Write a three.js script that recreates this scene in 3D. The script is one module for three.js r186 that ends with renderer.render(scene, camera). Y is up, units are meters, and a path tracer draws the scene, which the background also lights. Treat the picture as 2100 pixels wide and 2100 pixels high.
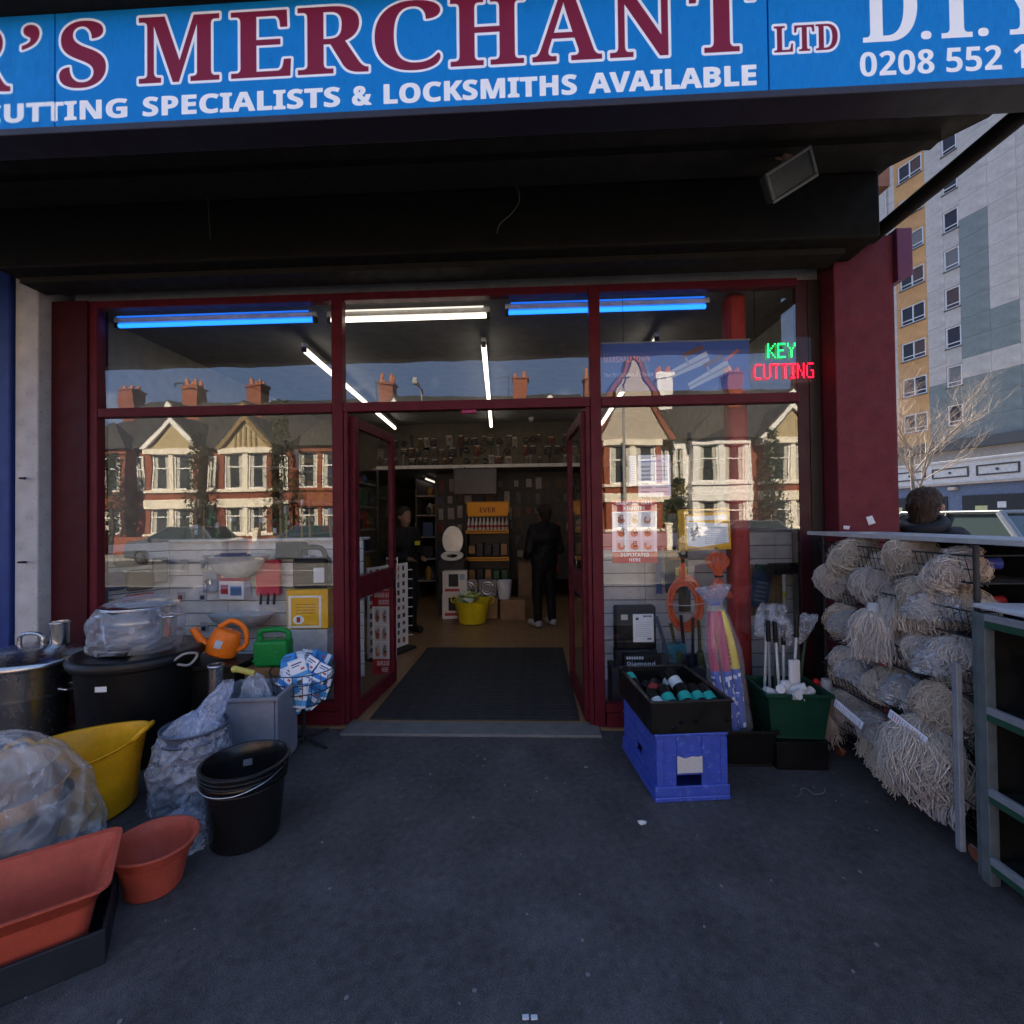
import * as THREE from 'three';
import { RoundedBoxGeometry } from 'three/addons/geometries/RoundedBoxGeometry.js';
import { mergeGeometries, mergeVertices, toCreasedNormals } from 'three/addons/utils/BufferGeometryUtils.js';
import { RectAreaLightUniformsLib } from 'three/addons/lights/RectAreaLightUniformsLib.js';
import { createNoise3D, createNoise4D } from 'simplex-noise';

// ---------------------------------------------------------------- camera, sky, sun, exposure
const scene = new THREE.Scene();
const D2R = Math.PI / 180;
const camera = new THREE.PerspectiveCamera(95, 1, 0.05, 2000);
camera.position.set(0, 1.65, 0);
camera.rotation.order = 'YXZ';
camera.rotation.set(0.8 * D2R, 2.5 * D2R, -0.7 * D2R);
scene.add(camera);
const renderer = new THREE.WebGLRenderer({ antialias: true });
renderer.toneMapping = THREE.LinearToneMapping;
renderer.toneMappingExposure = 6.4;
renderer.shadowMap.enabled = true;
const SUN_EL = 38 * D2R, SUN_AZ = -8 * D2R;                 // behind the shop, a little to its left
const sunDir = new THREE.Vector3(Math.sin(SUN_AZ) * Math.cos(SUN_EL), Math.sin(SUN_EL), -Math.cos(SUN_AZ) * Math.cos(SUN_EL));
{ // clear sky: paler towards the horizon and towards the sun, a few thin clouds
  const W = 1024, H = 512, d = new Float32Array(W * H * 4), cn = createNoise3D((() => { let q = 99; return () => { q = (q * 1664525 + 1013904223) >>> 0; return q / 4294967296; }; })());
  for (let j = 0; j < H; j++) for (let i = 0; i < W; i++) {
    const el = ((j + 0.5) / H - 0.5) * Math.PI, az = ((i + 0.5) / W - 0.5) * 2 * Math.PI, x = Math.cos(el) * Math.cos(az), y = Math.sin(el), z = Math.cos(el) * Math.sin(az), k = (j * W + i) * 4;
    const t = Math.pow(Math.max(0, y), 0.5), c = [0.58 - 0.28 * t, 0.83 - 0.34 * t, 1.42 - 0.54 * t];
    const g = Math.max(0, x * sunDir.x + y * sunDir.y + z * sunDir.z), halo = 0.9 * Math.pow(g, 14) + 0.25 * Math.pow(g, 4);
    const p = 2.2 / (Math.max(0.02, y) + 0.18); let cl = 0, am = 0.55, f = 1;
    for (let o = 0; o < 5; o++) { cl += am * cn(x * p * f, z * p * f, o * 3.1); am *= 0.52; f *= 2.1; }
    cl = y > 0 ? Math.min(1, Math.max(0, (cl - 0.42) * 1.3)) * Math.min(1, y * 8) : 0;
    d[k] = c[0] + halo + cl * 1.5; d[k + 1] = c[1] + halo * 0.96 + cl * 1.35; d[k + 2] = c[2] + halo * 0.85 + cl * 1.0; d[k + 3] = 1;
  }
  const sky = new THREE.DataTexture(d, W, H, THREE.RGBAFormat, THREE.FloatType);
  sky.mapping = THREE.EquirectangularReflectionMapping; sky.magFilter = sky.minFilter = THREE.LinearFilter; sky.wrapS = THREE.RepeatWrapping; sky.needsUpdate = true;
  scene.background = sky; scene.environment = sky;
}
scene.environmentIntensity = scene.backgroundIntensity = 0.2;
const sun = new THREE.DirectionalLight(0xfff0d8, 4.9);
sun.position.copy(sunDir).multiplyScalar(80); sun.target.position.set(0, 0, 0);
sun.castShadow = true; sun.shadow.mapSize.set(4096, 4096); sun.shadow.radius = 1;
Object.assign(sun.shadow.camera, { left: -60, right: 60, top: 60, bottom: -60, near: 1, far: 220 });
scene.add(sun, sun.target);
RectAreaLightUniformsLib.init();

// ---------------------------------------------------------------- helpers
let seed = 7;
const rnd = () => { seed = (seed * 1664525 + 1013904223) >>> 0; return seed / 4294967296; };
const rr = (a, b) => a + (b - a) * rnd();
const pick = (a) => a[Math.floor(rnd() * a.length)];
const n3 = createNoise3D(() => { seed = (seed * 1664525 + 1013904223) >>> 0; return seed / 4294967296; });
const fbm = (x, y, z = 0, o = 4) => { let s = 0, a = 0.5, f = 1; for (let i = 0; i < o; i++) { s += a * n3(x * f, y * f, z * f); a *= 0.5; f *= 2.03; } return s; };
const V = (x, y, z) => new THREE.Vector3(x, y, z);
const C = (r, g, b) => new THREE.Color().setRGB(r, g, b);
const clamp = (x, a = 0, b = 1) => Math.min(b, Math.max(a, x));

function dataTex(w, h, fn, srgb = true, rep = [1, 1]) {          // fn(u, v) -> [r, g, b] 0..1 (sRGB when srgb), seamless through torus noise where used
  const d = new Uint8Array(w * h * 4);
  for (let j = 0; j < h; j++) for (let i = 0; i < w; i++) {
    const c = fn(i / w, j / h, i, j), k = (j * w + i) * 4;
    d[k] = clamp(c[0]) * 255; d[k + 1] = clamp(c[1]) * 255; d[k + 2] = clamp(c[2]) * 255; d[k + 3] = 255;
  }
  const t = new THREE.DataTexture(d, w, h, THREE.RGBAFormat);
  t.wrapS = t.wrapT = THREE.RepeatWrapping; t.magFilter = THREE.LinearFilter; t.minFilter = THREE.LinearMipmapLinearFilter; t.generateMipmaps = true;
  if (srgb) t.colorSpace = THREE.SRGBColorSpace;
  t.repeat.set(...rep); t.needsUpdate = true;
  return t;
}
// periodic noise on a tile: a torus in four dimensions
const n4 = createNoise4D((() => { let q = 1234; return () => { q = (q * 1664525 + 1013904223) >>> 0; return q / 4294967296; }; })());
function tn(u, v, f, s = 0) {
  const a = u * Math.PI * 2, b = v * Math.PI * 2, R = f / (2 * Math.PI);
  return n4(Math.cos(a) * R + s, Math.sin(a) * R - s, Math.cos(b) * R + s * 0.7, Math.sin(b) * R + s * 0.3);
}
function canvasTex(w, h, draw) {
  const c = document.createElement('canvas'); c.width = w; c.height = h;
  const g = c.getContext('2d'); draw(g, w, h);
  const t = new THREE.CanvasTexture(c); t.colorSpace = THREE.SRGBColorSpace; t.anisotropy = 8;
  return t;
}
// shared procedural maps (tile = 1 m unless repeated otherwise)
const mottle = dataTex(256, 256, (u, v) => { const x = 0.9 + 0.05 * tn(u, v, 5) + 0.04 * tn(u, v, 17, 3) + 0.04 * tn(u, v, 60, 9); return [x, x, x]; });
const grime = dataTex(512, 512, (u, v) => {
  const a = tn(u, v, 6, 2), b = tn(u, v, 26, 5), c = tn(u, v, 90, 8);
  const spot = clamp((b * 0.6 + c * 0.5 - 0.35) * 2.2), x = 0.92 + 0.07 * a - 0.2 * spot;
  return [x, x * (1 - 0.04 * spot), x * (1 - 0.09 * spot)];
});
const scuff = dataTex(512, 512, (u, v) => { const s = clamp((tn(u, v, 40, 4) * 0.5 + tn(u, v, 120, 7) * 0.6 - 0.42) * 3), x = 0.82 + 0.08 * tn(u, v, 7) + 0.5 * s; return [x, x, x]; });
const fineBump = dataTex(256, 256, (u, v) => { const x = 0.5 + 0.25 * tn(u, v, 30) + 0.25 * tn(u, v, 110, 4); return [x, x, x]; }, false);
const roughVar = dataTex(256, 256, (u, v) => { const x = 0.78 + 0.2 * tn(u, v, 8, 1) + 0.14 * tn(u, v, 40, 2); return [x, x, x]; }, false);
const rep = (t, x, y = x) => { const c = t.clone(); c.repeat.set(x, y); c.needsUpdate = true; return c; };

function mat(color, rough = 0.7, o = {}) {
  const { map = mottle, scale = 1, bump = 0, metal = 0, rv = true, ...rest } = o;
  const m = new THREE.MeshPhysicalMaterial({ color: Array.isArray(color) ? C(...color) : color, roughness: rough, metalness: metal, side: THREE.DoubleSide, specularIntensity: metal || rough < 0.3 ? 1 : 0.45, ...rest });
  if (map) m.map = scale === 1 ? map : rep(map, scale);
  if (rv && rough > 0.1) m.roughnessMap = scale === 1 ? roughVar : rep(roughVar, scale);
  if (bump) { m.bumpMap = rep(fineBump, scale * 2); m.bumpScale = bump; }
  return m;
}
function glow(color, e) { return new THREE.MeshStandardMaterial({ color: 0x222222, emissive: new THREE.Color(color), emissiveIntensity: e, roughness: 0.5 }); }

// geometries; every one ends up non-indexed with position, normal, uv
function norm(g) {
  const n = g.index ? g.toNonIndexed() : g;
  for (const k of Object.keys(n.attributes)) if (!['position', 'normal', 'uv'].includes(k)) n.deleteAttribute(k);
  if (!n.attributes.normal) n.computeVertexNormals();
  if (!n.attributes.uv) n.setAttribute('uv', new THREE.BufferAttribute(new Float32Array(n.attributes.position.count * 2), 2));
  return n;
}
function boxUV(g) {                                              // uv in metres by dominant normal
  const p = g.attributes.position, n = g.attributes.normal, u = g.attributes.uv;
  for (let i = 0; i < p.count; i++) {
    const ax = Math.abs(n.getX(i)), ay = Math.abs(n.getY(i)), az = Math.abs(n.getZ(i));
    if (ax > ay && ax > az) u.setXY(i, p.getZ(i), p.getY(i)); else if (ay > az) u.setXY(i, p.getX(i), p.getZ(i)); else u.setXY(i, p.getX(i), p.getY(i));
  }
  return g;
}
const move = (g, x = 0, y = 0, z = 0) => g.translate(x, y, z);
const turn = (g, x = 0, y = 0, z = 0) => { if (x) g.rotateX(x); if (y) g.rotateY(y); if (z) g.rotateZ(z); return g; };
function box(w, h, d, x = 0, y = 0, z = 0) { return move(boxUV(norm(new THREE.BoxGeometry(w, h, d))), x, y, z); }
function rbox(w, h, d, x = 0, y = 0, z = 0, r = 0.008, s = 1) { return move(boxUV(norm(new RoundedBoxGeometry(w, h, d, s, Math.min(r, w / 2.01, h / 2.01, d / 2.01)))), x, y, z); }
const span = (x0, x1, y0, y1, z0, z1) => box(Math.abs(x1 - x0), Math.abs(y1 - y0), Math.abs(z1 - z0), (x0 + x1) / 2, (y0 + y1) / 2, (z0 + z1) / 2);
const rspan = (x0, x1, y0, y1, z0, z1, r = 0.006) => rbox(Math.abs(x1 - x0), Math.abs(y1 - y0), Math.abs(z1 - z0), (x0 + x1) / 2, (y0 + y1) / 2, (z0 + z1) / 2, r);
function plane(w, h, x, y, z, ry = 0, rx = 0) { return move(turn(norm(new THREE.PlaneGeometry(w, h)), rx, ry), x, y, z); }
function cyl(r0, r1, h, x = 0, y = 0, z = 0, seg = 20, open = false) { return move(norm(new THREE.CylinderGeometry(r0, r1, h, seg, 1, open)), x, y, z); }
function lathe(pts, seg = 36) { return norm(new THREE.LatheGeometry(pts.map(([r, y]) => new THREE.Vector2(r, y)), seg)); }
function rod(a, b, r, seg = 6) {
  const A = V(...a), B = V(...b), d = B.clone().sub(A), L = d.length();
  const g = new THREE.CylinderGeometry(r, r, L, seg, 1, false);
  g.applyQuaternion(new THREE.Quaternion().setFromUnitVectors(V(0, 1, 0), d.normalize()));
  return norm(g.translate((a[0] + b[0]) / 2, (a[1] + b[1]) / 2, (a[2] + b[2]) / 2));
}
function tube(pts, r, seg = 16, rad = 6, closed = false) { return norm(new THREE.TubeGeometry(new THREE.CatmullRomCurve3(pts.map((p) => V(...p)), closed), seg, r, rad, closed)); }
function torus(R, r, x = 0, y = 0, z = 0, rx = Math.PI / 2, seg = 32, rs = 8) { return move(turn(norm(new THREE.TorusGeometry(R, r, rs, seg)), rx), x, y, z); }
function sphere(r, x = 0, y = 0, z = 0, sx = 1, sy = 1, sz = 1, seg = 20) { const g = new THREE.SphereGeometry(r, seg, Math.round(seg * 0.7)); g.scale(sx, sy, sz); return move(norm(g), x, y, z); }
function prism(pts, depth, bevel = 0) {                          // outline in xy, extruded along z from 0
  const s = new THREE.Shape(pts.map(([x, y]) => new THREE.Vector2(x, y)));
  return boxUV(norm(new THREE.ExtrudeGeometry(s, { depth, bevelEnabled: bevel > 0, bevelThickness: bevel, bevelSize: bevel, bevelSegments: 2 })));
}
function smooth(g, ang = 0.6) { return toCreasedNormals(g, ang); }
function merge(gs) { return gs.length === 1 ? gs[0] : mergeGeometries(gs.map(norm)); }
const names = new Map();
function numbered(n) { const k = names.get(n) ?? 0; names.set(n, k + 1); return k ? `${n}_${String(k).padStart(3, '0')}` : n; }
function shadowed(o) { o.traverse((m) => { if (m.isMesh) { m.castShadow = true; m.receiveShadow = true; } }); return o; }
function part(parent, name, geos, m) {
  const o = new THREE.Mesh(merge(Array.isArray(geos) ? geos : [geos]), m);
  o.name = name; o.castShadow = o.receiveShadow = true; parent.add(o); return o;
}
function thing(name, label, category, pos = [0, 0, 0], ry = 0, group) {
  const o = new THREE.Group(); o.name = numbered(name); o.position.set(...pos); o.rotation.y = ry;
  o.userData = { label, category }; if (group) o.userData.group = group;
  scene.add(o); return o;
}
function single(name, label, category, geos, m, pos = [0, 0, 0], ry = 0, group) {
  const o = new THREE.Mesh(merge(Array.isArray(geos) ? geos : [geos]), m);
  o.name = numbered(name); o.position.set(...pos); o.rotation.y = ry; o.castShadow = o.receiveShadow = true;
  o.userData = { label, category }; if (group) o.userData.group = group;
  scene.add(o); return o;
}
function copy(src, name, pos, ry = 0, label, extra) {
  const o = src.clone(); o.name = numbered(name); o.position.set(...pos); o.rotation.set(0, ry, 0);
  o.userData = { ...src.userData }; if (label) o.userData.label = label;
  if (extra) extra(o); scene.add(o); return o;
}
function structure(name, geos, m) { const o = new THREE.Mesh(merge(Array.isArray(geos) ? geos : [geos]), m); o.name = name; o.userData = { kind: 'structure' }; o.castShadow = o.receiveShadow = true; scene.add(o); return o; }
function displace(g, fn) {                                       // fn(v, n) moves the vertex; welded first so that the skin stays whole
  const w = mergeVertices((() => { const c = g.clone(); c.deleteAttribute('normal'); c.deleteAttribute('uv'); return c; })(), 1e-5), p = w.attributes.position, v = V(0, 0, 0);
  for (let i = 0; i < p.count; i++) { v.fromBufferAttribute(p, i); fn(v, i); p.setXYZ(i, v.x, v.y, v.z); }
  w.computeVertexNormals(); const o = norm(w); return boxUV(o);
}
// a skin round a distance field (surface nets)
function skin(sdf, lo, hi, cell) {
  const N = lo.map((a, i) => Math.ceil((hi[i] - a) / cell) + 1), [nx, ny, nz] = N, val = new Float32Array(nx * ny * nz), id = new Int32Array(nx * ny * nz).fill(-1), pos = [], idx = [];
  const at = (x, y, z) => x + nx * (y + ny * z);
  for (let z = 0; z < nz; z++) for (let y = 0; y < ny; y++) for (let x = 0; x < nx; x++) val[at(x, y, z)] = sdf(lo[0] + x * cell, lo[1] + y * cell, lo[2] + z * cell);
  for (let z = 0; z < nz - 1; z++) for (let y = 0; y < ny - 1; y++) for (let x = 0; x < nx - 1; x++) {
    let n = 0, sx = 0, sy = 0, sz = 0;
    for (let e = 0; e < 12; e++) {
      const ax = e >> 2, b = e & 3, c0 = [0, 0, 0], u = (ax + 1) % 3, w = (ax + 2) % 3; c0[u] = b & 1; c0[w] = b >> 1;
      const c1 = [...c0]; c1[ax] = 1;
      const a = val[at(x + c0[0], y + c0[1], z + c0[2])], d = val[at(x + c1[0], y + c1[1], z + c1[2])];
      if ((a < 0) !== (d < 0)) { const t = a / (a - d); n++; sx += x + c0[0] + (c1[0] - c0[0]) * t; sy += y + c0[1] + (c1[1] - c0[1]) * t; sz += z + c0[2] + (c1[2] - c0[2]) * t; }
    }
    if (n) { id[at(x, y, z)] = pos.length / 3; pos.push(lo[0] + sx / n * cell, lo[1] + sy / n * cell, lo[2] + sz / n * cell); }
  }
  for (let z = 1; z < nz - 1; z++) for (let y = 1; y < ny - 1; y++) for (let x = 1; x < nx - 1; x++) {
    const a = val[at(x, y, z)];
    for (let ax = 0; ax < 3; ax++) {
      const d = [0, 0, 0]; d[ax] = 1; const b = val[at(x + d[0], y + d[1], z + d[2])];
      if ((a < 0) === (b < 0)) continue;
      const u = [0, 0, 0], w = [0, 0, 0]; u[(ax + 1) % 3] = 1; w[(ax + 2) % 3] = 1;
      const q = [[0, 0], [1, 0], [1, 1], [0, 1]].map(([i, j]) => id[at(x - u[0] * i - w[0] * j, y - u[1] * i - w[1] * j, z - u[2] * i - w[2] * j)]);
      if (a < 0) idx.push(q[0], q[1], q[2], q[0], q[2], q[3]); else idx.push(q[0], q[2], q[1], q[0], q[3], q[2]);
    }
  }
  const g = new THREE.BufferGeometry(); g.setAttribute('position', new THREE.Float32BufferAttribute(pos, 3)); g.setIndex(idx); g.computeVertexNormals();
  return boxUV(norm(g));
}
const cap = (p, a, b, ra, rb) => {                               // distance to a tapered capsule
  const px = p[0] - a[0], py = p[1] - a[1], pz = p[2] - a[2], bx = b[0] - a[0], by = b[1] - a[1], bz = b[2] - a[2];
  const h = clamp((px * bx + py * by + pz * bz) / (bx * bx + by * by + bz * bz + 1e-9));
  return Math.hypot(px - bx * h, py - by * h, pz - bz * h) - (ra + (rb - ra) * h);
};
const smin = (a, b, k) => { const h = clamp(0.5 + 0.5 * (b - a) / k); return b + (a - b) * h - k * h * (1 - h); };
const fieldOf = (caps, k = 0.04) => (x, y, z) => { let d = 1e3; for (const c of caps) d = smin(d, cap([x, y, z], c[0], c[1], c[2], c[3]), c[4] ?? k); return d; };

// ---------------------------------------------------------------- ground, pavements, roads
const asphaltTex = dataTex(1024, 1024, (u, v) => {
  const big = tn(u, v, 4, 1) * 0.08, mid = tn(u, v, 30, 3) * 0.07, fine = tn(u, v, 240, 6), s = rnd();
  let x = 0.76 + big * 1.6 + mid * 1.5 + fine * 0.14 + (rnd() - 0.5) * 0.3;
  if (s > 0.996) x += 0.45; if (s < 0.01) x -= 0.25;
  return [x, x, x * 1.01];
});
const asphaltBump = dataTex(512, 512, (u, v) => { const x = 0.5 + 0.3 * tn(u, v, 150, 2) + 0.3 * (rnd() - 0.5); return [x, x, x]; }, false);
const asphalt = (c, s) => { const m = new THREE.MeshStandardMaterial({ color: C(...c), roughness: 0.92, map: rep(asphaltTex, s), bumpMap: rep(asphaltBump, s * 2), bumpScale: 0.004, side: THREE.DoubleSide }); return m; };
const mPave = asphalt([0.1, 0.093, 0.096], 0.55), mRoad = asphalt([0.14, 0.135, 0.125], 0.3), mKerb = mat([0.28, 0.27, 0.25], 0.85, { map: grime, bump: 0.002 });
const flat = (x0, x1, z0, z1, y) => boxUV(norm(new THREE.PlaneGeometry(x1 - x0, z1 - z0).rotateX(-Math.PI / 2).translate((x0 + x1) / 2, y, (z0 + z1) / 2)));
structure('ground', flat(-500, 500, -500, 500, -0.16), asphalt([0.1, 0.1, 0.085], 0.05));
structure('road', [flat(-120, 120, 4.4, 13.6, -0.12), flat(6.0, 13.0, -120, 4.4, -0.12)], mRoad);
structure('pavement', [span(-60, 5.85, -0.15, 0, -3.68, 4.25)], mPave);
structure('side_pavement', [span(2.8, 5.85, -0.15, -0.003, -60, -3.68), span(13.15, 17.4, -0.15, 0, -60, 4.25)], mPave);
structure('kerb', [rspan(-60, 5.85, -0.16, 0.003, 4.25, 4.4, 0.02), rspan(5.85, 6.0, -0.16, 0.003, -60, 4.25, 0.02), rspan(13.0, 13.15, -0.16, 0.003, -60, 4.25, 0.02), rspan(-60, 60, -0.16, 0.003, 13.6, 13.75, 0.02)], mKerb);
structure('far_pavement', span(-60, 60, -0.15, 0, 13.75, 16.2), mat([0.26, 0.245, 0.22], 0.9, { map: grime }));
structure('road_markings', Array.from({ length: 16 }, (_, i) => flat(-40 + i * 5, -37.6 + i * 5, 8.9, 9.02, -0.115)), mat([0.7, 0.7, 0.66], 0.8, { map: grime }));
{ // trodden spots and grit on the paving
  const g = [];
  for (let i = 0; i < 110; i++) {
    const x = rr(-2.4, 2.2), z = rr(-3.3, -0.9), r = rr(0.003, 0.008) * (i % 9 ? 1 : 1.6);
    g.push(move(turn(norm(new THREE.CylinderGeometry(r, r * 1.12, 0.003, 9).scale(1, 1, rr(0.6, 1))), 0, rr(0, 3)), x, 0.0018, z));
  }
  const o = single('chewing_gum_spots', 'pale trodden gum spots scattered over the dark asphalt pavement', 'gum spots', g, mat([0.2, 0.2, 0.21], 0.9));
  o.userData.kind = 'stuff';
}
single('paper_scrap', 'small white crumpled scrap on pavement in front of the blue crate', 'litter', displace(sphere(0.022, 0, 0, 0, 1, 0.35, 0.7, 10), (v) => { const n = 1 + 0.5 * n3(v.x * 60, v.y * 60, v.z * 60); v.multiplyScalar(n); v.y += 0.007; }), mat([0.72, 0.72, 0.7], 0.8), [0.568, 0.003, -2.571]);
single('cigarette_packet', 'small flat white and dark blue torn packet on open pavement', 'litter', [rbox(0.022, 0.006, 0.016, -0.014, 0.004, 0, 0.002), rbox(0.022, 0.005, 0.016, 0.014, 0.0035, 0.002, 0.002)], mat([0.6, 0.62, 0.7], 0.7), [-0.03, 0.002, -1.571], 0.1);
single('frayed_string', 'loose pale string lying on the pavement by the mop rack', 'string', tube([[-0.1, 0.004, 0.03], [-0.04, 0.004, 0.015], [0, 0.005, -0.02], [0.03, 0.004, -0.01], [0.02, 0.004, 0.05], [0.08, 0.004, 0.06], [0.14, 0.004, 0.03]], 0.0016, 30, 5), mat([0.3, 0.3, 0.31], 0.9), [1.6, 0, -2.9], 0.4);

// ---------------------------------------------------------------- the shop's building
const ZF = -3.72;                                              // shopfront plane
const mDark = mat([0.026, 0.024, 0.02], 0.9, { map: grime, bump: 0.002, specularIntensity: 0.3 }), mBrickDim = mat([0.3, 0.14, 0.09], 0.9, { map: grime, bump: 0.003 });
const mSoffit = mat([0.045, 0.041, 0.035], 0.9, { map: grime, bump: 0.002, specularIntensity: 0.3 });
const mRed = mat([0.11, 0.012, 0.021], 0.55, { map: grime, specularIntensity: 0.25, bump: 0.0006 }), mRedPier = mat([0.135, 0.021, 0.029], 0.7, { map: grime, specularIntensity: 0.25, bump: 0.001 });
const mCeil = mat([0.36, 0.355, 0.35], 0.75), mWallIn = mat([0.4, 0.38, 0.31], 0.85, { map: grime });
const woodTex = dataTex(512, 512, (u, v) => { const pl = Math.floor(u * 6), e = (u * 6) % 1, t = tn((pl * 0.37) % 1, v, 3, pl), gr = n3(u * 120, v * 6, pl) * 0.06 + n3(u * 30, v * 2, pl) * 0.06, x = 0.85 + t * 0.07 + gr * 0.5 - (e < 0.03 ? 0.2 : 0); return [x, x * 0.97, x * 0.92]; });
{
  const b = thing('shop_building', 'two storey shop building holding the blue signed hardware shop', 'building', [0, 0, 0]);
  part(b, 'upper_wall', [span(-4.2, 2.72, 4.12, 5.9, -3.95, -3.62)], mBrickDim);
  part(b, 'roof', [span(-4.2, 2.72, 5.9, 6.1, -16.2, -3.55)], mDark);
  part(b, 'side_wall', [span(-4.2, -3.86, 0, 5.9, -16.2, -3.96)], mWallIn);
  part(b, 'side_wall', [span(2.36, 2.72, 0, 5.9, -16.2, -3.96)], mWallIn);
  part(b, 'rear_wall', [span(-3.86, 2.36, 0, 5.9, -16.2, -15.9)], mWallIn);
  part(b, 'shop_floor', [span(-3.86, 2.36, -0.15, 0.012, -15.9, -3.68)], mat([0.34, 0.22, 0.13], 0.45, { map: woodTex }));
  part(b, 'front_ceiling', [span(-3.86, 2.36, 3.5, 3.62, -9.0, -3.8)], mCeil);
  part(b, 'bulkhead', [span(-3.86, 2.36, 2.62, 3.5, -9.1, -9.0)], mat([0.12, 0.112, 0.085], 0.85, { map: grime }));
  part(b, 'rear_ceiling', [span(-3.86, 2.36, 2.62, 2.74, -15.9, -9.1)], mat([0.25, 0.25, 0.24], 0.8));
  // soffit over the pavement, shutter housing, parapet above the sign
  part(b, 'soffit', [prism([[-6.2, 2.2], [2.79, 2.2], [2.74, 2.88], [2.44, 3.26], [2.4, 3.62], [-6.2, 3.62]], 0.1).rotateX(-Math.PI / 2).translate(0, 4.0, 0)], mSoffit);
  part(b, 'soffit_batten', [span(-6.2, 2.55, 3.955, 4.0, -2.52, -2.42)], mSoffit);
  part(b, 'soffit_batten', [span(-6.2, 2.55, 3.955, 4.0, -3.06, -2.98)], mSoffit);
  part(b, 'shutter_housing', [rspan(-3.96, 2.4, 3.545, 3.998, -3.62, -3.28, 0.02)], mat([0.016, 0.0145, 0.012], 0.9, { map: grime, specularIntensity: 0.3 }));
  part(b, 'shutter_slot', [span(-3.9, 2.24, 3.5, 3.543, -3.6, -3.4)], mDark);
  part(b, 'canopy_edge_beam', [rod([2.56, 3.72, -3.62], [2.62, 3.76, -2.15], 0.05, 10)], mDark);
  part(b, 'sign_back_frame', [span(-6.2, 2.78, 3.46, 4.06, -2.2, -2.125)], mDark);
  part(b, 'sign_bottom_trim', [rspan(-6.2, 2.8, 3.452, 3.487, -2.19, -2.045, 0.006)], mat([0.03, 0.03, 0.05], 0.5, { map: grime }));
  part(b, 'sign_top_trim', [rspan(-6.2, 2.8, 4.03, 4.13, -2.2, -1.96, 0.01)], mDark);
  // right corner pilaster with its corbel
  part(b, 'pilaster', [rspan(2.28, 2.72, 0, 3.74, -3.95, -3.6, 0.01)], mRedPier);
  part(b, 'pilaster_skirting', [rspan(2.27, 2.73, 0, 0.22, -3.6, -3.575, 0.008)], mRedPier);
  part(b, 'corbel', [prism([[0, 3.38], [0.1, 3.42], [0.1, 3.76], [0, 3.76]], 0.36, 0.006).translate(2.724, 0, -3.93)], mat([0.16, 0.04, 0.09], 0.6, { map: grime }));
  // left jamb in shade and the narrow white pier next door
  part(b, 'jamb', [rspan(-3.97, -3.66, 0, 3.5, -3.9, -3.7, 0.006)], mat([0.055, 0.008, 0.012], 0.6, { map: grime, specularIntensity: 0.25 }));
  part(b, 'white_pier', [rspan(-4.17, -3.975, 0, 3.7, -3.95, -3.6, 0.012)], mat([0.5, 0.49, 0.5], 0.7, { map: grime, bump: 0.001 }));
  part(b, 'pier_hook', [rod([-4.08, 1.35, -3.6], [-4.08, 1.35, -3.55], 0.008), rod([-4.08, 1.35, -3.55], [-4.0, 1.35, -3.54], 0.008)], mDark);
  part(b, 'pier_hook', [rod([-4.08, 2.02, -3.6], [-4.08, 2.02, -3.56], 0.008), rod([-4.08, 2.02, -3.56], [-4.02, 2.02, -3.55], 0.008)], mDark);
  part(b, 'step', [rspan(-1.5, 0.5, -0.02, 0.02, -3.78, -3.56, 0.008)], mat([0.16, 0.16, 0.165], 0.9, { map: grime, bump: 0.002 }));
  part(b, 'stall_riser', [span(-3.66, -1.56, 0, 0.12, -3.79, -3.71)], mRed);
  part(b, 'stall_riser', [span(0.56, 2.28, 0, 0.12, -3.79, -3.71)], mRed);
}
{ // next shop on the left
  const b = thing('neighbouring_shop', 'brick neighbouring shop with blue painted pilaster', 'building', [0, 0, 0]);
  part(b, 'pilaster', [rspan(-4.75, -4.18, 0, 3.9, -3.95, -3.57, 0.015)], mat([0.02, 0.045, 0.2], 0.55, { map: grime, bump: 0.001 }));
  part(b, 'wall', [span(-12, -4.21, 4.12, 5.9, -3.96, -3.62), span(-12, -4.76, 0, 0.6, -3.9, -3.7), span(-12, -4.21, 0, 5.9, -16, -15.8), span(-12, -4.76, 3.4, 4.12, -3.96, -3.7), span(-12.3, -12, 0, 5.9, -16, -3.6)], mBrickDim);
  part(b, 'roof', [span(-12.3, -4.21, 5.9, 6.1, -16.2, -3.5)], mDark);
  part(b, 'display_window', [span(-12, -4.76, 0.6, 3.4, -3.86, -3.82)], mat([0.05, 0.06, 0.08], 0.1));
  part(b, 'window_post', [rspan(-5.3, -5.2, 0.6, 3.4, -3.8, -3.72)], mat([0.6, 0.6, 0.6], 0.6));
  part(b, 'notice', [rspan(-4.6, -4.33, 1.36, 1.55, -3.57, -3.562, 0.002)], mat([0.7, 0.72, 0.75], 0.7));
}

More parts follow.
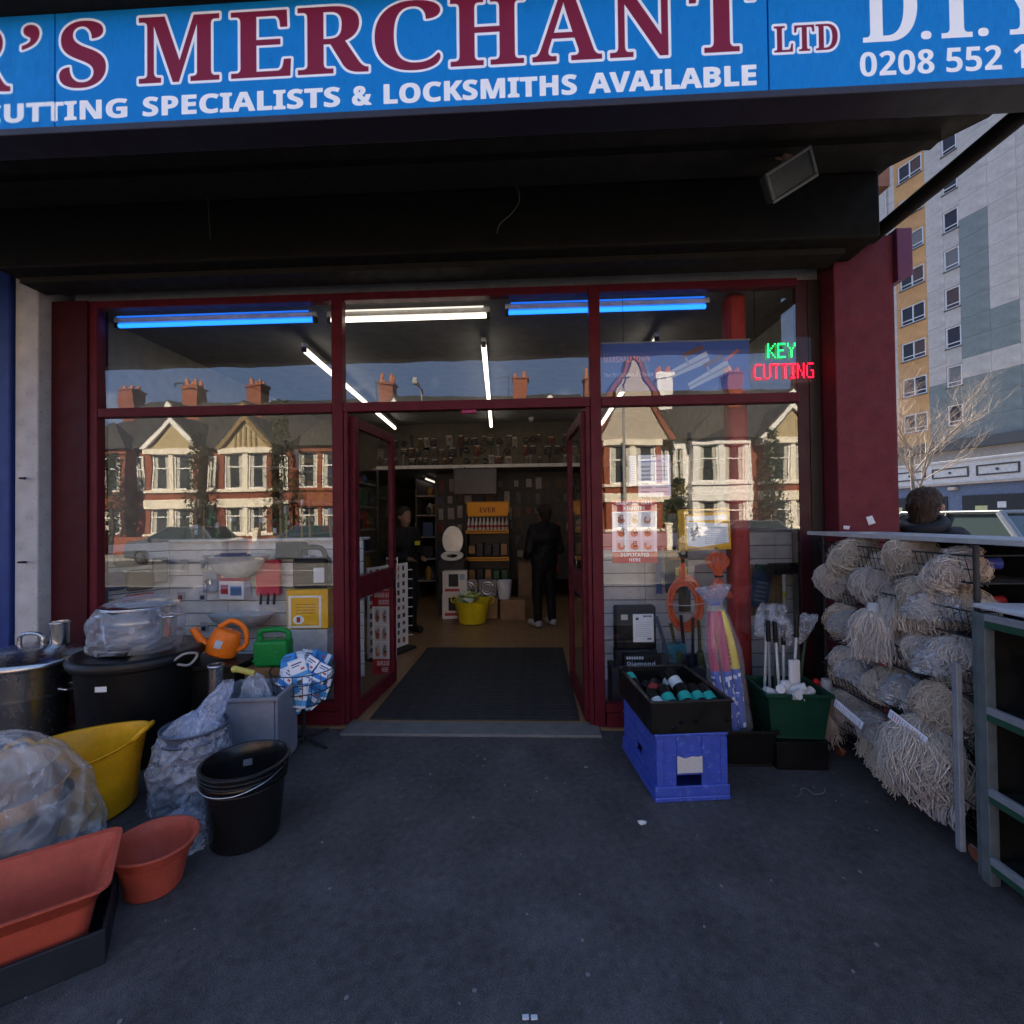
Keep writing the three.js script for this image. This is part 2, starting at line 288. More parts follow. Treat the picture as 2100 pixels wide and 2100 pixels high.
// ---------------------------------------------------------------- the sign
{
  const H0 = 3.487, H1 = 4.03, HH = H1 - H0;
  const SER = 'serif', SAN = 'sans-serif';
  const panelMat = (x0, x1, W, items) => {
    const k = W / (x1 - x0), Hpx = Math.round(HH * k);
    const t = canvasTex(W, Hpx, (g) => {
      g.fillStyle = '#067ac8'; g.fillRect(0, 0, W, Hpx);
      for (let i = 0; i < 2600; i++) { g.fillStyle = rnd() > 0.5 ? 'rgba(255,255,255,0.014)' : 'rgba(0,10,50,0.03)'; const w = rr(2, 30); g.fillRect(rnd() * W, rnd() * Hpx, w * rr(0.1, 0.5), w); }
      for (const [s, a, b, base, top, font, fill, edge, ew] of items) {
        g.save(); g.font = `bold 200px ${font}`; g.textBaseline = 'alphabetic';
        const m = g.measureText(s), mH = g.measureText(s === '’' ? '’' : s.length === 1 ? s : 'H');
        const wpx = m.actualBoundingBoxRight + m.actualBoundingBoxLeft, hpx = mH.actualBoundingBoxAscent + (s.length === 1 ? mH.actualBoundingBoxDescent : 0);
        const sx = (b - a) * k / wpx, sy = (top - base) * k / hpx;
        g.translate((a - x0) * k, (H1 - base) * k); g.scale(sx, sy); g.translate(m.actualBoundingBoxLeft, s.length === 1 ? -mH.actualBoundingBoxDescent : 0);
        if (edge) { g.strokeStyle = edge; g.lineJoin = 'round'; g.lineWidth = ew / sx * k; g.strokeText(s, 0, 0); }
        g.fillStyle = fill; g.fillText(s, 0, 0); g.restore();
      }
    });
    return new THREE.MeshPhysicalMaterial({ map: t, roughness: 0.6, specularIntensity: 0.3, side: THREE.DoubleSide });
  };
  const M = '#7a1f3c', Wt = '#eef2f6', E = '#e8edf5';
  const big = (s, a, b, base = 3.676, top = 3.985) => [s, a + 0.012, b - 0.012, base, top, SER, M, E, 0.026];
  const sub = (s, a, b) => [s, a, b, 3.524, 3.61, SAN, Wt, Wt, 0.006];
  const sign = thing('shop_sign', 'long blue fascia sign with maroon serif letters above the shopfront', 'sign', [0, 0, 0]);
  const panel = (x0, x1, W, items) => {
    const m = part(sign, 'sign_panel', [(() => { const g = rspan(x0 + 0.003, x1 - 0.003, H0, H1, -2.125, -2.06, 0.003), p = g.attributes.position, u = g.attributes.uv; for (let i = 0; i < p.count; i++) u.setXY(i, (p.getX(i) - x0) / (x1 - x0), (p.getY(i) - H0) / HH); return g; })()], panelMat(x0, x1, W, items));
    return m;
  };
  panel(-6.2, -2.195, 1024, [big('R', -2.72, -2.397), big('’', -2.37, -2.257, 3.865, 3.985), sub('CUTTING', -2.55, -1.847)]);
  panel(-2.195, 1.051, 2048, [big('S', -2.187, -1.933, 3.672, 3.99), big('M', -1.801, -1.394), big('E', -1.364, -1.057), big('R', -1.052, -0.70), big('C', -0.697, -0.372, 3.67, 3.99), big('H', -0.353, -0.0), big('A', 0.012, 0.345), big('N', 0.355, 0.672), big('T', 0.7, 1.005),
    sub('CUTTING', -2.55, -1.847), sub('SPECIALISTS', -1.768, -0.847), sub('&', -0.788, -0.703), sub('LOCKSMITHS', -0.643, 0.218), sub('AVAILABLE', 0.275, 0.996)]);
  panel(1.051, 2.78, 1024, [['LTD', 1.075, 1.345, 3.66, 3.775, SER, M, E, 0.02], ['D', 1.449, 1.68, 3.682, 3.99, SER, Wt], ['.', 1.69, 1.735, 3.682, 3.72, SER, Wt], ['I', 1.775, 1.905, 3.682, 3.99, SER, Wt], ['.', 1.925, 1.97, 3.682, 3.72, SER, Wt], ['Y', 1.99, 2.27, 3.682, 3.99, SER, Wt], ['0208 552 1', 1.435, 2.12, 3.535, 3.64, SAN, Wt]]);
}

// ---------------------------------------------------------------- shopfront: frame, panes, doors
const mGlass = new THREE.MeshPhysicalMaterial({ color: C(0.93, 0.95, 0.95), roughness: 0.0, transmission: 1, thickness: 0, ior: 2.05, side: THREE.DoubleSide });
mGlass.name = 'pane_glass';
mGlass.bumpMap = rep(dataTex(128, 128, (u, v) => { const x = 0.5 + 0.3 * tn(u, v, 3, 2) + 0.12 * tn(u, v, 7, 5); return [x, x, x]; }, false), 1); mGlass.bumpScale = 0.001;
const mDoorGlass = mGlass;
const doors = [];
{
  const s = thing('shopfront', 'dark red framed glazed shopfront with double doors standing open', 'shopfront', [0, 0, 0]);
  const z0 = -3.8, z1 = -3.72;
  const post = (x, w, y0, y1) => part(s, 'post', [rspan(x - w / 2, x + w / 2, y0, y1, z0, z1, 0.006)], mRed);
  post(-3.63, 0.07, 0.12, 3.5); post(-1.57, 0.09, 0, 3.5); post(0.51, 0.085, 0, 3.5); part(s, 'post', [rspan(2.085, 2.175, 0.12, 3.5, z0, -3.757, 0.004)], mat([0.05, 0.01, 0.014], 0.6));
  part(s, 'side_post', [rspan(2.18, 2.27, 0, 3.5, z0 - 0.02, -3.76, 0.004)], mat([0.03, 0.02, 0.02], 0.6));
  for (const [a, b] of [[-3.592, -1.617], [-1.523, 0.465], [0.555, 2.083]]) {
    part(s, 'transom', [rspan(a, b, 2.53, 2.605, z0 - 0.002, z1 - 0.002, 0.005)], mRed);
    part(s, 'head_rail', [rspan(a, b, 3.44, 3.5, z0 - 0.002, z1 - 0.002, 0.005)], mRed);
    const pane = part(s, 'pane', [plane(b - a, 0.832, (a + b) / 2, 3.0225, -3.76, 0, 0.016)], mGlass); pane.castShadow = false;
  }
  for (const [a, b] of [[-3.592, -1.617], [0.555, 2.083]]) {
    part(s, 'bottom_rail', [rspan(a, b, 0.122, 0.19, z0 - 0.002, z1 - 0.002, 0.005)], mRed);
    const pane = part(s, 'pane', [plane(b - a, 2.34, (a + b) / 2, 1.36, -3.76)], mGlass); pane.castShadow = false;
  }
  for (const sx of [-1.505, 0.447]) part(s, 'door_jamb', [rspan(sx - 0.016, sx + 0.016, 0.02, 2.528, z0, z1 - 0.01, 0.003)], mRed);
  part(s, 'door_closer', [rspan(-0.56, -0.44, 2.5, 2.53, -3.77, -3.735, 0.004)], mat([0.35, 0.03, 0.12], 0.4));
  const door = (hx, dir, ang) => {                              // a leaf hinged at hx, its own x axis runs from hinge to closing edge
    const d = new THREE.Group(); d.name = 'door'; d.position.set(hx, 0.03, -3.79); d.rotation.y = ang; s.add(d);
    const W = 0.92, Ht = 2.48, st = 0.085, t = 0.045;
    part(d, 'stile', [rspan(0, st, 0, Ht, -t / 2, t / 2)], mRed); part(d, 'stile', [rspan(W - st, W, 0, Ht, -t / 2, t / 2)], mRed);
    part(d, 'rail', [rspan(st, W - st, Ht - 0.09, Ht, -t / 2 + 0.001, t / 2 - 0.001)], mRed);
    part(d, 'rail', [rspan(st, W - st, 0, 0.12, -t / 2 + 0.001, t / 2 - 0.001)], mRed);
    part(d, 'push_rail', [rspan(st, W - st, 0.96, 1.15, -t / 2 + 0.001, t / 2 - 0.001)], mRed);
    for (const [a, b] of [[0.12, 0.96], [1.15, Ht - 0.09]]) { const p = part(d, 'pane', [plane(W - 2 * st, b - a, W / 2, (a + b) / 2, 0)], mDoorGlass); p.castShadow = false; }
    part(d, 'handle', [rod([W - 0.045, 1.02, t / 2 + 0.03], [W - 0.045, 1.25, t / 2 + 0.03], 0.009), rod([W - 0.045, 1.04, t / 2], [W - 0.045, 1.04, t / 2 + 0.03], 0.008), rod([W - 0.045, 1.23, t / 2], [W - 0.045, 1.23, t / 2 + 0.03], 0.008)], mat([0.5, 0.5, 0.5], 0.35, { metal: 1 }));
    return d;
  };
  doors.push(door(-1.475, 1, 86 * D2R), door(0.42, -1, 93 * D2R));
}

// ---------------------------------------------------------------- lamps
const tubeOf = (name, label, len, colour, e, li, pos, ry, group, lit = true, twin = len < 2 && len !== 1.4 || pos[2] > -4) => {          // a batten with a glowing tube, along its own x
  const t = thing(name, label, 'light', pos, ry, group);
  part(t, 'batten', [rbox(len, 0.045, 0.05, 0, 0.045, 0, 0.006)], mat([0.7, 0.7, 0.68], 0.5));
  part(t, 'tube', [turn(cyl(len > 3 ? 0.026 : 0.018, len > 3 ? 0.026 : 0.018, len - 0.06, 0, 0, 0, 12), 0, 0, Math.PI / 2)], glow(colour, e));
  for (const s of [-1, 1]) part(t, 'end_cap', [rbox(0.03, 0.05, 0.045, s * (len / 2 - 0.014), 0.003, 0, 0.004)], mat([0.08, 0.08, 0.08], 0.5));
  if (twin) part(t, 'upper_tube', [turn(cyl(0.007, 0.007, len - 0.1, 0, 0, 0, 8), 0, 0, Math.PI / 2).translate(0, 0.06, 0.045)], glow(colour, e * 0.35));
  if (lit) { const l = new THREE.RectAreaLight(colour, li, len - 0.1, 0.03); l.position.set(0, -0.029, 0); l.rotation.set(-Math.PI / 2, 0, 0); t.add(l); }
  return t;
};
const COOL = 0xfff2e0, BLUE = 0x1d74ff;
tubeOf('blue_tube_light', 'blue glowing tube light above the left window display', 1.8, BLUE, 0.55, 0.7, [-2.74, 3.385, -3.95], 0, 'blue window tube lights');
tubeOf('blue_tube_light', 'blue glowing tube light running over the right window and door', 1.7, BLUE, 0.55, 0.6, [0.64, 3.395, -3.95], 0, 'blue window tube lights');
tubeOf('white_tube_light', 'white glowing tube light just inside above the open doorway', 1.4, COOL, 0.7, 0.7, [-1.04, 3.375, -3.95], 0);
for (const [x, label] of [[-2.4, 'ceiling tube light running back over the left window display'], [-0.6, 'ceiling tube light running back over the middle of the shop'], [1.25, 'ceiling tube light running back over the right window display']]) tubeOf('ceiling_tube_light', 'long white ' + label, 4.1, COOL, 0.6, 0.34, [x, 3.36, -6.6], Math.PI / 2 + (x < 1 ? 0.07 : -0.015), 'ceiling tube lights');
for (const [x, z] of [[-2.3, -10.6], [-0.4, -12.6], [1.2, -11.4], [-1.4, -14.2]]) tubeOf('rear_tube_light', 'short white tube light under the low ceiling at the back of the shop', 1.4, COOL, 0.18, 0.03, [x, 2.53, z], z === -12.6 ? 0 : Math.PI / 2, 'rear tube lights');

{ // flood lamp under the soffit
  const t = thing('flood_lamp', 'grey floodlight with wire glass face on bracket under the dark soffit', 'floodlight', [1.66, 3.88, -3.05], 0.25);
  const h = new THREE.Group(); h.name = 'housing'; h.rotation.set(0.45, -0.15, 0.62); h.position.set(-0.08, -0.14, 0.1); t.add(h);
  part(h, 'case', [rbox(0.28, 0.17, 0.09, 0, 0, -0.03, 0.02)], mat([0.12, 0.12, 0.11], 0.5));
  part(h, 'bezel', [rbox(0.29, 0.02, 0.02, 0, 0.08, 0.022, 0.006), rbox(0.29, 0.02, 0.02, 0, -0.08, 0.022, 0.006), rbox(0.02, 0.14, 0.02, 0.135, 0, 0.022, 0.006), rbox(0.02, 0.14, 0.02, -0.135, 0, 0.022, 0.006)], mat([0.3, 0.29, 0.27], 0.5));
  part(h, 'reflector', [rbox(0.25, 0.14, 0.01, 0, 0, 0.017, 0.004)], mat([0.16, 0.16, 0.15], 0.3));
  part(t, 'bracket', [rspan(-0.03, 0.03, -0.12, 0.1, -0.012, 0.012, 0.004), rspan(-0.05, 0.05, 0.08, 0.1, -0.05, 0.05, 0.004)], mat([0.45, 0.3, 0.22], 0.6));
}
single('dangling_wire', 'thin pale loose wire hanging in loop below the soffit', 'wire', tube([[0, 0, 0], [0.03, -0.05, 0.01], [0.035, -0.14, 0.02], [-0.02, -0.22, 0.02], [-0.1, -0.29, 0.02], [-0.12, -0.35, 0.02]], 0.003, 24, 5), mat([0.22, 0.2, 0.17], 0.7), [-0.1, 3.955, -3.2], 0, 'loose wires');
single('dangling_wire', 'short straight loose wire end hanging at the left of the soffit', 'wire', tube([[0, 0, 0], [0.005, -0.1, 0], [0.02, -0.2, 0.01], [0.03, -0.3, 0.02]], 0.003, 12, 5), mat([0.16, 0.14, 0.12], 0.7), [-2.3, 3.97, -3.24], 0, 'loose wires');

// ---------------------------------------------------------------- tower block, garage, tree, car
{
  const t = thing('tower_block', 'tall pale clad tower block with orange window bays and grey panels', 'building', [27.35, 0, -37.17], -73.3 * D2R);
  const pale = [mat([0.45, 0.41, 0.38], 0.75, { scale: 0.3 }), mat([0.43, 0.395, 0.365], 0.75, { scale: 0.3 }), mat([0.465, 0.425, 0.395], 0.75, { scale: 0.3 })];
  const grey = [mat([0.175, 0.2, 0.195], 0.75, { scale: 0.3 }), mat([0.185, 0.21, 0.205], 0.75, { scale: 0.3 })], orange = [mat([0.54, 0.29, 0.115], 0.75, { scale: 0.3 }), mat([0.5, 0.27, 0.11], 0.75, { scale: 0.3 })];
  const win = mat([0.62, 0.62, 0.64], 0.5), paneM = mat([0.035, 0.037, 0.05], 0.4, { rv: false, specularIntensity: 0.25 }), dark = mat([0.1, 0.1, 0.1], 0.8), paneB = mat([0.09, 0.06, 0.06], 0.5, { specularIntensity: 0.25 }), paneC = mat([0.16, 0.16, 0.17], 0.5, { specularIntensity: 0.25 });
  const floor0 = 8.3, FH = 2.66, N = 10;
  part(t, 'core', [span(-3, 26, 0, 36, -14, -0.141), span(-3.2, 26, 36, 36.6, -14.2, 0.15)], mat([0.6, 0.58, 0.58], 0.85));
  // cladding: columns of panels (local x ranges) course by course
  const cols = [[-3, -1.1, 0], [-1.1, 0.86, 0], [2.92, 4.0, 0], [4.92, 6.5, 0], [6.5, 7.95, 0], [7.95, 11, 0], [11, 14.5, 0], [14.5, 18, 0], [18, 22, 0], [22, 26, 0]];
  const zone = (x, y) => (y < 10.8 && x > 2.95) || (x > 4.6 && x < 6.6 && y > 12.3 && y < 21.8) || (x > 4.6 && x < 7.95 && y > 12.3 && y < 14.4);
  const clad = (a, b, y0, y1, m) => part(t, 'cladding_panel', [span(a + 0.005, b - 0.005, y0 + 0.008, y1 - 0.008, -0.14, 0)], m);
  const courses = []; for (let k = 0; k < 22; k++) courses.push([6.6 + k * FH / 2 - (k ? 0 : 0), 6.6 + (k + 1) * FH / 2]);
  for (const [y0, y1] of courses) {
    for (const [a, b] of cols) clad(a, b, y0, y1, zone((a + b) / 2, (y0 + y1) / 2) ? pick(grey) : pick(pale));
  }
  for (let f = 0; f < N; f++) {
    const yc = floor0 + f * FH, big = [yc - 0.72, yc + 0.62], sm = [yc - 0.75, yc + 0.55];
    clad(0.86, 2.92, big[1], yc + FH - 0.72, orange[f % 2]);
    if (!f) clad(0.86, 2.92, 6.6, big[0], orange[1]);
    clad(0.86, 1.12, big[0], big[1], orange[f % 2]); clad(2.78, 2.92, big[0], big[1], orange[f % 2]);
    clad(4.0, 4.92, sm[1] + 0.15, yc + FH - 0.75, zone(4.46, yc + 1.3) ? grey[f % 2] : pale[f % 3]);
    if (!f) clad(4.0, 4.92, 6.6, sm[0], grey[0]);
    const window_ = (x0, x1, y0, y1, n) => {
      const w = part(t, 'window', [span(x0, x1, y0, y0 + 0.09, -0.12, -0.02), span(x0, x1, y1 - 0.07, y1, -0.12, -0.02), ...Array.from({ length: n + 1 }, (_, i) => { const x = x0 + (x1 - x0) * i / n, c = clamp(x, x0 + 0.035, x1 - 0.035); return span(c - 0.035, c + 0.035, y0 + 0.09, y1 - 0.07, -0.12, -0.022); })], win);
      for (let i = 0; i < n; i++) part(w, 'pane', [span(x0 + (x1 - x0) * i / n + 0.04, x0 + (x1 - x0) * (i + 1) / n - 0.04, y0 + 0.1, y1 - 0.08, -0.1, -0.09)], pick([paneM, paneM, paneM, paneB, paneC]));
      part(w, 'sill', [span(x0 - 0.05, x1 + 0.05, y0 - 0.06, y0 - 0.002, -0.05, 0.09)], dark);
      part(w, 'sash_bar', [span(x0 + 0.04, x1 - 0.04, y0 + 0.3, y0 + 0.36, -0.089, -0.05)], win);
    };
    window_(1.14, 2.76, big[0], big[1], 2); window_(4.02, 4.9, sm[0], sm[1] + 0.12, 1);
  }
  part(t, 'podium', [span(-3, 26, 5.9, 6.58, -3, 0.4)], dark);
  part(t, 'podium_wall', [span(-3, 26, 0, 5.9, -0.055, -0.01)], mat([0.34, 0.3, 0.27], 0.85, { map: grime }));
  part(t, 'downpipe', [rod([0.3, 6.6, 0.08], [0.3, 35, 0.08], 0.06)], mat([0.5, 0.48, 0.5], 0.6));
}
{
  const g = thing('garage_building', 'low blue garage with white fascia of outlined panels below the tower', 'building', [17.6, 0, -26], -78.7 * D2R);
  part(g, 'wall', [span(0, 18, 0, 2.9, -6, 0)], mat([0.14, 0.18, 0.28], 0.8, { map: grime }));
  part(g, 'fascia', [span(-0.1, 18.1, 2.98, 3.86, -6, 0.12)], mat([0.66, 0.65, 0.64], 0.7, { map: grime }));
  part(g, 'fascia_ledge', [rspan(-0.15, 18.15, 2.88, 2.98, -6.0, 0.2)], mat([0.5, 0.42, 0.36], 0.7));
  part(g, 'roof_edge', [rspan(-0.2, 18.2, 3.86, 3.96, -6, 0.2)], mat([0.62, 0.62, 0.62], 0.7));
  const frameM = mat([0.08, 0.07, 0.07], 0.6), doorM = mat([0.03, 0.032, 0.035], 0.6);
  for (let i = 0; i < 10; i++) { const a = 0.3 + i * 1.78, b = a + 1.5; const p = part(g, 'fascia_panel', [span(a, b, 3.2, 3.26, 0.12, 0.15), span(a, b, 3.58, 3.64, 0.12, 0.15), span(a, a + 0.06, 3.26, 3.58, 0.12, 0.15), span(b - 0.06, b, 3.26, 3.58, 0.12, 0.15)], frameM); part(p, 'boss', [cyl(0.05, 0.05, 0.05, 0, 0, 0, 10).rotateX(Math.PI / 2).translate((a + b) / 2, 3.42, 0.14)], frameM); }
  for (const [a, b] of [[1.4, 4.4], [5.0, 8.0], [8.6, 11.6], [12.3, 15.3]]) { const d = part(g, 'roller_door', [span(a, b, 0, 2.4, 0.0, 0.04)], doorM); part(d, 'door_sheet', [rspan(a + 0.5, a + 0.95, 1.6, 1.95, 0.04, 0.05, 0.003)], mat([0.6, 0.6, 0.3], 0.7)); part(d, 'notice', [rspan(a + 1.3, a + 1.6, 1.85, 2.1, 0.04, 0.05, 0.003)], mat([0.7, 0.7, 0.72], 0.7)); }
  part(g, 'wall_lamp', [rbox(0.3, 0.14, 0.2, 4.7, 2.72, 0.12, 0.03)], mat([0.6, 0.5, 0.42], 0.6));
}
{
  const t = thing('bare_tree', 'leafless pale twigged tree on the far side pavement', 'tree', [15.7, 0, -20]);
  const trunk = [], limb = [], twig = [];
  const seg = (list, a, b, r0, r1, s) => { const d = b.clone().sub(a), L = d.length(); const g = new THREE.CylinderGeometry(r1, r0, L, s, 1, true); g.applyQuaternion(new THREE.Quaternion().setFromUnitVectors(V(0, 1, 0), d.normalize())); list.push(norm(g.translate((a.x + b.x) / 2, (a.y + b.y) / 2, (a.z + b.z) / 2))); };
  const grow = (p, dir, len, r, lvl) => {
    let a = p.clone(), d = dir.clone(), rad = r;
    const n = lvl ? 3 : 4;
    for (let i = 0; i < n; i++) {
      d.add(V(rr(-1, 1), rr(-0.2, 0.5), rr(-1, 1)).multiplyScalar(lvl ? 0.16 : 0.05)).normalize();
      const b = a.clone().addScaledVector(d, len / n); seg(lvl === 0 ? trunk : lvl < 3 ? limb : twig, a, b, rad, rad * 0.84, lvl < 2 ? 9 : lvl < 4 ? 5 : 3); a = b; rad *= 0.84;
      if (lvl < 5 && (lvl > 0 ? true : i >= 1)) for (let k = 0; k < (lvl === 0 ? 3 : 2); k++) {
        const o = V(rr(-1, 1), rr(0.05, 0.75), rr(-1, 1)).normalize(), nd = d.clone().multiplyScalar(0.55).add(o).normalize();
        if (rnd() > (lvl > 3 ? 0.45 : 0.12)) grow(a, nd, len * rr(0.5, 0.68), rad * 0.58, lvl + 1);
      }
    }
  };
  grow(V(0, 0, 0), V(-0.02, 1, 0.02), 4.2, 0.1, 0); t.scale.set(1.0, 1.02, 1.0);
  part(t, 'trunk', trunk, mat([0.2, 0.17, 0.14], 0.9, { bump: 0.004, map: grime }));
  const cr = part(t, 'crown', limb, mat([0.3, 0.24, 0.19], 0.9, { map: grime })); part(cr, 'twigs', twig, mat([0.34, 0.26, 0.2], 0.9));
}
let carProto;
{
  const t = thing('parked_car', 'dark grey tall hatchback car parked on the side street beyond the rack', 'car', [8.2, -0.12, -9.4], 0.06); t.scale.setScalar(1.2); carProto = t;
  const W = 1.72, body = [[-2.05, 0.3], [-2.1, 0.62], [-1.95, 0.86], [-1.1, 0.98], [1.75, 0.98], [2.05, 0.9], [2.1, 0.5], [2.0, 0.28], [1.65, 0.25], [-1.6, 0.25]];
  const lay = (g) => g.rotateY(-Math.PI / 2).translate(0, 0, 0);     // profile x -> +z
  const paint = mat([0.09, 0.1, 0.12], 0.25, { clearcoat: 1, clearcoatRoughness: 0.05 }), gl = mat([0.03, 0.045, 0.05], 0.03, { rv: false }), blk = mat([0.02, 0.02, 0.02], 0.7), chrome = mat([0.6, 0.6, 0.62], 0.2, { metal: 1 });
  part(t, 'body', [lay(prism(body, W - 0.1, 0.05)).translate(W / 2 - 0.05, 0, 0)], paint);
  const cab = (w0, w1, y0, y1, f0, f1, r0, r1) => { const g = new THREE.BufferGeometry(), P = [[-w0, y0, f0], [w0, y0, f0], [w0, y0, r0], [-w0, y0, r0], [-w1, y1, f1], [w1, y1, f1], [w1, y1, r1], [-w1, y1, r1]]; g.setAttribute('position', new THREE.Float32BufferAttribute(P.flat(), 3)); g.setIndex([0, 1, 5, 0, 5, 4, 1, 2, 6, 1, 6, 5, 2, 3, 7, 2, 7, 6, 3, 0, 4, 3, 4, 7, 4, 5, 6, 4, 6, 7, 0, 3, 2, 0, 2, 1]); return norm(g.toNonIndexed()); };
  const c = part(t, 'cabin_glass', [(() => { const g = cab(0.78, 0.6, 0.97, 1.47, -1.15, -0.35, 1.7, 1.2); g.computeVertexNormals(); return g; })()], gl);
  part(t, 'roof', [rbox(1.26, 0.06, 1.65, 0, 1.48, 0.42, 0.028, 3)], paint);
  for (const s of [-1, 1]) {
    part(c, 'pillar', [rod([s * 0.785, 0.98, -1.14], [s * 0.61, 1.47, -0.36], 0.035, 8)], paint); part(c, 'pillar', [rod([s * 0.785, 0.98, 0.45], [s * 0.61, 1.47, 0.45], 0.03, 8)], blk); part(c, 'pillar', [rod([s * 0.785, 0.98, 1.68], [s * 0.61, 1.47, 1.2], 0.05, 8)], paint);
    part(t, 'headlight', [sphere(0.14, s * 0.66, 0.72, -2.03, 1.2, 0.6, 0.5, 14)], mat([0.6, 0.62, 0.65], 0.1)); part(t, 'tail_light', [rbox(0.2, 0.22, 0.08, s * 0.7, 0.82, 2.06, 0.03, 2)], mat([0.4, 0.02, 0.02], 0.2));
    part(t, 'wing_mirror', [sphere(0.1, s * 0.95, 1.02, -0.85, 0.8, 0.7, 0.6, 12)], paint);
    for (const z of [-1.3, 1.3]) { const w = part(t, 'wheel', [torus(0.22, 0.09, 0, 0, 0, 0, 24, 10).rotateY(Math.PI / 2).translate(s * 0.78, 0.31, z)], blk); part(w, 'rim', [turn(cyl(0.2, 0.2, 0.1, 0, 0, 0, 20), 0, 0, Math.PI / 2).translate(s * 0.79, 0.31, z)], chrome); }
  }
  part(t, 'number_plate', [rbox(0.52, 0.11, 0.02, 0, 0.45, -2.13, 0.004)], mat([0.7, 0.7, 0.68], 0.4));
}

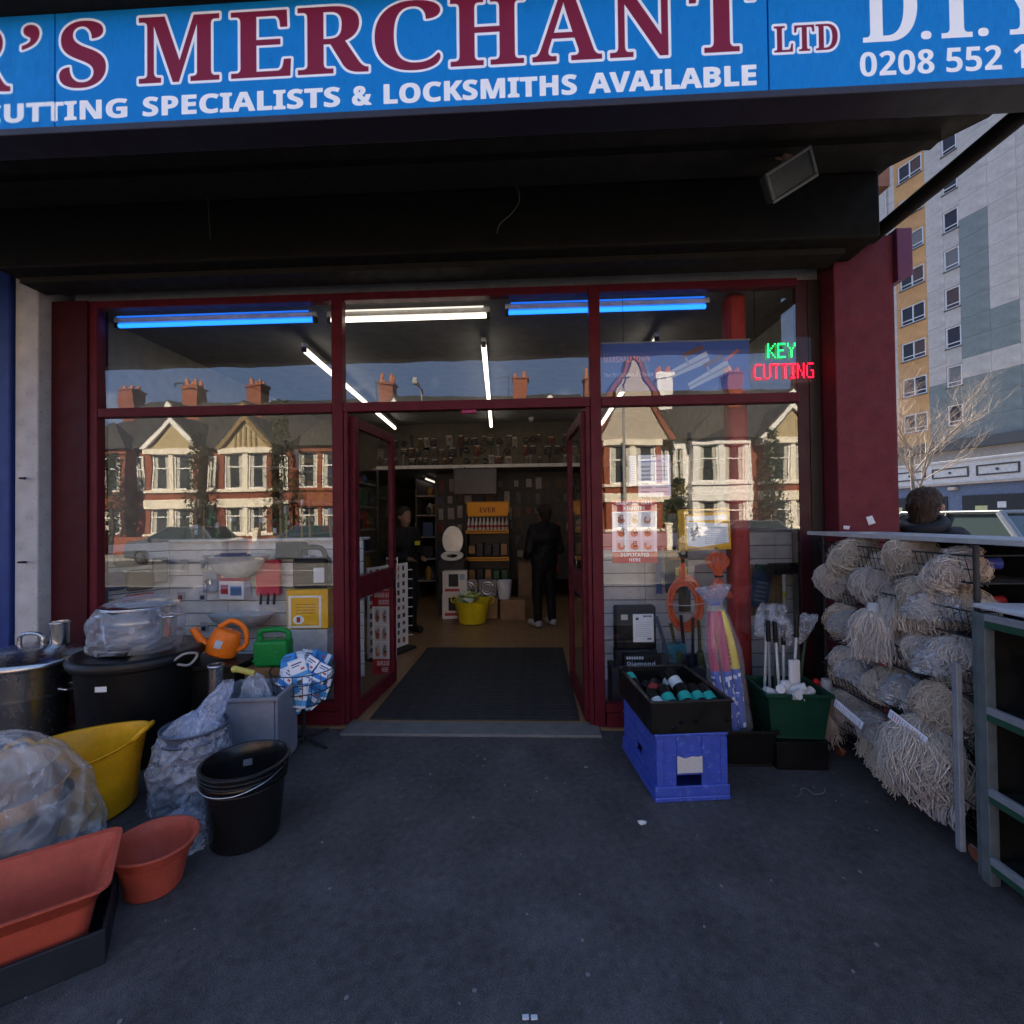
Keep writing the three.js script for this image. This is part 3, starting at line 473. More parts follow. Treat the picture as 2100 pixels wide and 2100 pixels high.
// ---------------------------------------------------------------- the terrace across the street, mirrored in the shop's glass
{
  const brick = [mat([0.25, 0.075, 0.04], 0.9, { map: grime, scale: 0.6 }), mat([0.22, 0.07, 0.042], 0.9, { map: grime, scale: 0.6 })], cream = mat([0.82, 0.74, 0.6], 0.7, { scale: 0.5 }), white = mat([0.82, 0.8, 0.76], 0.6), slate = mat([0.04, 0.038, 0.036], 0.75, { map: grime, scale: 0.5 }), pane = mat([0.05, 0.055, 0.055], 0.05, { rv: false }), curtain = mat([0.5, 0.48, 0.42], 0.9), pot = mat([0.45, 0.17, 0.09], 0.85), timber = mat([0.22, 0.15, 0.07], 0.8), pebble = mat([0.4, 0.32, 0.18], 0.95, { map: grime, scale: 2 });
  const Zh = 18.4, render = mat([0.42, 0.36, 0.29], 0.9, { map: grime, scale: 0.7 });
  const win = (h, x0, x1, y0, y1, z, sashes = 1) => {            // a sash window set in the face at local z (street side is -z)
    const w = part(h, 'window', [span(x0, x1, y1 - 0.08, y1, z - 0.05, z + 0.05), span(x0, x1, y0, y0 + 0.1, z - 0.05, z + 0.05), span(x0, x0 + 0.08, y0 + 0.1, y1 - 0.08, z - 0.05, z + 0.05), span(x1 - 0.08, x1, y0 + 0.1, y1 - 0.08, z - 0.05, z + 0.05), span(x0 + 0.08, x1 - 0.08, (y0 + y1) / 2 + 0.2, (y0 + y1) / 2 + 0.26, z - 0.04, z + 0.04)], white);
    part(w, 'pane', [span(x0 + 0.08, x1 - 0.08, y0 + 0.1, y1 - 0.08, z + 0.005, z + 0.02)], pane);
    part(w, 'curtain', [span(x0 + 0.1, x0 + 0.28, y0 + 0.12, y1 - 0.1, z + 0.0, z + 0.004), span(x1 - 0.28, x1 - 0.1, y0 + 0.12, y1 - 0.1, z + 0.0, z + 0.004)], curtain);
  };
  const house = (label, x, bayX, o = {}) => {
    const W = 4.2, h = thing('terraced_house', label, 'house', [x, 0, Zh], 0, 'terraced houses across the street');
    const B = o.wall ?? brick[o.k ?? 0], trim = o.trim ?? cream;
    part(h, 'wall', [span(-W / 2, W / 2, 0, 6.0, 0, 7)], B);
    const roofPts = [[-0.3, 5.85], [3.5, 8.4], [7.2, 5.85], [7.2, 6.0], [3.5, 8.55], [-0.3, 6.0]];
    part(h, 'roof', [prism(roofPts, W).rotateY(-Math.PI / 2).translate(W / 2, 0, 0)], slate);
    // two storey bay with gable
    const a = bayX - 1.5, b = bayX + 1.5;
    const bay = part(h, 'bay', [span(a, b, 0, 0.95, -0.75, 0), span(a, b, 2.6, 3.45, -0.75, 0), span(a, a + 0.3, 0.95, 2.6, -0.75, 0), span(b - 0.3, b, 0.95, 2.6, -0.75, 0), span(a, a + 0.3, 3.45, 5.5, -0.75, 0), span(b - 0.3, b, 3.45, 5.5, -0.75, 0)], B);
    part(h, 'lintel', [rspan(a - 0.08, b + 0.08, 2.45, 2.95, -0.82, 0.0, 0.03)], trim); part(h, 'lintel', [rspan(a - 0.08, b + 0.08, 5.42, 5.75, -0.82, 0.0, 0.03)], trim);
    part(h, 'sill', [rspan(a - 0.08, b + 0.08, 0.88, 1.02, -0.84, -0.02, 0.02)], trim); part(h, 'sill', [rspan(a - 0.08, b + 0.08, 3.3, 3.46, -0.84, -0.02, 0.02)], trim);
    for (const y of [[1.02, 2.46], [3.46, 5.43]]) { win(h, a + 0.3, bayX - 0.12, y[0], y[1], -0.62); win(h, bayX + 0.12, b - 0.3, y[0], y[1], -0.62); part(h, 'mullion', [span(bayX - 0.12, bayX + 0.12, y[0], y[1], -0.76, -0.3)], trim); }
    const gw = o.top ? 0.75 : 0.22, ga = a - gw, gb = b + gw, top = o.top ?? 7.55;
    if (o.hip) part(h, 'bay_roof', [(() => { const g = new THREE.BufferGeometry(), P = [[ga, 5.75, -1], [gb, 5.75, -1], [gb, 5.75, 1], [ga, 5.75, 1], [bayX, top, 0.2]]; g.setAttribute('position', new THREE.Float32BufferAttribute(P.flat(), 3)); g.setIndex([0, 1, 4, 1, 2, 4, 2, 3, 4, 3, 0, 4]); const n = g.toNonIndexed(); n.computeVertexNormals(); return norm(n); })()], slate);
    else {
      part(h, 'gable', [prism([[ga + 0.2, 5.75], [gb - 0.2, 5.75], [bayX, top - 0.18]], 3).translate(0, 0, -0.68)], o.gable ?? pebble);
      part(h, 'bargeboard', [prism([[ga, 5.72], [ga + 0.3, 5.72], [bayX, top - 0.3], [gb - 0.3, 5.72], [gb, 5.72], [bayX, top]], 0.12).translate(0, 0, -0.86)], o.barge ?? white);
      part(h, 'bay_roof', [prism([[ga - 0.05, 5.74], [bayX, top + 0.03], [gb + 0.05, 5.74], [gb + 0.05, 5.84], [bayX, top + 0.14], [ga - 0.05, 5.84]], 3).translate(0, 0, -0.8)], slate);
      if (o.beams) part(h, 'gable_beams', [-0.6, -0.3, 0, 0.3, 0.6].map((d) => span(bayX + d - 0.05, bayX + d + 0.05, 5.76, 5.8 + (1.45 - Math.abs(d)) * 0.8, -0.73, -0.68)), timber);
    }
    // door and window beside the bay
    const dx = bayX > 0 ? -1.82 : 1.82;
    const d = part(h, 'door', [span(dx - 0.25, dx + 0.25, 0.1, 2.2, -0.06, 0.0)], mat(pick([[0.2, 0.03, 0.03], [0.04, 0.09, 0.06], [0.3, 0.3, 0.3]]), 0.5)); part(d, 'fanlight', [span(dx - 0.25, dx + 0.25, 2.25, 2.6, -0.04, 0.0)], pane);
    part(h, 'door_arch', [rspan(dx - 0.27, dx + 0.27, 2.62, 2.82, -0.12, 0.0, 0.02)], trim);
    win(h, dx - 0.24, dx + 0.24, 3.5, 5.4, -0.05); part(h, 'sill', [rspan(dx - 0.27, dx + 0.27, 3.38, 3.5, -0.14, 0, 0.02)], trim);
    if (o.chim === 0 || o.hip) { part(h, 'aerial', [rod([W / 2 - 0.3, 8.3, 3.5], [W / 2 - 0.3, 9.8, 3.5], 0.025), rod([W / 2 - 0.9, 9.7, 3.5], [W / 2 + 0.2, 9.85, 3.5], 0.02)], slate); }
    const c = o.chim === 0 ? new THREE.Group() : part(h, 'chimney', [rspan(-W / 2, -W / 2 + 0.9, 7.2, 9.4, 3, 4, 0.02), rspan(-W / 2 - 0.08, -W / 2 + 0.98, 9.4, 9.55, 2.92, 4.08, 0.02)], B);
    for (let i = 0; i < (o.chim === 0 ? 0 : 4); i++) part(c, 'chimney_pot', [cyl(0.1, 0.13, 0.4, -W / 2 + 0.15 + (i % 2) * 0.55, 9.75, 3.25 + (i >> 1) * 0.5, 10)], pot);
    part(h, 'garden_wall', [span(dx > 0 ? -W / 2 : dx + 0.4, dx > 0 ? dx - 0.4 : W / 2, 0, 0.9, -2.1, -1.9)].filter(Boolean), B);
    for (const px of [dx > 0 ? dx - 0.4 : dx + 0.4]) part(h, 'gate_post', [span(px - 0.14, px + 0.14, 0, 1.25, -2.17, -1.83), rspan(px - 0.18, px + 0.18, 1.25, 1.33, -2.2, -1.8)], trim);
    return h;
  };
  house('terraced house at the row\'s dark end with hipped bay roof', -24.2, 0, { hip: true, k: 1, trim: brick[0], chim: 1 });
  house('terraced house with white bargeboards on its pebble dashed gable', -20.0, 0, { k: 0 });
  house('terraced house with dark half timbered gable', -15.8, 0, { beams: true, barge: timber, k: 1, chim: 1 });
  house('terraced house with hipped slate bay roof and red brick bay', -11.6, 0, { hip: true, k: 1, trim: brick[1], chim: 0 });
  house('terraced house with plain brick gable and tall chimney', -7.4, 0, { k: 1, gable: brick[1], beams: true, trim: brick[0], chim: 1 });
  house('terraced house with hipped bay between two gabled ones', -3.2, 0, { hip: true, k: 1, chim: 0 });
  house('terraced house with cream trimmed bay and tan gable', 1.0, 0, { gable: render, k: 0 });
  house('terraced house with tall tan gable facing the right window', 5.4, 0, { gable: render, barge: brick[1], wall: brick[0], top: 9.7, k: 0 });
  house('white rendered terraced house with grey roof', 9.8, 0.2, { wall: white, trim: white, hip: true });
  house('terraced house with red brick bay beside the white one', 14.0, -0.3, { k: 0 });
  house('last terraced house of the row with half timbered gable', 18.2, 0.2, { k: 1, beams: true });
  // dark evergreens in the front gardens, each with its own crown
  const leafM = [mat([0.035, 0.05, 0.02], 0.8), mat([0.05, 0.06, 0.025], 0.8)];
  const garden = (x, z, h, w, lab) => { const t = thing('evergreen_tree', lab, 'tree', [x, 0, z]); part(t, 'trunk', [cyl(0.07, 0.13, h * 0.5, 0, h * 0.25, 0, 9)], mat([0.1, 0.07, 0.05], 0.9)); const P = []; for (let i = 0; i < 1500; i++) { const y = Math.pow(rnd(), 0.8), a = rr(0, 6.283), r = w * Math.sqrt(rnd()) * (1.05 - 0.75 * y) * (0.8 + 0.35 * n3(Math.cos(a) * 1.5, y * 4, Math.sin(a) * 1.5)), c = [Math.cos(a) * r, h * (0.16 + 0.84 * y), Math.sin(a) * r], s = rr(0.06, 0.14); for (let k = 0; k < 3; k++) P.push(c[0] + rr(-s, s), c[1] + rr(-s, s), c[2] + rr(-s, s)); } const g = new THREE.BufferGeometry(); g.setAttribute('position', new THREE.Float32BufferAttribute(P, 3)); part(t, 'crown', [norm(g)], leafM[Math.abs(Math.round(x)) % 2]); };
  garden(-17.9, 16.7, 6.4, 1.0, 'dark evergreen between the white gabled and half timbered houses'); garden(-13.2, 16.6, 7.4, 1.25, 'tall dark evergreen right of the half timbered house'); garden(-22.6, 16.7, 5.4, 1.3, 'broad dark evergreen left of the white gabled house'); garden(7.5, 16.9, 3.6, 1.1, 'low dark evergreen beside the tall tan gable'); garden(12.2, 16.8, 6.0, 1.1, 'dark evergreen right of the white rendered house'); garden(-9.3, 16.8, 5.0, 0.9, 'slim dark evergreen by the brick gabled house');
  for (const [x, lab] of [[-15.2, 'dark grey tall hatchback parked before the half timbered house'], [-9.6, 'dark grey tall hatchback parked before the brick gabled house'], [8.6, 'dark grey tall hatchback parked before the white rendered house']]) copy(carProto, 'parked_car', [x, -0.12, 12.5], Math.PI / 2 + 0.02, lab).scale.setScalar(1.05);
  const pole = (x, label) => { const t = thing('street_lamp', label, 'street lamp', [x, 0, 15.2]); part(t, 'column', [cyl(0.06, 0.1, 7.4, 0, 3.7, 0, 12)], mat([0.3, 0.3, 0.3], 0.5)); part(t, 'arm', [rod([0, 7.35, 0], [0, 7.5, -0.9], 0.04)], mat([0.3, 0.3, 0.3], 0.5)); part(t, 'lamp_head', [rbox(0.22, 0.12, 0.6, 0, 7.5, -1.1, 0.05, 2)], mat([0.35, 0.35, 0.34], 0.5)); };
  pole(-5.3, 'grey street lamp post by the brick gabled terraced house'); pole(4.4, 'grey street lamp post by the cream bayed terraced house');
}

// ---------------------------------------------------------------- inside the shop
single('entrance_mat', 'dark ribbed entrance mat lying inside the open doorway', 'mat', [rspan(-1.36, 0.36, 0.012, 0.022, -5.95, -3.82, 0.004), ...Array.from({ length: 34 }, (_, i) => span(-1.34, 0.34, 0.022, 0.0255, -5.92 + i * 0.061, -5.89 + i * 0.061))], mat([0.035, 0.036, 0.038], 0.95, { bump: 0.003 }));
const boxTone = [[0.3, 0.05, 0.04], [0.05, 0.08, 0.2], [0.04, 0.04, 0.05], [0.45, 0.46, 0.48]].map((c) => mat(c, 0.5));
const mSlat = [mat([0.84, 0.84, 0.84], 0.5, { map: grime }), mat([0.76, 0.765, 0.77], 0.5, { map: grime }), mat([0.83, 0.825, 0.82], 0.5, { map: grime })], mGroove = mat([0.28, 0.28, 0.29], 0.7);
function slatwall(label, x0, x1, y0, y1, z, seam) {
  const t = thing('slatwall', label, 'slatwall', [0, 0, 0]);
  part(t, 'backing', [span(x0, x1, y0, y1, z - 0.03, z - 0.012)], mGroove);
  const P = 0.122; let i = 0;
  for (let y = y0; y < y1 - 0.05; y += P) for (const [a, b] of seam ? [[x0, seam], [seam, x1]] : [[x0, x1]]) part(t, 'slat', [rspan(a + 0.002, b - 0.002, y + 0.004, Math.min(y1, y + P - 0.006), z - 0.012, z, 0.003)], mSlat[i++ % 3]);
  for (const x of [x0 + 0.05, x1 - 0.05]) part(t, 'leg', [span(x - 0.02, x + 0.02, 0.013, y0, z - 0.03, z)], mGroove);
  return t;
}
slatwall('white slatted display wall behind the left window', -3.55, -1.62, 0.16, 1.46, -4.42, -2.95);
slatwall('white slatted display wall behind the right window', 0.62, 2.34, 0.16, 1.52, -4.35, 1.02);
single('red_post', 'round edged red post standing inside the right window', 'post', rbox(0.16, 3.48, 0.16, 0, 1.752, 0, 0.05, 3), mat([0.42, 0.045, 0.04], 0.6, { map: grime }), [1.7, 0, -3.98]);

const label = (w, h, draw, base = '#ffffff') => new THREE.MeshStandardMaterial({ map: canvasTex(w, h, (g) => { g.fillStyle = base; g.fillRect(0, 0, w, h); draw(g, w, h); }), roughness: 0.6, side: THREE.DoubleSide });
function facePrint(g, x0, x1, y0, y1) { const p = g.attributes.position, u = g.attributes.uv; for (let i = 0; i < p.count; i++) u.setXY(i, (p.getX(i) - x0) / (x1 - x0), (p.getY(i) - y0) / (y1 - y0)); return g; }
function sheet(name, lab, cat, x0, x1, y0, y1, z, m, tilt = 0, th = 0.004) {
  const w = x1 - x0, h = y1 - y0, g = facePrint(box(w, h, th), -w / 2, w / 2, -h / 2, h / 2); g.rotateZ(tilt);
  return single(name, lab, cat, g, m, [(x0 + x1) / 2, (y0 + y1) / 2, z]);
}
const wordLines = (g, x, y, w, n, dy, c, lh = 3) => { g.fillStyle = c; for (let i = 0; i < n; i++) { let a = x; while (a < x + w) { const l = rr(5, 22); g.fillRect(a, y + i * dy, Math.min(l, x + w - a), lh); a += l + 4; } } };
// posters and notices in the right window
const remotesMat = label(360, 512, (g, w, h) => {
  g.fillStyle = '#c4232b'; g.fillRect(0, 0, w, 98); g.fillRect(0, h - 92, w, 92);
  g.fillStyle = '#fff'; g.textAlign = 'center'; g.font = 'bold 39px sans-serif'; g.fillText('GARAGE & GATE', w / 2, 42); g.fillText('REMOTES', w / 2, 86); g.fillText('DUPLICATED', w / 2, h - 52); g.fillText('HERE', w / 2, h - 12);
  g.font = '13px sans-serif'; g.fillStyle = '#fff';
  for (let j = 0; j < 3; j++) for (let i = 0; i < 3; i++) {
    const x = 30 + i * 106, y = 108 + j * 106; g.fillStyle = '#e9e6ea'; g.fillRect(x, y, 92, 98);
    g.fillStyle = pick(['#c87f5d', '#b4603f', '#c9876a']); g.beginPath(); g.ellipse(x + 44, y + 62, 30, 24, rr(-0.6, 0.6), 0, 7); g.fill(); g.beginPath(); g.ellipse(x + 22 + rr(0, 10), y + 52, 12, 26, rr(-0.6, 0.3), 0, 7); g.fill();
    g.fillStyle = pick(['#5b2a1f', '#803226', '#d7d2cd', '#3c3c44']); g.save(); g.translate(x + 48, y + 42); g.rotate(rr(-0.7, 0.7)); g.fillRect(-14, -26, 28, 48); g.fillStyle = '#e4ded8'; g.fillRect(-7, -18, 14, 8); g.fillRect(-7, -4, 14, 8); g.restore();
  }
});
sheet('remotes_poster', 'red and white garage remotes poster stuck inside right window', 'poster', 0.632, 0.985, 1.285, 1.79, -3.775, remotesMat);
sheet('opening_hours_notice', 'white opening hours sheet stuck high inside right window', 'notice', 0.845, 1.1, 1.81, 2.143, -3.775, label(256, 330, (g, w, h) => {
  g.fillStyle = '#4f72c4'; g.font = 'bold 25px sans-serif'; g.textAlign = 'center'; g.fillText('OPENING HOURS', w / 2, 58);
  g.fillStyle = '#222'; g.font = 'bold 17px sans-serif'; g.textAlign = 'left'; ['MONDAY', 'TUESDAY', 'WEDNESDAY', 'THURSDAY', 'FRIDAY', 'SATURDAY', 'SUNDAY'].forEach((d, i) => { g.fillText(d, 22, 100 + i * 33); g.fillStyle = '#666'; for (let k = 0; k < 5; k++) g.fillRect(140 + k * 19, 91 + i * 33, 14, 5); g.fillStyle = '#222'; });
  g.fillRect(110, 8, 40, 6);
}, '#e9e9f2'));
sheet('pale_notice_strip', 'narrow pale blue strip of notices left of the opening hours', 'notice', 0.775, 0.83, 1.9, 2.14, -3.778, label(64, 256, (g) => wordLines(g, 6, 14, 50, 16, 15, '#5d78b8', 4), '#cfd6ea'));
{
  const t = thing('yellow_notice', 'tilted yellow bordered notice packet in right window by the red post', 'notice', [1.385, 1.545, -3.8]); t.rotation.z = 0.03;
  part(t, 'card', [facePrint(rbox(0.36, 0.33, 0.02, 0, 0, 0, 0.003), -0.18, 0.18, -0.165, 0.165)], label(400, 370, (g, w, h) => { g.fillStyle = '#e9ad14'; g.fillRect(0, 0, w, h); g.fillStyle = '#2a2a30'; g.fillRect(40, 12, 40, 30); wordLines(g, 95, 16, 270, 1, 20, '#3a3320', 20); g.fillStyle = '#f4f4f4'; g.fillRect(20, 62, w - 40, 40); g.beginPath(); g.moveTo(20, 110); g.lineTo(w - 20, 140); g.lineTo(w - 20, h - 60); g.lineTo(120, h - 30); g.lineTo(20, h - 45); g.fill(); for (let i = 0; i < 40; i++) { g.fillStyle = pick(['#444', '#888', '#a9a3a0', '#666c74']); g.fillRect(50 + rr(0, 80), 150 + rr(0, 120), rr(6, 24), rr(6, 20)); } wordLines(g, 175, 170, 190, 9, 17, '#8d90a8', 5); g.fillStyle = '#d29a10'; g.fillRect(0, h - 30, w, 30); wordLines(g, 20, h - 20, 110, 1, 10, '#3a3320', 10); g.fillStyle = '#3a3320'; g.fillRect(250, h - 22, 30, 14); }));
  part(t, 'folder_edge', [rbox(0.05, 0.33, 0.03, -0.2, 0, -0.01, 0.004)], mat([0.62, 0.36, 0.03], 0.6));
}
{ // trowel banner hung in the upper right pane
  const t = thing('trowel_banner', 'blue advertising banner with trowels hung in upper right pane', 'banner', [0, 0, 0]);
  part(t, 'banner_sheet', [facePrint(span(0.575, 1.74, 2.66, 3.05, -3.806, -3.8), 0.575, 1.74, 2.66, 3.05)], label(1024, 310, (g, w, h) => {
    g.fillStyle = '#3c5aa8'; g.fillRect(0, 0, w, h); g.font = 'bold 50px sans-serif'; g.fillStyle = '#c98d9e'; g.fillText('MARSHALLTOWN', 10, 120, 330); g.font = 'bold 40px sans-serif'; g.fillStyle = '#aab4d8'; g.fillText('The Professional Choice', 10, 215, 350);
    const tr = (x, y, r, s) => { g.save(); g.translate(x, y); g.rotate(r); g.scale(s, s); g.fillStyle = '#b9c2d6'; g.beginPath(); g.moveTo(-150, -16); g.lineTo(120, -28); g.lineTo(120, 34); g.lineTo(-150, 20); g.fill(); g.fillStyle = '#8c97b4'; g.fillRect(-150, -2, 270, 10); g.fillStyle = '#6d4a4c'; g.fillRect(-20, -70, 130, 26); g.fillStyle = '#9aa3b8'; g.fillRect(-8, -46, 12, 40); g.restore(); };
    tr(610, 150, -0.4, 1.2); tr(760, 210, -0.45, 1.15); g.fillStyle = '#c45b46'; g.save(); g.translate(905, 95); g.rotate(-0.6); g.fillRect(-60, -10, 120, 18); g.restore();
  }));
  part(t, 'banner_rod', [rod([0.57, 3.055, -3.803], [1.75, 3.055, -3.803], 0.008)], mat([0.3, 0.3, 0.32], 0.5)); part(t, 'hanging_cord', [rod([0.75, 3.06, -3.803], [0.75, 3.44, -3.803], 0.002, 4), rod([1.6, 3.06, -3.803], [1.6, 3.44, -3.803], 0.002, 4)], mDark);
}
{ // lit key cutting letters: rows of small lamps
  const t = thing('lit_letter_sign', 'lit dotted key cutting sign in green and red by the corner', 'sign', [-0.02, 0.015, -3.748]);
  const F = { K: ['10001', '10010', '10100', '11000', '10100', '10010', '10001'], E: ['11111', '10000', '10000', '11110', '10000', '10000', '11111'], Y: ['10001', '10001', '01010', '00100', '00100', '00100', '00100'], C: ['01111', '10000', '10000', '10000', '10000', '10000', '01111'], U: ['10001', '10001', '10001', '10001', '10001', '10001', '01110'], T: ['11111', '00100', '00100', '00100', '00100', '00100', '00100'], I: ['111', '010', '010', '010', '010', '010', '111'], N: ['10001', '11001', '11001', '10101', '10011', '10011', '10001'], G: ['01111', '10000', '10000', '10011', '10001', '10001', '01111'] };
  const word = (s, x0, x1, y0, y1, colour, e, li) => {
    const dots = [], width = [...s].reduce((a, c) => a + F[c][0].length + 1, -1), px = (x1 - x0) / width, py = (y1 - y0) / 7; let cx = x0;
    for (const c of s) { const rows = F[c], n = rows[0].length; rows.forEach((r, j) => [...r].forEach((b, i) => { if (b === '1') { dots.push(sphere(0.0062, cx + (i + 0.5) * px, y1 - (j + 0.5) * py, 0.006, 1, 1, 0.6, 7)); if (j < 6 && rows[j + 1][i] === '1') dots.push(sphere(0.0055, cx + (i + 0.5) * px, y1 - (j + 1) * py, 0.006, 1, 1, 0.6, 6)); if (i < n - 1 && r[i + 1] === '1') dots.push(sphere(0.0055, cx + (i + 1) * px, y1 - (j + 0.5) * py, 0.006, 1, 1, 0.6, 6)); } })); cx += (n + 1) * px; }
    part(t, 'led_letters', dots, glow(colour, e));
    const l = new THREE.RectAreaLight(colour, li, x1 - x0, 0.01); l.position.set((x0 + x1) / 2, (y0 + y1) / 2, 0.012); l.rotation.y = Math.PI; l.castShadow = true; t.add(l);
  };
  part(t, 'clear_plate', [plane(0.5, 0.36, 2.0, 2.85, -0.006)], new THREE.MeshPhysicalMaterial({ color: 0xffffff, roughness: 0.05, transmission: 1, thickness: 0, ior: 1.3, side: THREE.DoubleSide })); for (const bx of [1.79, 2.2]) part(t, 'hanger', [rod([bx, 3.02, -0.01], [bx, 3.46, -0.015], 0.003, 5)], mDark);
  word('KEY', 1.875, 2.09, 2.865, 2.985, 0x10ff66, 0.6, 0.05); word('CUTTING', 1.77, 2.225, 2.7, 2.825, 0xff1430, 0.7, 0.05);
}
// goods of the left window
{
  const hook = (t, x, y, z, l) => part(t, 'hook', [rod([x, y, z], [x, y + 0.004, z + l], 0.003, 5), rod([x, y + 0.004, z + l], [x, y + 0.018, z + l + 0.004], 0.003, 5)], mat([0.6, 0.6, 0.6], 0.3, { metal: 1 }));
  const zW = -4.42;
  { const t = thing('wash_basin', 'white wash basin holding red packet on the left slatted wall', 'basin', [-2.72, 1.28, -4.2]);
    const g = (r) => displace(lathe([[0.02, -0.14], [0.1, -0.135], [0.2, -0.07], [0.26, 0.02], [0.29, 0.06], [0.3, 0.065], [0.285, 0.055], [0.24, 0.0], [0.15, -0.1], [0.02, -0.12]], 40), (v) => { v.z *= 0.68; });
    part(t, 'bowl', [g()], mat([0.75, 0.75, 0.74], 0.15)); part(t, 'bracket', [rod([-0.12, -0.12, -0.2], [-0.12, -0.09, 0.0], 0.008), rod([0.12, -0.12, -0.2], [0.12, -0.09, 0], 0.008)], mDark);
    const p = single('red_packet', 'crumpled red and blue packet lying in the white wash basin', 'packet', displace(rbox(0.3, 0.12, 0.14, 0, 0, 0, 0.04, 4), (v) => { v.addScalar(0.02 * n3(v.x * 20, v.y * 20, v.z * 20)); }), label(64, 64, (g) => { g.fillStyle = '#b02030'; g.fillRect(0, 0, 64, 64); g.fillStyle = '#30406a'; g.fillRect(0, 0, 24, 64); g.fillStyle = '#ddd'; g.fillRect(26, 20, 30, 10); }), [-2.76, 1.3, -4.2], 0.3); }
  { const t = thing('black_jerrycan', 'black plastic jerrycan with white label on the stacked yellow box', 'jerrycan', [-1.97, 1.055, -4.12], 0.15);
    part(t, 'can', [rbox(0.3, 0.27, 0.18, 0, 0.135, 0, 0.035, 4)], mat([0.02, 0.02, 0.022], 0.4)); part(t, 'handle', [tube([[-0.1, 0.26, 0], [-0.11, 0.34, 0], [-0.03, 0.36, 0], [0.08, 0.345, 0], [0.12, 0.26, 0]], 0.024, 20, 8)], mat([0.02, 0.02, 0.022], 0.4)); part(t, 'cap', [cyl(0.03, 0.03, 0.05, -0.12, 0.295, 0, 16)], mat([0.02, 0.02, 0.02], 0.5)); part(t, 'print', [rbox(0.09, 0.13, 0.004, 0.08, 0.12, 0.091, 0.001)], label(64, 90, (g) => wordLines(g, 6, 10, 52, 8, 10, '#557', 4), '#ccd2e0')); }
  const yellowPrint = label(256, 300, (g, w, h) => { g.fillStyle = '#f2b705'; g.fillRect(0, 0, w, h); g.strokeStyle = '#f4f0e8'; g.lineWidth = 16; g.strokeRect(20, 54, w - 70, h - 70); g.fillStyle = '#fff'; g.beginPath(); g.arc(74, h - 70, 34, 0, 7); g.fill(); g.fillStyle = '#a01c1c'; g.fillRect(62, h - 90, 22, 40); wordLines(g, 60, 110, 120, 4, 22, '#8a6a10', 6); });
  { const t = thing('yellow_box', 'yellow cardboard box with white outlined print under the black jerrycan', 'box', [-1.97, 0.715, -4.12], 0.06); part(t, 'carton', [facePrint(rbox(0.36, 0.335, 0.24, 0, 0.17, 0, 0.005), -0.18, 0.18, 0, 0.34)], yellowPrint); part(t, 'lid_flap', [rbox(0.365, 0.01, 0.245, 0, 0.338, 0, 0.003)], mat([0.8, 0.5, 0.03], 0.6)); }
  { const t = thing('display_plinth', 'white plinth carton stack under the yellow box in left window', 'plinth', [-1.97, 0.0, -4.12]); part(t, 'carton', [rspan(-0.19, 0.2, 0.2, 0.44, -0.14, 0.14)], mat([0.6, 0.6, 0.62], 0.6)); part(t, 'carton', [rspan(-0.18, 0.19, 0.445, 0.71, -0.13, 0.135)], mat([0.66, 0.66, 0.68], 0.6)); part(t, 'base_carton', [rspan(-0.2, 0.21, 0.013, 0.197, -0.14, 0.14)], mat([0.5, 0.5, 0.5], 0.6)); }
  { const t = thing('red_sack', 'red printed sack with dark cords hanging in left window', 'sack', [-2.5, 0.95, -4.34]); part(t, 'sack_body', [displace(rbox(0.22, 0.34, 0.08, 0, 0.17, 0, 0.03, 5), (v) => { v.z += 0.02 * n3(v.x * 14, v.y * 9, 1); v.x *= 1 + 0.08 * Math.sin(v.y * 9); })], label(128, 160, (g) => { g.fillStyle = '#c81f3c'; g.fillRect(0, 0, 128, 160); g.fillStyle = '#e8b8b8'; for (let i = 0; i < 4; i++) g.fillRect(20, 26 + i * 16, rr(50, 90), 7); })); for (const x of [-0.07, 0.0, 0.06]) part(t, 'cord', [rod([x, -0.08, 0.02], [x + 0.01, 0.03, 0.02], 0.012)], mDark); hook(t, 0, 0.33, -0.08, 0.09); }
  { const t = thing('red_white_carton', 'red and white tool carton hanging on the left slatted wall', 'carton', [-2.84, 0.92, -4.36], -0.1); part(t, 'carton', [facePrint(rbox(0.26, 0.25, 0.1, 0, 0.125, 0, 0.004), -0.13, 0.13, 0, 0.25)], label(200, 200, (g) => { g.fillStyle = '#e0dde0'; g.fillRect(0, 0, 200, 200); g.fillStyle = '#b3202c'; g.fillRect(0, 0, 200, 62); g.fillRect(14, 90, 60, 70); g.fillStyle = '#4c6a9c'; g.fillRect(92, 100, 90, 70); wordLines(g, 20, 24, 120, 1, 10, '#f3dede', 14); })); hook(t, 0, 0.25, -0.06, 0.03); }
  { const t = thing('blister_pack', 'small silver tap in blister pack left of the red and white carton', 'packet', [-3.1, 0.98, -4.38]); part(t, 'card', [rbox(0.14, 0.2, 0.006, 0, 0.1, 0, 0.002)], mat([0.4, 0.45, 0.55], 0.5)); part(t, 'tap', [tube([[-0.02, 0.04, 0.03], [-0.02, 0.11, 0.035], [0.03, 0.12, 0.045], [0.04, 0.08, 0.05]], 0.014, 16, 8)], mat([0.75, 0.75, 0.78], 0.15, { metal: 1 })); hook(t, 0, 0.2, -0.04, 0.04); }
  { const t = thing('blue_tall_pack', 'tall pale blue hanging pack beside the red sack', 'packet', [-2.16, 0.86, -4.36]); part(t, 'card', [rbox(0.1, 0.46, 0.03, 0, 0.23, 0, 0.004)], mat([0.35, 0.5, 0.68], 0.5)); part(t, 'spine', [rbox(0.04, 0.48, 0.035, 0.075, 0.22, -0.01, 0.004)], mat([0.05, 0.08, 0.25], 0.5)); hook(t, 0, 0.46, -0.05, 0.05); }
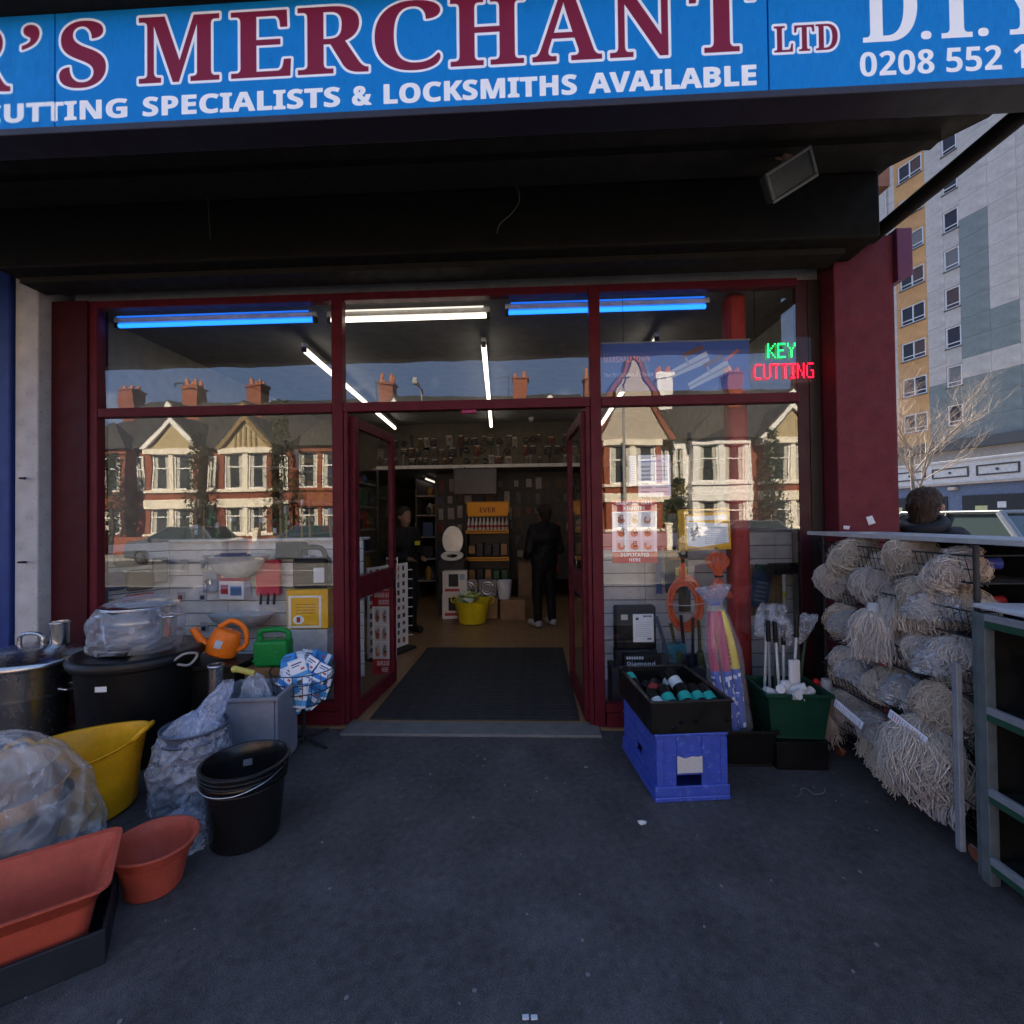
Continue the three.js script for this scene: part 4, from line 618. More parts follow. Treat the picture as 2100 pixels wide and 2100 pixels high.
  { const t = thing('lower_basin', 'shallow white oval basin low on the left slatted wall', 'basin', [-2.72, 0.76, -4.26]); part(t, 'bowl', [displace(lathe([[0.02, -0.09], [0.14, -0.08], [0.26, -0.02], [0.3, 0.03], [0.305, 0.035], [0.29, 0.025], [0.2, -0.05], [0.02, -0.07]], 36), (v) => { v.z *= 0.5; })], mat([0.7, 0.72, 0.74], 0.12)); part(t, 'bracket', [rod([0, -0.08, -0.15], [0, -0.07, 0.0], 0.01)], mDark); }
  { const t = thing('display_ledge', 'narrow ledge of garden tools on top of the left slatted wall', 'shelf', [0, 0, 0]); part(t, 'board', [rspan(-3.5, -1.62, 1.462, 1.485, -4.62, -4.36)], mSlat[0]); }
  for (let i = 0; i < 13; i++) { const x = -3.35 + i * 0.135 + rr(-0.02, 0.02), h = rr(0.12, 0.42); const t = thing('garden_tool', 'small upright tool standing on the ledge above left slatted wall', 'tool', [x, 1.486, -4.5 + rr(-0.05, 0.05)], rr(0, 3), 'tools on the ledge'); part(t, 'handle', [rod([0, 0, 0], [rr(-0.03, 0.03), h, 0], 0.012)], mat(pick([[0.35, 0.22, 0.1], [0.05, 0.05, 0.05], [0.05, 0.2, 0.06]]), 0.6)); part(t, 'head', [rbox(rr(0.05, 0.1), rr(0.04, 0.1), 0.03, 0, h, 0, 0.01)], mat(pick([[0.03, 0.03, 0.03], [0.3, 0.3, 0.32], [0.6, 0.62, 0.65]]), 0.4)); part(t, 'price_tag', [rbox(0.03, 0.045, 0.003, 0.01, h * 0.55, 0.018, 0.001)], mat([0.65, 0.72, 0.85], 0.6)); }
  single('folded_black_sheet', 'folded black sheet on the left slatted wall beside the basin', 'sheet', rbox(0.3, 0.16, 0.05, 0, 0, 0, 0.015, 3), mat([0.025, 0.025, 0.03], 0.7), [-2.3, 1.37, -4.385]);
  { const t = slatwall('angled white slatted panel at the dim left end of the window', 0, 0.62, 0.16, 1.46, 0, null); t.position.set(-3.83, 0, -3.87); t.rotation.y = 60.7 * D2R; }
  const goods = [[0.14, 1.14, '#2a2f52', 0.2, 0.15, 'navy'], [0.36, 1.13, '#5a4a34', 0.2, 0.18, 'brown'], [0.12, 0.88, '#c29a10', 0.2, 0.2, 'yellow'], [0.36, 0.92, '#d8502a', 0.22, 0.16, 'orange red'], [0.52, 1.2, '#8a8478', 0.12, 0.24, 'grey'], [0.3, 1.33, '#4a4640', 0.24, 0.12, 'dark grey'], [0.14, 0.62, '#3c4048', 0.2, 0.22, 'slate']];
  for (const [q, y, c, w, h, n] of goods) { const o = single('wall_goods_pack', n + ' goods pack hung on the angled panel at the window\'s left end', 'packet', displace(rbox(w, h, 0.1, 0, 0, 0, 0.03, 4), (v) => { v.x += 0.012 * n3(v.x * 15, v.y * 15, v.z * 9); v.y += 0.012 * n3(v.y * 15, v.z * 15, 4); }), label(64, 64, (g) => { g.fillStyle = c; g.fillRect(0, 0, 64, 64); for (let i = 0; i < 6; i++) { g.fillStyle = pick(['rgba(255,255,255,.25)', 'rgba(0,0,0,.35)', 'rgba(200,60,40,.4)']); g.fillRect(rr(0, 50), rr(0, 55), rr(6, 26), rr(3, 12)); } }), [-3.83 + 0.49 * q + 0.87 * 0.055, y, -3.87 - 0.87 * q + 0.49 * 0.055], 60.7 * D2R + rr(-0.05, 0.05)); }
  for (let r = 0; r < 4; r++) for (let i = 0; i < 9; i++) { const h = rr(0.07, 0.1); const t = thing('small_blister_card', 'small white blister card hooked in rows on the left slatted wall', 'packet', [-3.4 + i * 0.2 + rr(-0.03, 0.03), 0.28 + r * 0.3 + 0.06, -4.404], 0, 'blister cards on the left wall'); if (r > 1 && i > 3 || (r === 1 && i > 2)) { scene.remove(t); continue; } part(t, 'card', [rbox(0.07, h, 0.004, 0, 0, 0, 0.001)], mat([0.6, 0.6, 0.62], 0.6)); part(t, 'fitting', [rbox(0.035, 0.04, 0.016, 0, -0.012, 0.008, 0.006, 2)], pick(boxTone)); }
}
// goods of the right window
{
  const coil = (t, R, ry, n, r, c, yS = 1) => { for (let i = 0; i < n; i++) { const pts = []; const k = R * (0.7 + 0.3 * rnd()), ox = rr(-0.012, 0.012), oy = rr(-0.012, 0.012), oz = rr(-0.02, 0.02); for (let a = 0; a < 14; a++) { const w = a / 14 * Math.PI * 2; pts.push([ox + Math.cos(w) * k * (1 + 0.05 * Math.sin(a * 3 + i)), oy + Math.sin(w) * k * yS, oz + rr(-0.004, 0.004)]); } part(t, 'cable_turn', [tube(pts, r, 44, 6, true)], c); } };
  const orangeM = mat([0.85, 0.16, 0.06], 0.45);
  { const t = thing('extension_lead', 'coiled orange extension lead with yellow card hanging in right window', 'cable', [1.25, 0.93, -3.95]); coil(t, 0.14, 0, 20, 0.008, orangeM, 1.6); part(t, 'tie', [tube([[-0.14, 0.0, 0.03], [0, -0.01, 0.045], [0.14, 0.005, 0.03]], 0.004, 10, 5)], mat([0.75, 0.75, 0.75], 0.5)); part(t, 'plug', [rbox(0.05, 0.14, 0.04, -0.02, 0.27, 0.01, 0.015, 3)], orangeM); part(t, 'card_insert', [rbox(0.1, 0.18, 0.006, 0, 0.02, -0.005, 0.002)], label(64, 110, (g) => { g.fillStyle = '#b88a10'; g.fillRect(8, 10, 48, 40); g.fillStyle = '#b84a18'; g.fillRect(10, 60, 44, 30); }, '#26201a')); part(t, 'hook', [rod([0, 0.2, -0.4], [0, 0.2, 0.02], 0.004)], mat([0.6, 0.6, 0.6], 0.3, { metal: 1 })); }
  { const t = thing('cable_hank', 'bunched hank of orange cable hanging beside the red post', 'cable', [1.5, 1.19, -3.9]); for (let i = 0; i < 9; i++) { const a = (i - 4) * 0.009, z = rr(-0.02, 0.02); part(t, 'cable_loop', [tube([[a * 2.2 - 0.03, -0.2, z], [a * 0.4, -0.03, z], [a * 1.5 - 0.04, 0.1, z], [a * 0.6, 0.17, z], [a * 1.5 + 0.05, 0.09, z], [a * 0.4 + 0.012, -0.03, z + 0.01], [a * 2.2 + 0.05, -0.21, z]], 0.006, 40, 6)], orangeM); } part(t, 'tie', [torus(0.03, 0.007, 0.01, -0.03, 0.0, Math.PI / 2, 16, 6)], mDark); part(t, 'hook', [rod([0, 0.165, -0.44], [0, 0.165, 0.03], 0.004)], mat([0.6, 0.6, 0.6], 0.3, { metal: 1 })); }
  { const t = thing('torch_card', 'black and yellow tool card hanging behind the extension lead', 'packet', [1.23, 0.98, -4.2]); part(t, 'card', [facePrint(rbox(0.2, 0.4, 0.012, 0.03, 0.2, 0, 0.002), -0.07, 0.13, 0, 0.4)], label(200, 400, (g, w, h) => { g.fillStyle = '#1a1a1c'; g.fillRect(0, 0, w, h); g.fillStyle = '#c8761e'; g.font = 'bold 40px sans-serif'; g.fillText('EASY', 26, 66); g.fillText('TORCH', 40, 110); g.fillStyle = '#d8d8d8'; g.beginPath(); g.arc(160, 50, 20, 0, 7); g.fill(); g.fillStyle = '#e0c81c'; g.fillRect(90, 180, 100, 150); g.fillStyle = '#444'; g.fillRect(120, 200, 50, 34); })); part(t, 'blue_side_card', [rbox(0.05, 0.42, 0.012, -0.12, 0.2, -0.01, 0.002)], mat([0.04, 0.09, 0.3], 0.5)); part(t, 'hook', [rod([0.03, 0.39, -0.14], [0.03, 0.39, 0.02], 0.004)], mat([0.6, 0.6, 0.6], 0.3, { metal: 1 })); }
  { const t = thing('hanging_rule_pack', 'dark blue slotted rule pack hanging right of the red post', 'packet', [1.98, 0.86, -4.25]); t.rotation.z = -0.18; part(t, 'card', [rbox(0.16, 0.34, 0.012, 0, 0.15, 0, 0.002)], mat([0.04, 0.09, 0.17], 0.5)); for (let i = 0; i < 5; i++) part(t, 'rule', [rbox(0.09, 0.012, 0.008, 0, 0.04 + i * 0.04, 0.01, 0.002)], mat([0.3, 0.36, 0.45], 0.4)); part(t, 'green_header', [rbox(0.15, 0.05, 0.014, 0.0, 0.33, 0, 0.002)], mat([0.03, 0.11, 0.07], 0.5)); part(t, 'hook', [rod([0, 0.33, -0.09], [0, 0.33, 0.02], 0.004)], mDark); }
  { const t = thing('cork_board_panel', 'tan board panel hung right of the red post in window', 'board', [2.1, 0.98, -4.325]); part(t, 'board', [rbox(0.3, 0.46, 0.02, 0, 0, 0, 0.004)], mat([0.3, 0.2, 0.11], 0.8, { map: grime })); part(t, 'clip', [rbox(0.03, 0.06, 0.02, -0.08, 0.1, 0.02, 0.004)], mat([0.6, 0.62, 0.6], 0.4)); }
  { const t = thing('rubber_mallet', 'mallet with pale handle and black head hanging at window corner', 'mallet', [2.16, 0.95, -4.15], 0.2); part(t, 'head', [turn(cyl(0.05, 0.05, 0.26, 0, 0, 0, 18), 0, 0, Math.PI / 2).translate(0, 0.24, 0)], mat([0.02, 0.02, 0.02], 0.6)); part(t, 'handle', [rod([0, -0.1, 0], [0, 0.24, 0], 0.018, 10)], mat([0.6, 0.56, 0.5], 0.5)); part(t, 'grip_label', [cyl(0.019, 0.019, 0.05, 0, 0.02, 0, 10)], mat([0.5, 0.45, 0.05], 0.5)); part(t, 'hook', [rod([-0.06, 0.19, -0.19], [-0.06, 0.19, 0.03], 0.005), rod([0.06, 0.19, -0.19], [0.06, 0.19, 0.03], 0.005)], mDark); }
}
{ // black vertical strip with lettering between right door and post
  sheet('trowel_strip', 'tall narrow dark strip with white lettering beside right door post', 'strip', 0.462, 0.522, 0.3, 1.45, -4.3, label(96, 1024, (g, w, h) => { g.save(); g.translate(w / 2, 30); g.rotate(Math.PI / 2); g.fillStyle = '#c8ccd6'; g.font = 'bold 84px sans-serif'; g.textBaseline = 'middle'; g.fillText('TROWELLING', 0, 0, h - 60); g.restore(); }, '#12141c'), 0, 0.02);
}

// ---------------------------------------------------------------- middle and back of the shop
const boxColours = [[0.3, 0.05, 0.04], [0.42, 0.26, 0.06], [0.05, 0.08, 0.2], [0.5, 0.5, 0.48], [0.06, 0.14, 0.08], [0.04, 0.04, 0.05], [0.35, 0.2, 0.1]].map((c) => mat(c, 0.55, { map: grime, scale: 3 }));
// packs hung on the bulkhead
{
  const print = Array.from({ length: 10 }, (_, n) => label(64, 96, (g) => { g.fillStyle = ['#3a1512', '#4a3a18', '#1a2030', '#6a6860', '#2a2622', '#5a2018', '#3c3a34', '#16261c', '#77736a', '#2c1a14'][n]; g.fillRect(0, 0, 64, 96); for (let k = 0; k < 7; k++) { g.fillStyle = pick(['#8a8478', '#20201e', '#6a2a20', '#7a6420', '#4a4a48']); g.fillRect(rr(4, 40), rr(4, 84), rr(6, 34), rr(3, 14)); } g.fillStyle = '#a8a294'; g.fillRect(6, 4, 50, 10); }));
  for (let row = 0; row < 3; row++) for (let i = 0; i < 25; i++) {
    if (rnd() < 0.12) continue;
    const x = -2.95 + i * 0.156 + rr(-0.04, 0.04), y = 2.76 + row * 0.19 + rr(-0.03, 0.03), k = rnd(), w = rr(0.08, 0.16), h = rr(0.13, 0.26);
    const g = k < 0.62 ? [facePrint(rbox(w, h, 0.012, 0, 0, 0, 0.003), -w / 2, w / 2, -h / 2, h / 2), facePrint(rbox(w * 0.6, h * 0.4, 0.03, 0, -h * 0.12, 0.012, 0.008, 2), -w / 2, w / 2, -h / 2, h / 2)] : k < 0.8 ? [cyl(0.06, 0.06, 0.02, 0, 0, 0, 18).rotateX(Math.PI / 2), torus(0.045, 0.012, 0, 0, 0.012, 0.001, 18, 6)] : [rbox(0.03, h, 0.025, 0, 0, 0, 0.008), rbox(0.07, 0.05, 0.03, 0, h * 0.45, 0, 0.01)];
    single('bulkhead_pack', 'hardware pack hanging in rows on the high wall above the deep shop', 'packet', g, pick(print), [x, y, -8.975 + (i % 2) * 0.014], 0, 'packs hung high on the wall').rotation.z = rr(-0.05, 0.05);
  }
  const t = thing('bulkhead_rail', 'slim pale rail shelf along the high wall of hanging packs', 'rail', [0, 0, 0]); part(t, 'rail', [rspan(-3.0, 0.95, 2.63, 2.66, -8.998, -8.9)], mSlat[0]); part(t, 'lip', [rspan(-3.0, 0.95, 2.66, 2.69, -8.905, -8.895)], mSlat[1]);
}
{ // hanging goods deep in the shop, below the high wall
  const cols = [[0.05, 0.05, 0.055], [0.12, 0.12, 0.13], [0.1, 0.06, 0.04], [0.05, 0.07, 0.12], [0.3, 0.29, 0.27], [0.16, 0.04, 0.03]].map((c) => mat(c, 0.5, { map: grime, scale: 4 }));
  const t = thing('rear_display_stand', 'dark perforated display stand behind the yellow stand', 'display stand', [0, 0, 0]); part(t, 'panel', [span(-2.0, 1.0, 0.4, 2.6, -9.66, -9.63)], mat([0.06, 0.06, 0.06], 0.7)); for (const x of [-1.95, 0.95]) part(t, 'leg', [span(x - 0.03, x + 0.03, 0.013, 2.6, -9.7, -9.661)], mDark);
  for (let r = 0; r < 7; r++) for (let i = 0; i < 15; i++) { const w = rr(0.07, 0.15), h = rr(0.12, 0.27); single('rear_hanging_pack', 'small dark tool pack hanging on the panel behind the yellow stand', 'packet', [rbox(w, h, 0.014, 0, 0, 0, 0.003), rbox(w * 0.5, h * 0.55, 0.03, rr(-0.01, 0.01), -0.02, 0.012, 0.008)], pick(cols), [-1.9 + i * 0.2 + rr(-0.04, 0.04), 0.62 + r * 0.29 + rr(-0.03, 0.03), -9.615], 0, 'packs on the rear panel'); }
}
single('dome_camera', 'small white dome camera on ceiling before the high wall', 'camera', [cyl(0.05, 0.05, 0.03, 0, 0.02, 0, 18), sphere(0.045, 0, 0, 0, 1, 1, 1, 16)], mat([0.7, 0.7, 0.7], 0.3), [0.0, 3.465, -8.6]);
{ const t = thing('hanging_screen', 'dark flat screen hanging below the high wall of packs', 'screen', [-1.07, 2.36, -8.8], 0.06); part(t, 'case', [rbox(0.82, 0.5, 0.05, 0, 0, 0, 0.012)], mat([0.03, 0.03, 0.035], 0.35)); part(t, 'panel', [rbox(0.77, 0.45, 0.006, 0, 0, 0.027, 0.002)], mat([0.03, 0.04, 0.065], 0.3, { map: grime })); part(t, 'hanger', [rod([-0.2, 0.25, -0.02], [-0.2, 0.27, -0.1], 0.012), rod([0.2, 0.25, -0.02], [0.2, 0.27, -0.1], 0.012)], mDark); }
{ const t = thing('yellow_display_stand', 'yellow shelved display stand with rows of small cans', 'display stand', [-0.83, 0.012, -8.75]);
  const y = mat([0.62, 0.34, 0.03], 0.5), w = 0.8;
  part(t, 'side_panel', [rspan(-w / 2, -w / 2 + 0.02, 0, 1.75, -0.2, 0.2)], mat([0.05, 0.05, 0.05], 0.5)); part(t, 'side_panel', [rspan(w / 2 - 0.02, w / 2, 0, 1.75, -0.2, 0.2)], mat([0.05, 0.05, 0.05], 0.5)); part(t, 'back_panel', [span(-w / 2, w / 2, 0, 1.7, -0.21, -0.2)], mat([0.04, 0.04, 0.04], 0.5));
  for (const h of [0.45, 0.92, 1.42]) { const s = part(t, 'shelf', [rspan(-w / 2 + 0.02, w / 2 - 0.02, h - 0.03, h, -0.2, 0.18)], mat([0.06, 0.06, 0.06], 0.5)); part(s, 'yellow_edge', [facePrint(rspan(-w / 2, w / 2, h - 0.05, h + 0.02, 0.181, 0.2, 0.003), -w / 2, w / 2, h - 0.05, h + 0.02)], label(512, 48, (g) => { g.fillStyle = '#c98a0c'; g.fillRect(0, 0, 512, 48); wordLines(g, 30, 16, 450, 1, 10, '#5a3a08', 16); })); }
  part(t, 'header', [facePrint(rspan(-w / 2, w / 2, 1.68, 1.96, 0.0, 0.02, 0.004), -w / 2, w / 2, 1.68, 1.96)], label(512, 180, (g) => { g.fillStyle = '#d8920f'; g.fillRect(0, 0, 512, 180); g.strokeStyle = '#7a4a06'; g.lineWidth = 6; g.strokeRect(8, 8, 496, 164); g.fillStyle = '#7a1c14'; g.font = 'bold 84px sans-serif'; g.fillText('EVER', 150, 130, 320); }));
  const canBody = cyl(0.028, 0.028, 0.15, 0, 0.075, 0, 12), nose = cyl(0.005, 0.016, 0.09, 0, 0.195, 0, 8), cm = [mat([0.6, 0.6, 0.62], 0.35), mat([0.5, 0.52, 0.6], 0.35), mat([0.62, 0.6, 0.55], 0.35)], band = mat([0.45, 0.06, 0.05], 0.4);
  for (let r = 0; r < 2; r++) for (let i = 0; i < 11; i++) { const c = thing('sealant_cartridge', 'small white sealant cartridge on the yellow stand\'s top shelf', 'cartridge', [-0.83 - 0.35 + i * 0.07, 1.434 + 0.0, -8.62 - r * 0.11], 0, 'cartridges on the yellow stand'); part(c, 'body', [canBody], pick(cm)); part(c, 'nozzle', [nose], cm[0]); part(c, 'band', [cyl(0.0285, 0.0285, 0.04, 0, 0.08, 0, 12)], band); }
  for (let i = 0; i < 10; i++) single('stand_goods', 'dark pack on the lower shelves of the yellow display stand', 'packet', [rbox(0.12, rr(0.15, 0.3), 0.16, 0, 0.12, 0, 0.01)], pick(boxColours.slice(4)), [-0.83 - 0.3 + (i % 5) * 0.15, i < 5 ? 0.492 : 0.962, -8.72], 0, 'packs on the yellow stand');
}
{ const t = thing('toilet_seat', 'white toilet seat displayed upright on a dark box', 'toilet seat', [-1.4, 0.92, -8.15], 0.1);
  const oval = (a, b, c, d) => { const s = new THREE.Shape(); s.absellipse(0, 0, a, b, 0, Math.PI * 2); if (c) { const h = new THREE.Path(); h.absellipse(0, -0.01, c, d, 0, Math.PI * 2); s.holes.push(h); } return norm(new THREE.ExtrudeGeometry(s, { depth: 0.012, bevelEnabled: true, bevelThickness: 0.008, bevelSize: 0.012, bevelSegments: 3, curveSegments: 28 })); };
  const w = mat([0.8, 0.8, 0.79], 0.15);
  part(t, 'lid', [oval(0.17, 0.24).rotateX(-0.1).translate(0, 0.36, -0.05)], w); part(t, 'seat_ring', [oval(0.18, 0.2, 0.1, 0.12).rotateX(-Math.PI / 2 + 0.3).translate(0, 0.1, 0.15)], w); part(t, 'hinge', [rod([-0.08, 0.12, -0.05], [0.08, 0.12, -0.05], 0.014)], w); }
{ const t = thing('dark_display_box', 'dark box carrying the upright toilet seat', 'box', [-1.4, 0.012, -8.25]); part(t, 'carton', [rspan(-0.22, 0.22, 0, 0.92, -0.2, 0.28)], mat([0.05, 0.05, 0.06], 0.6)); part(t, 'flap', [rspan(-0.225, 0.225, 0.92, 0.925, -0.2, 0.28, 0.002)], mat([0.08, 0.08, 0.1], 0.6)); }
const cartonPrint = label(200, 240, (g) => { g.fillStyle = '#cfc9c6'; g.fillRect(0, 0, 200, 240); g.fillStyle = '#15151a'; g.fillRect(50, 30, 80, 130); g.fillStyle = '#a03a3a'; g.fillRect(20, 180, 120, 30); g.fillStyle = '#8896b0'; g.fillRect(140, 30, 44, 60); });
for (const [x, y, z, w, h, lab] of [[-1.3, 0.012, -7.8, 0.42, 0.4, 'white printed heater carton at the bottom of stack by the toilet seat'], [-1.3, 0.413, -7.8, 0.4, 0.38, 'white printed heater carton on top of the stack by the toilet seat']]) single('heater_carton', lab, 'carton', facePrint(rbox(w, h, 0.22, 0, h / 2, 0, 0.005), -w / 2, w / 2, 0, h), cartonPrint, [x, y, z], 0.05);
for (const dx of [-0.16, 0.16]) { const t = thing('hot_plate_pack', 'ring hot plate in clear pack beyond the yellow tub', 'packet', [-0.92 + dx, 0.5, -7.78], 0, 'ring packs beyond the tub'); part(t, 'tray', [rbox(0.3, 0.28, 0.03, 0, 0, -0.02, 0.01)], mat([0.25, 0.25, 0.26], 0.5)); part(t, 'ring', [torus(0.1, 0.014, 0, 0, 0, 0.001, 28, 8)], mat([0.6, 0.6, 0.62], 0.25, { metal: 1 })); part(t, 'inner_ring', [torus(0.06, 0.01, 0, 0, 0, 0.001, 24, 8)], mat([0.5, 0.5, 0.5], 0.3, { metal: 1 })); }
single('pack_stand_box', 'brown carton carrying the ring hot plate packs', 'carton', rbox(0.66, 0.34, 0.24, 0, 0.17, 0, 0.006), mat([0.3, 0.18, 0.09], 0.8, { map: grime }), [-0.92, 0.012, -7.8]);
single('brown_floor_carton', 'low brown carton on the floor right of the yellow tub', 'carton', rbox(0.4, 0.32, 0.3, 0, 0.16, 0, 0.006), mat([0.28, 0.17, 0.09], 0.8, { map: grime }), [-0.36, 0.012, -7.75], 0.15);
single('tall_brown_carton', 'tall brown carton standing right of the yellow display stand', 'carton', rbox(0.3, 0.85, 0.3, 0, 0.425, 0, 0.006), mat([0.2, 0.13, 0.08], 0.8, { map: grime }), [-0.12, 0.012, -8.5]);
{ const t = thing('white_bucket', 'white ribbed plastic bucket on the yellow stand\'s low shelf', 'bucket', [-0.55, 0.452, -8.45]); t.position.y = 0.47; part(t, 'pail', [lathe([[0.0, 0], [0.1, 0], [0.125, 0.3], [0.13, 0.3], [0.13, 0.27], [0.123, 0.27], [0.1, 0.01], [0, 0.01]], 28)], mat([0.7, 0.72, 0.76], 0.35)); for (const y of [0.1, 0.16, 0.22]) part(t, 'rib', [torus(0.107 + y * 0.06, 0.004, 0, y, 0, Math.PI / 2, 24, 6)], mat([0.7, 0.72, 0.76], 0.35)); t.position.set(-0.48, 0.332, -7.75 - 0.0); }
{ const t = thing('yellow_shop_tub', 'yellow tub full of green packets on the shop floor', 'tub', [-0.97, 0.012, -7.42]);
  part(t, 'tub', [lathe([[0, 0], [0.2, 0], [0.215, 0.02], [0.285, 0.35], [0.3, 0.36], [0.3, 0.345], [0.275, 0.34], [0.2, 0.02], [0, 0.015]], 36)], mat([0.72, 0.58, 0.02], 0.4));
  part(t, 'handle', [torus(0.05, 0.012, -0.29, 0.36, 0, 0.2, 18, 8)], mat([0.72, 0.58, 0.02], 0.4)); part(t, 'handle', [torus(0.05, 0.012, 0.29, 0.36, 0, 0.2, 18, 8)], mat([0.72, 0.58, 0.02], 0.4));
  for (let i = 0; i < 16; i++) single('green_packet', 'green and white packet heaped in the yellow shop tub', 'packet', displace(rbox(0.16, 0.012, 0.11, 0, 0, 0, 0.005, 2), (v) => v.y += 0.02 * n3(v.x * 12, i, v.z * 12)).rotateX(rr(-0.7, 0.7)).rotateZ(rr(-0.7, 0.7)), mat(pick([[0.25, 0.4, 0.08], [0.5, 0.58, 0.2], [0.6, 0.62, 0.55], [0.15, 0.3, 0.08]]), 0.5), [-0.97 + rr(-0.17, 0.17), 0.37 + (i / 16) * 0.09, -7.42 + rr(-0.15, 0.15)], rr(0, 3), 'packets in the yellow tub'); }
// side shelving and its goods
function shelving(lab, x, z0, z1, dir, ys, group) {
  const t = thing('shelving_unit', lab, 'shelving', [0, 0, 0]); const d = 0.42, xi = x + dir * d, a = Math.min(x, xi), b = Math.max(x, xi);
  part(t, 'back_panel', [span(x - 0.01, x + 0.01, 0.013, ys.at(-1) + 0.35, z0, z1)], mat([0.12, 0.12, 0.12], 0.7));
  for (const y of ys) part(t, 'shelf', [rspan(a + 0.011, b, y - 0.03, y, z0, z1)], mat([0.3, 0.3, 0.3], 0.5));
  for (const z of [z0 - 0.02, z1 + 0.02]) part(t, 'upright', [rspan(xi - 0.02, xi + 0.02, 0.013, ys.at(-1) + 0.3, z - 0.02, z + 0.02)], mat([0.08, 0.08, 0.08], 0.5));
  for (const y of ys) for (let z = z0 + 0.12; z < z1 - 0.1; z += rr(0.2, 0.3)) { const h = rr(0.12, 0.3), w = rr(0.12, 0.19); single('shelf_goods', 'boxed hardware goods packed on the ' + group, 'goods', rnd() > 0.35 ? rbox(rr(0.2, 0.32), h, w, 0, h / 2, 0, 0.008) : lathe([[0, 0], [w * 0.45, 0], [w * 0.45, h * 0.75], [w * 0.2, h * 0.9], [w * 0.2, h], [0, h]], 16), pick(boxColours), [xi - dir * 0.2, y + 0.001, z], rr(-0.1, 0.1), 'goods on the ' + group); }
}
shelving('tall dark shelving along the left inner wall', -3.3, -8.6, -5.4, 1, [0.3, 0.7, 1.1, 1.5, 1.9, 2.3], 'left inner shelving');
shelving('tall dark shelving along the right inner wall', 2.2, -8.6, -5.4, -1, [0.3, 0.7, 1.1, 1.5, 1.9, 2.3], 'right inner shelving');
shelving('long shelving deep in the back of the shop', -2.4, -14.8, -9.6, 1, [0.4, 0.85, 1.3, 1.75, 2.15], 'rear left shelving');
shelving('long shelving at the back right of the shop', 1.3, -14.8, -9.6, -1, [0.4, 0.85, 1.3, 1.75, 2.15], 'rear right shelving');
{ const t = thing('service_counter', 'long dark service counter along the right inside', 'counter', [0, 0, 0]); part(t, 'front', [span(0.95, 1.0, 0.013, 0.92, -8.4, -5.2)], mat([0.2, 0.2, 0.22], 0.5)); part(t, 'worktop', [rspan(0.9, 1.6, 0.921, 0.96, -8.45, -5.15)], mat([0.35, 0.34, 0.33], 0.4)); part(t, 'end', [span(1.0, 1.55, 0.013, 0.92, -5.25, -5.2)], mat([0.4, 0.42, 0.46], 0.5)); for (const z of [-6.0, -6.8, -7.6]) part(t, 'poster', [rspan(0.94, 0.949, 0.2, 0.75, z - 0.25, z + 0.25, 0.002)], mat(pick([[0.4, 0.42, 0.5], [0.3, 0.1, 0.08]]), 0.6)); }
{ const t = thing('remotes_card_rack', 'white card rack covered with small remote pictures inside left door', 'card rack', [-1.78, 0.012, -5.7], 1.15);
  part(t, 'board', [facePrint(rbox(0.72, 1.05, 0.02, 0, 0.56, 0, 0.004), -0.36, 0.36, 0.03, 1.09)], label(300, 420, (g, w, h) => { for (let j = 0; j < 10; j++) for (let i = 0; i < 7; i++) { g.fillStyle = pick(['#1c1c20', '#8a3a34', '#2f3a5c', '#444']); g.fillRect(14 + i * 40, 14 + j * 40, rr(14, 24), rr(18, 28)); } }, '#d9d7d6')); part(t, 'foot', [rbox(0.7, 0.03, 0.3, 0, 0.015, 0, 0.006)], mDark);
  for (let j = 0; j < 8; j++) part(t, 'hook', [rod([0.36, 0.15 + j * 0.12, 0.01], [0.4, 0.15 + j * 0.12, 0.05], 0.008)], mat([0.7, 0.7, 0.7], 0.4)); }
sheet('door_poster', 'red and white remotes poster behind the left door\'s lower pane', 'poster', -1.72, -1.46, 0.014, 0.9, -4.95, remotesMat);

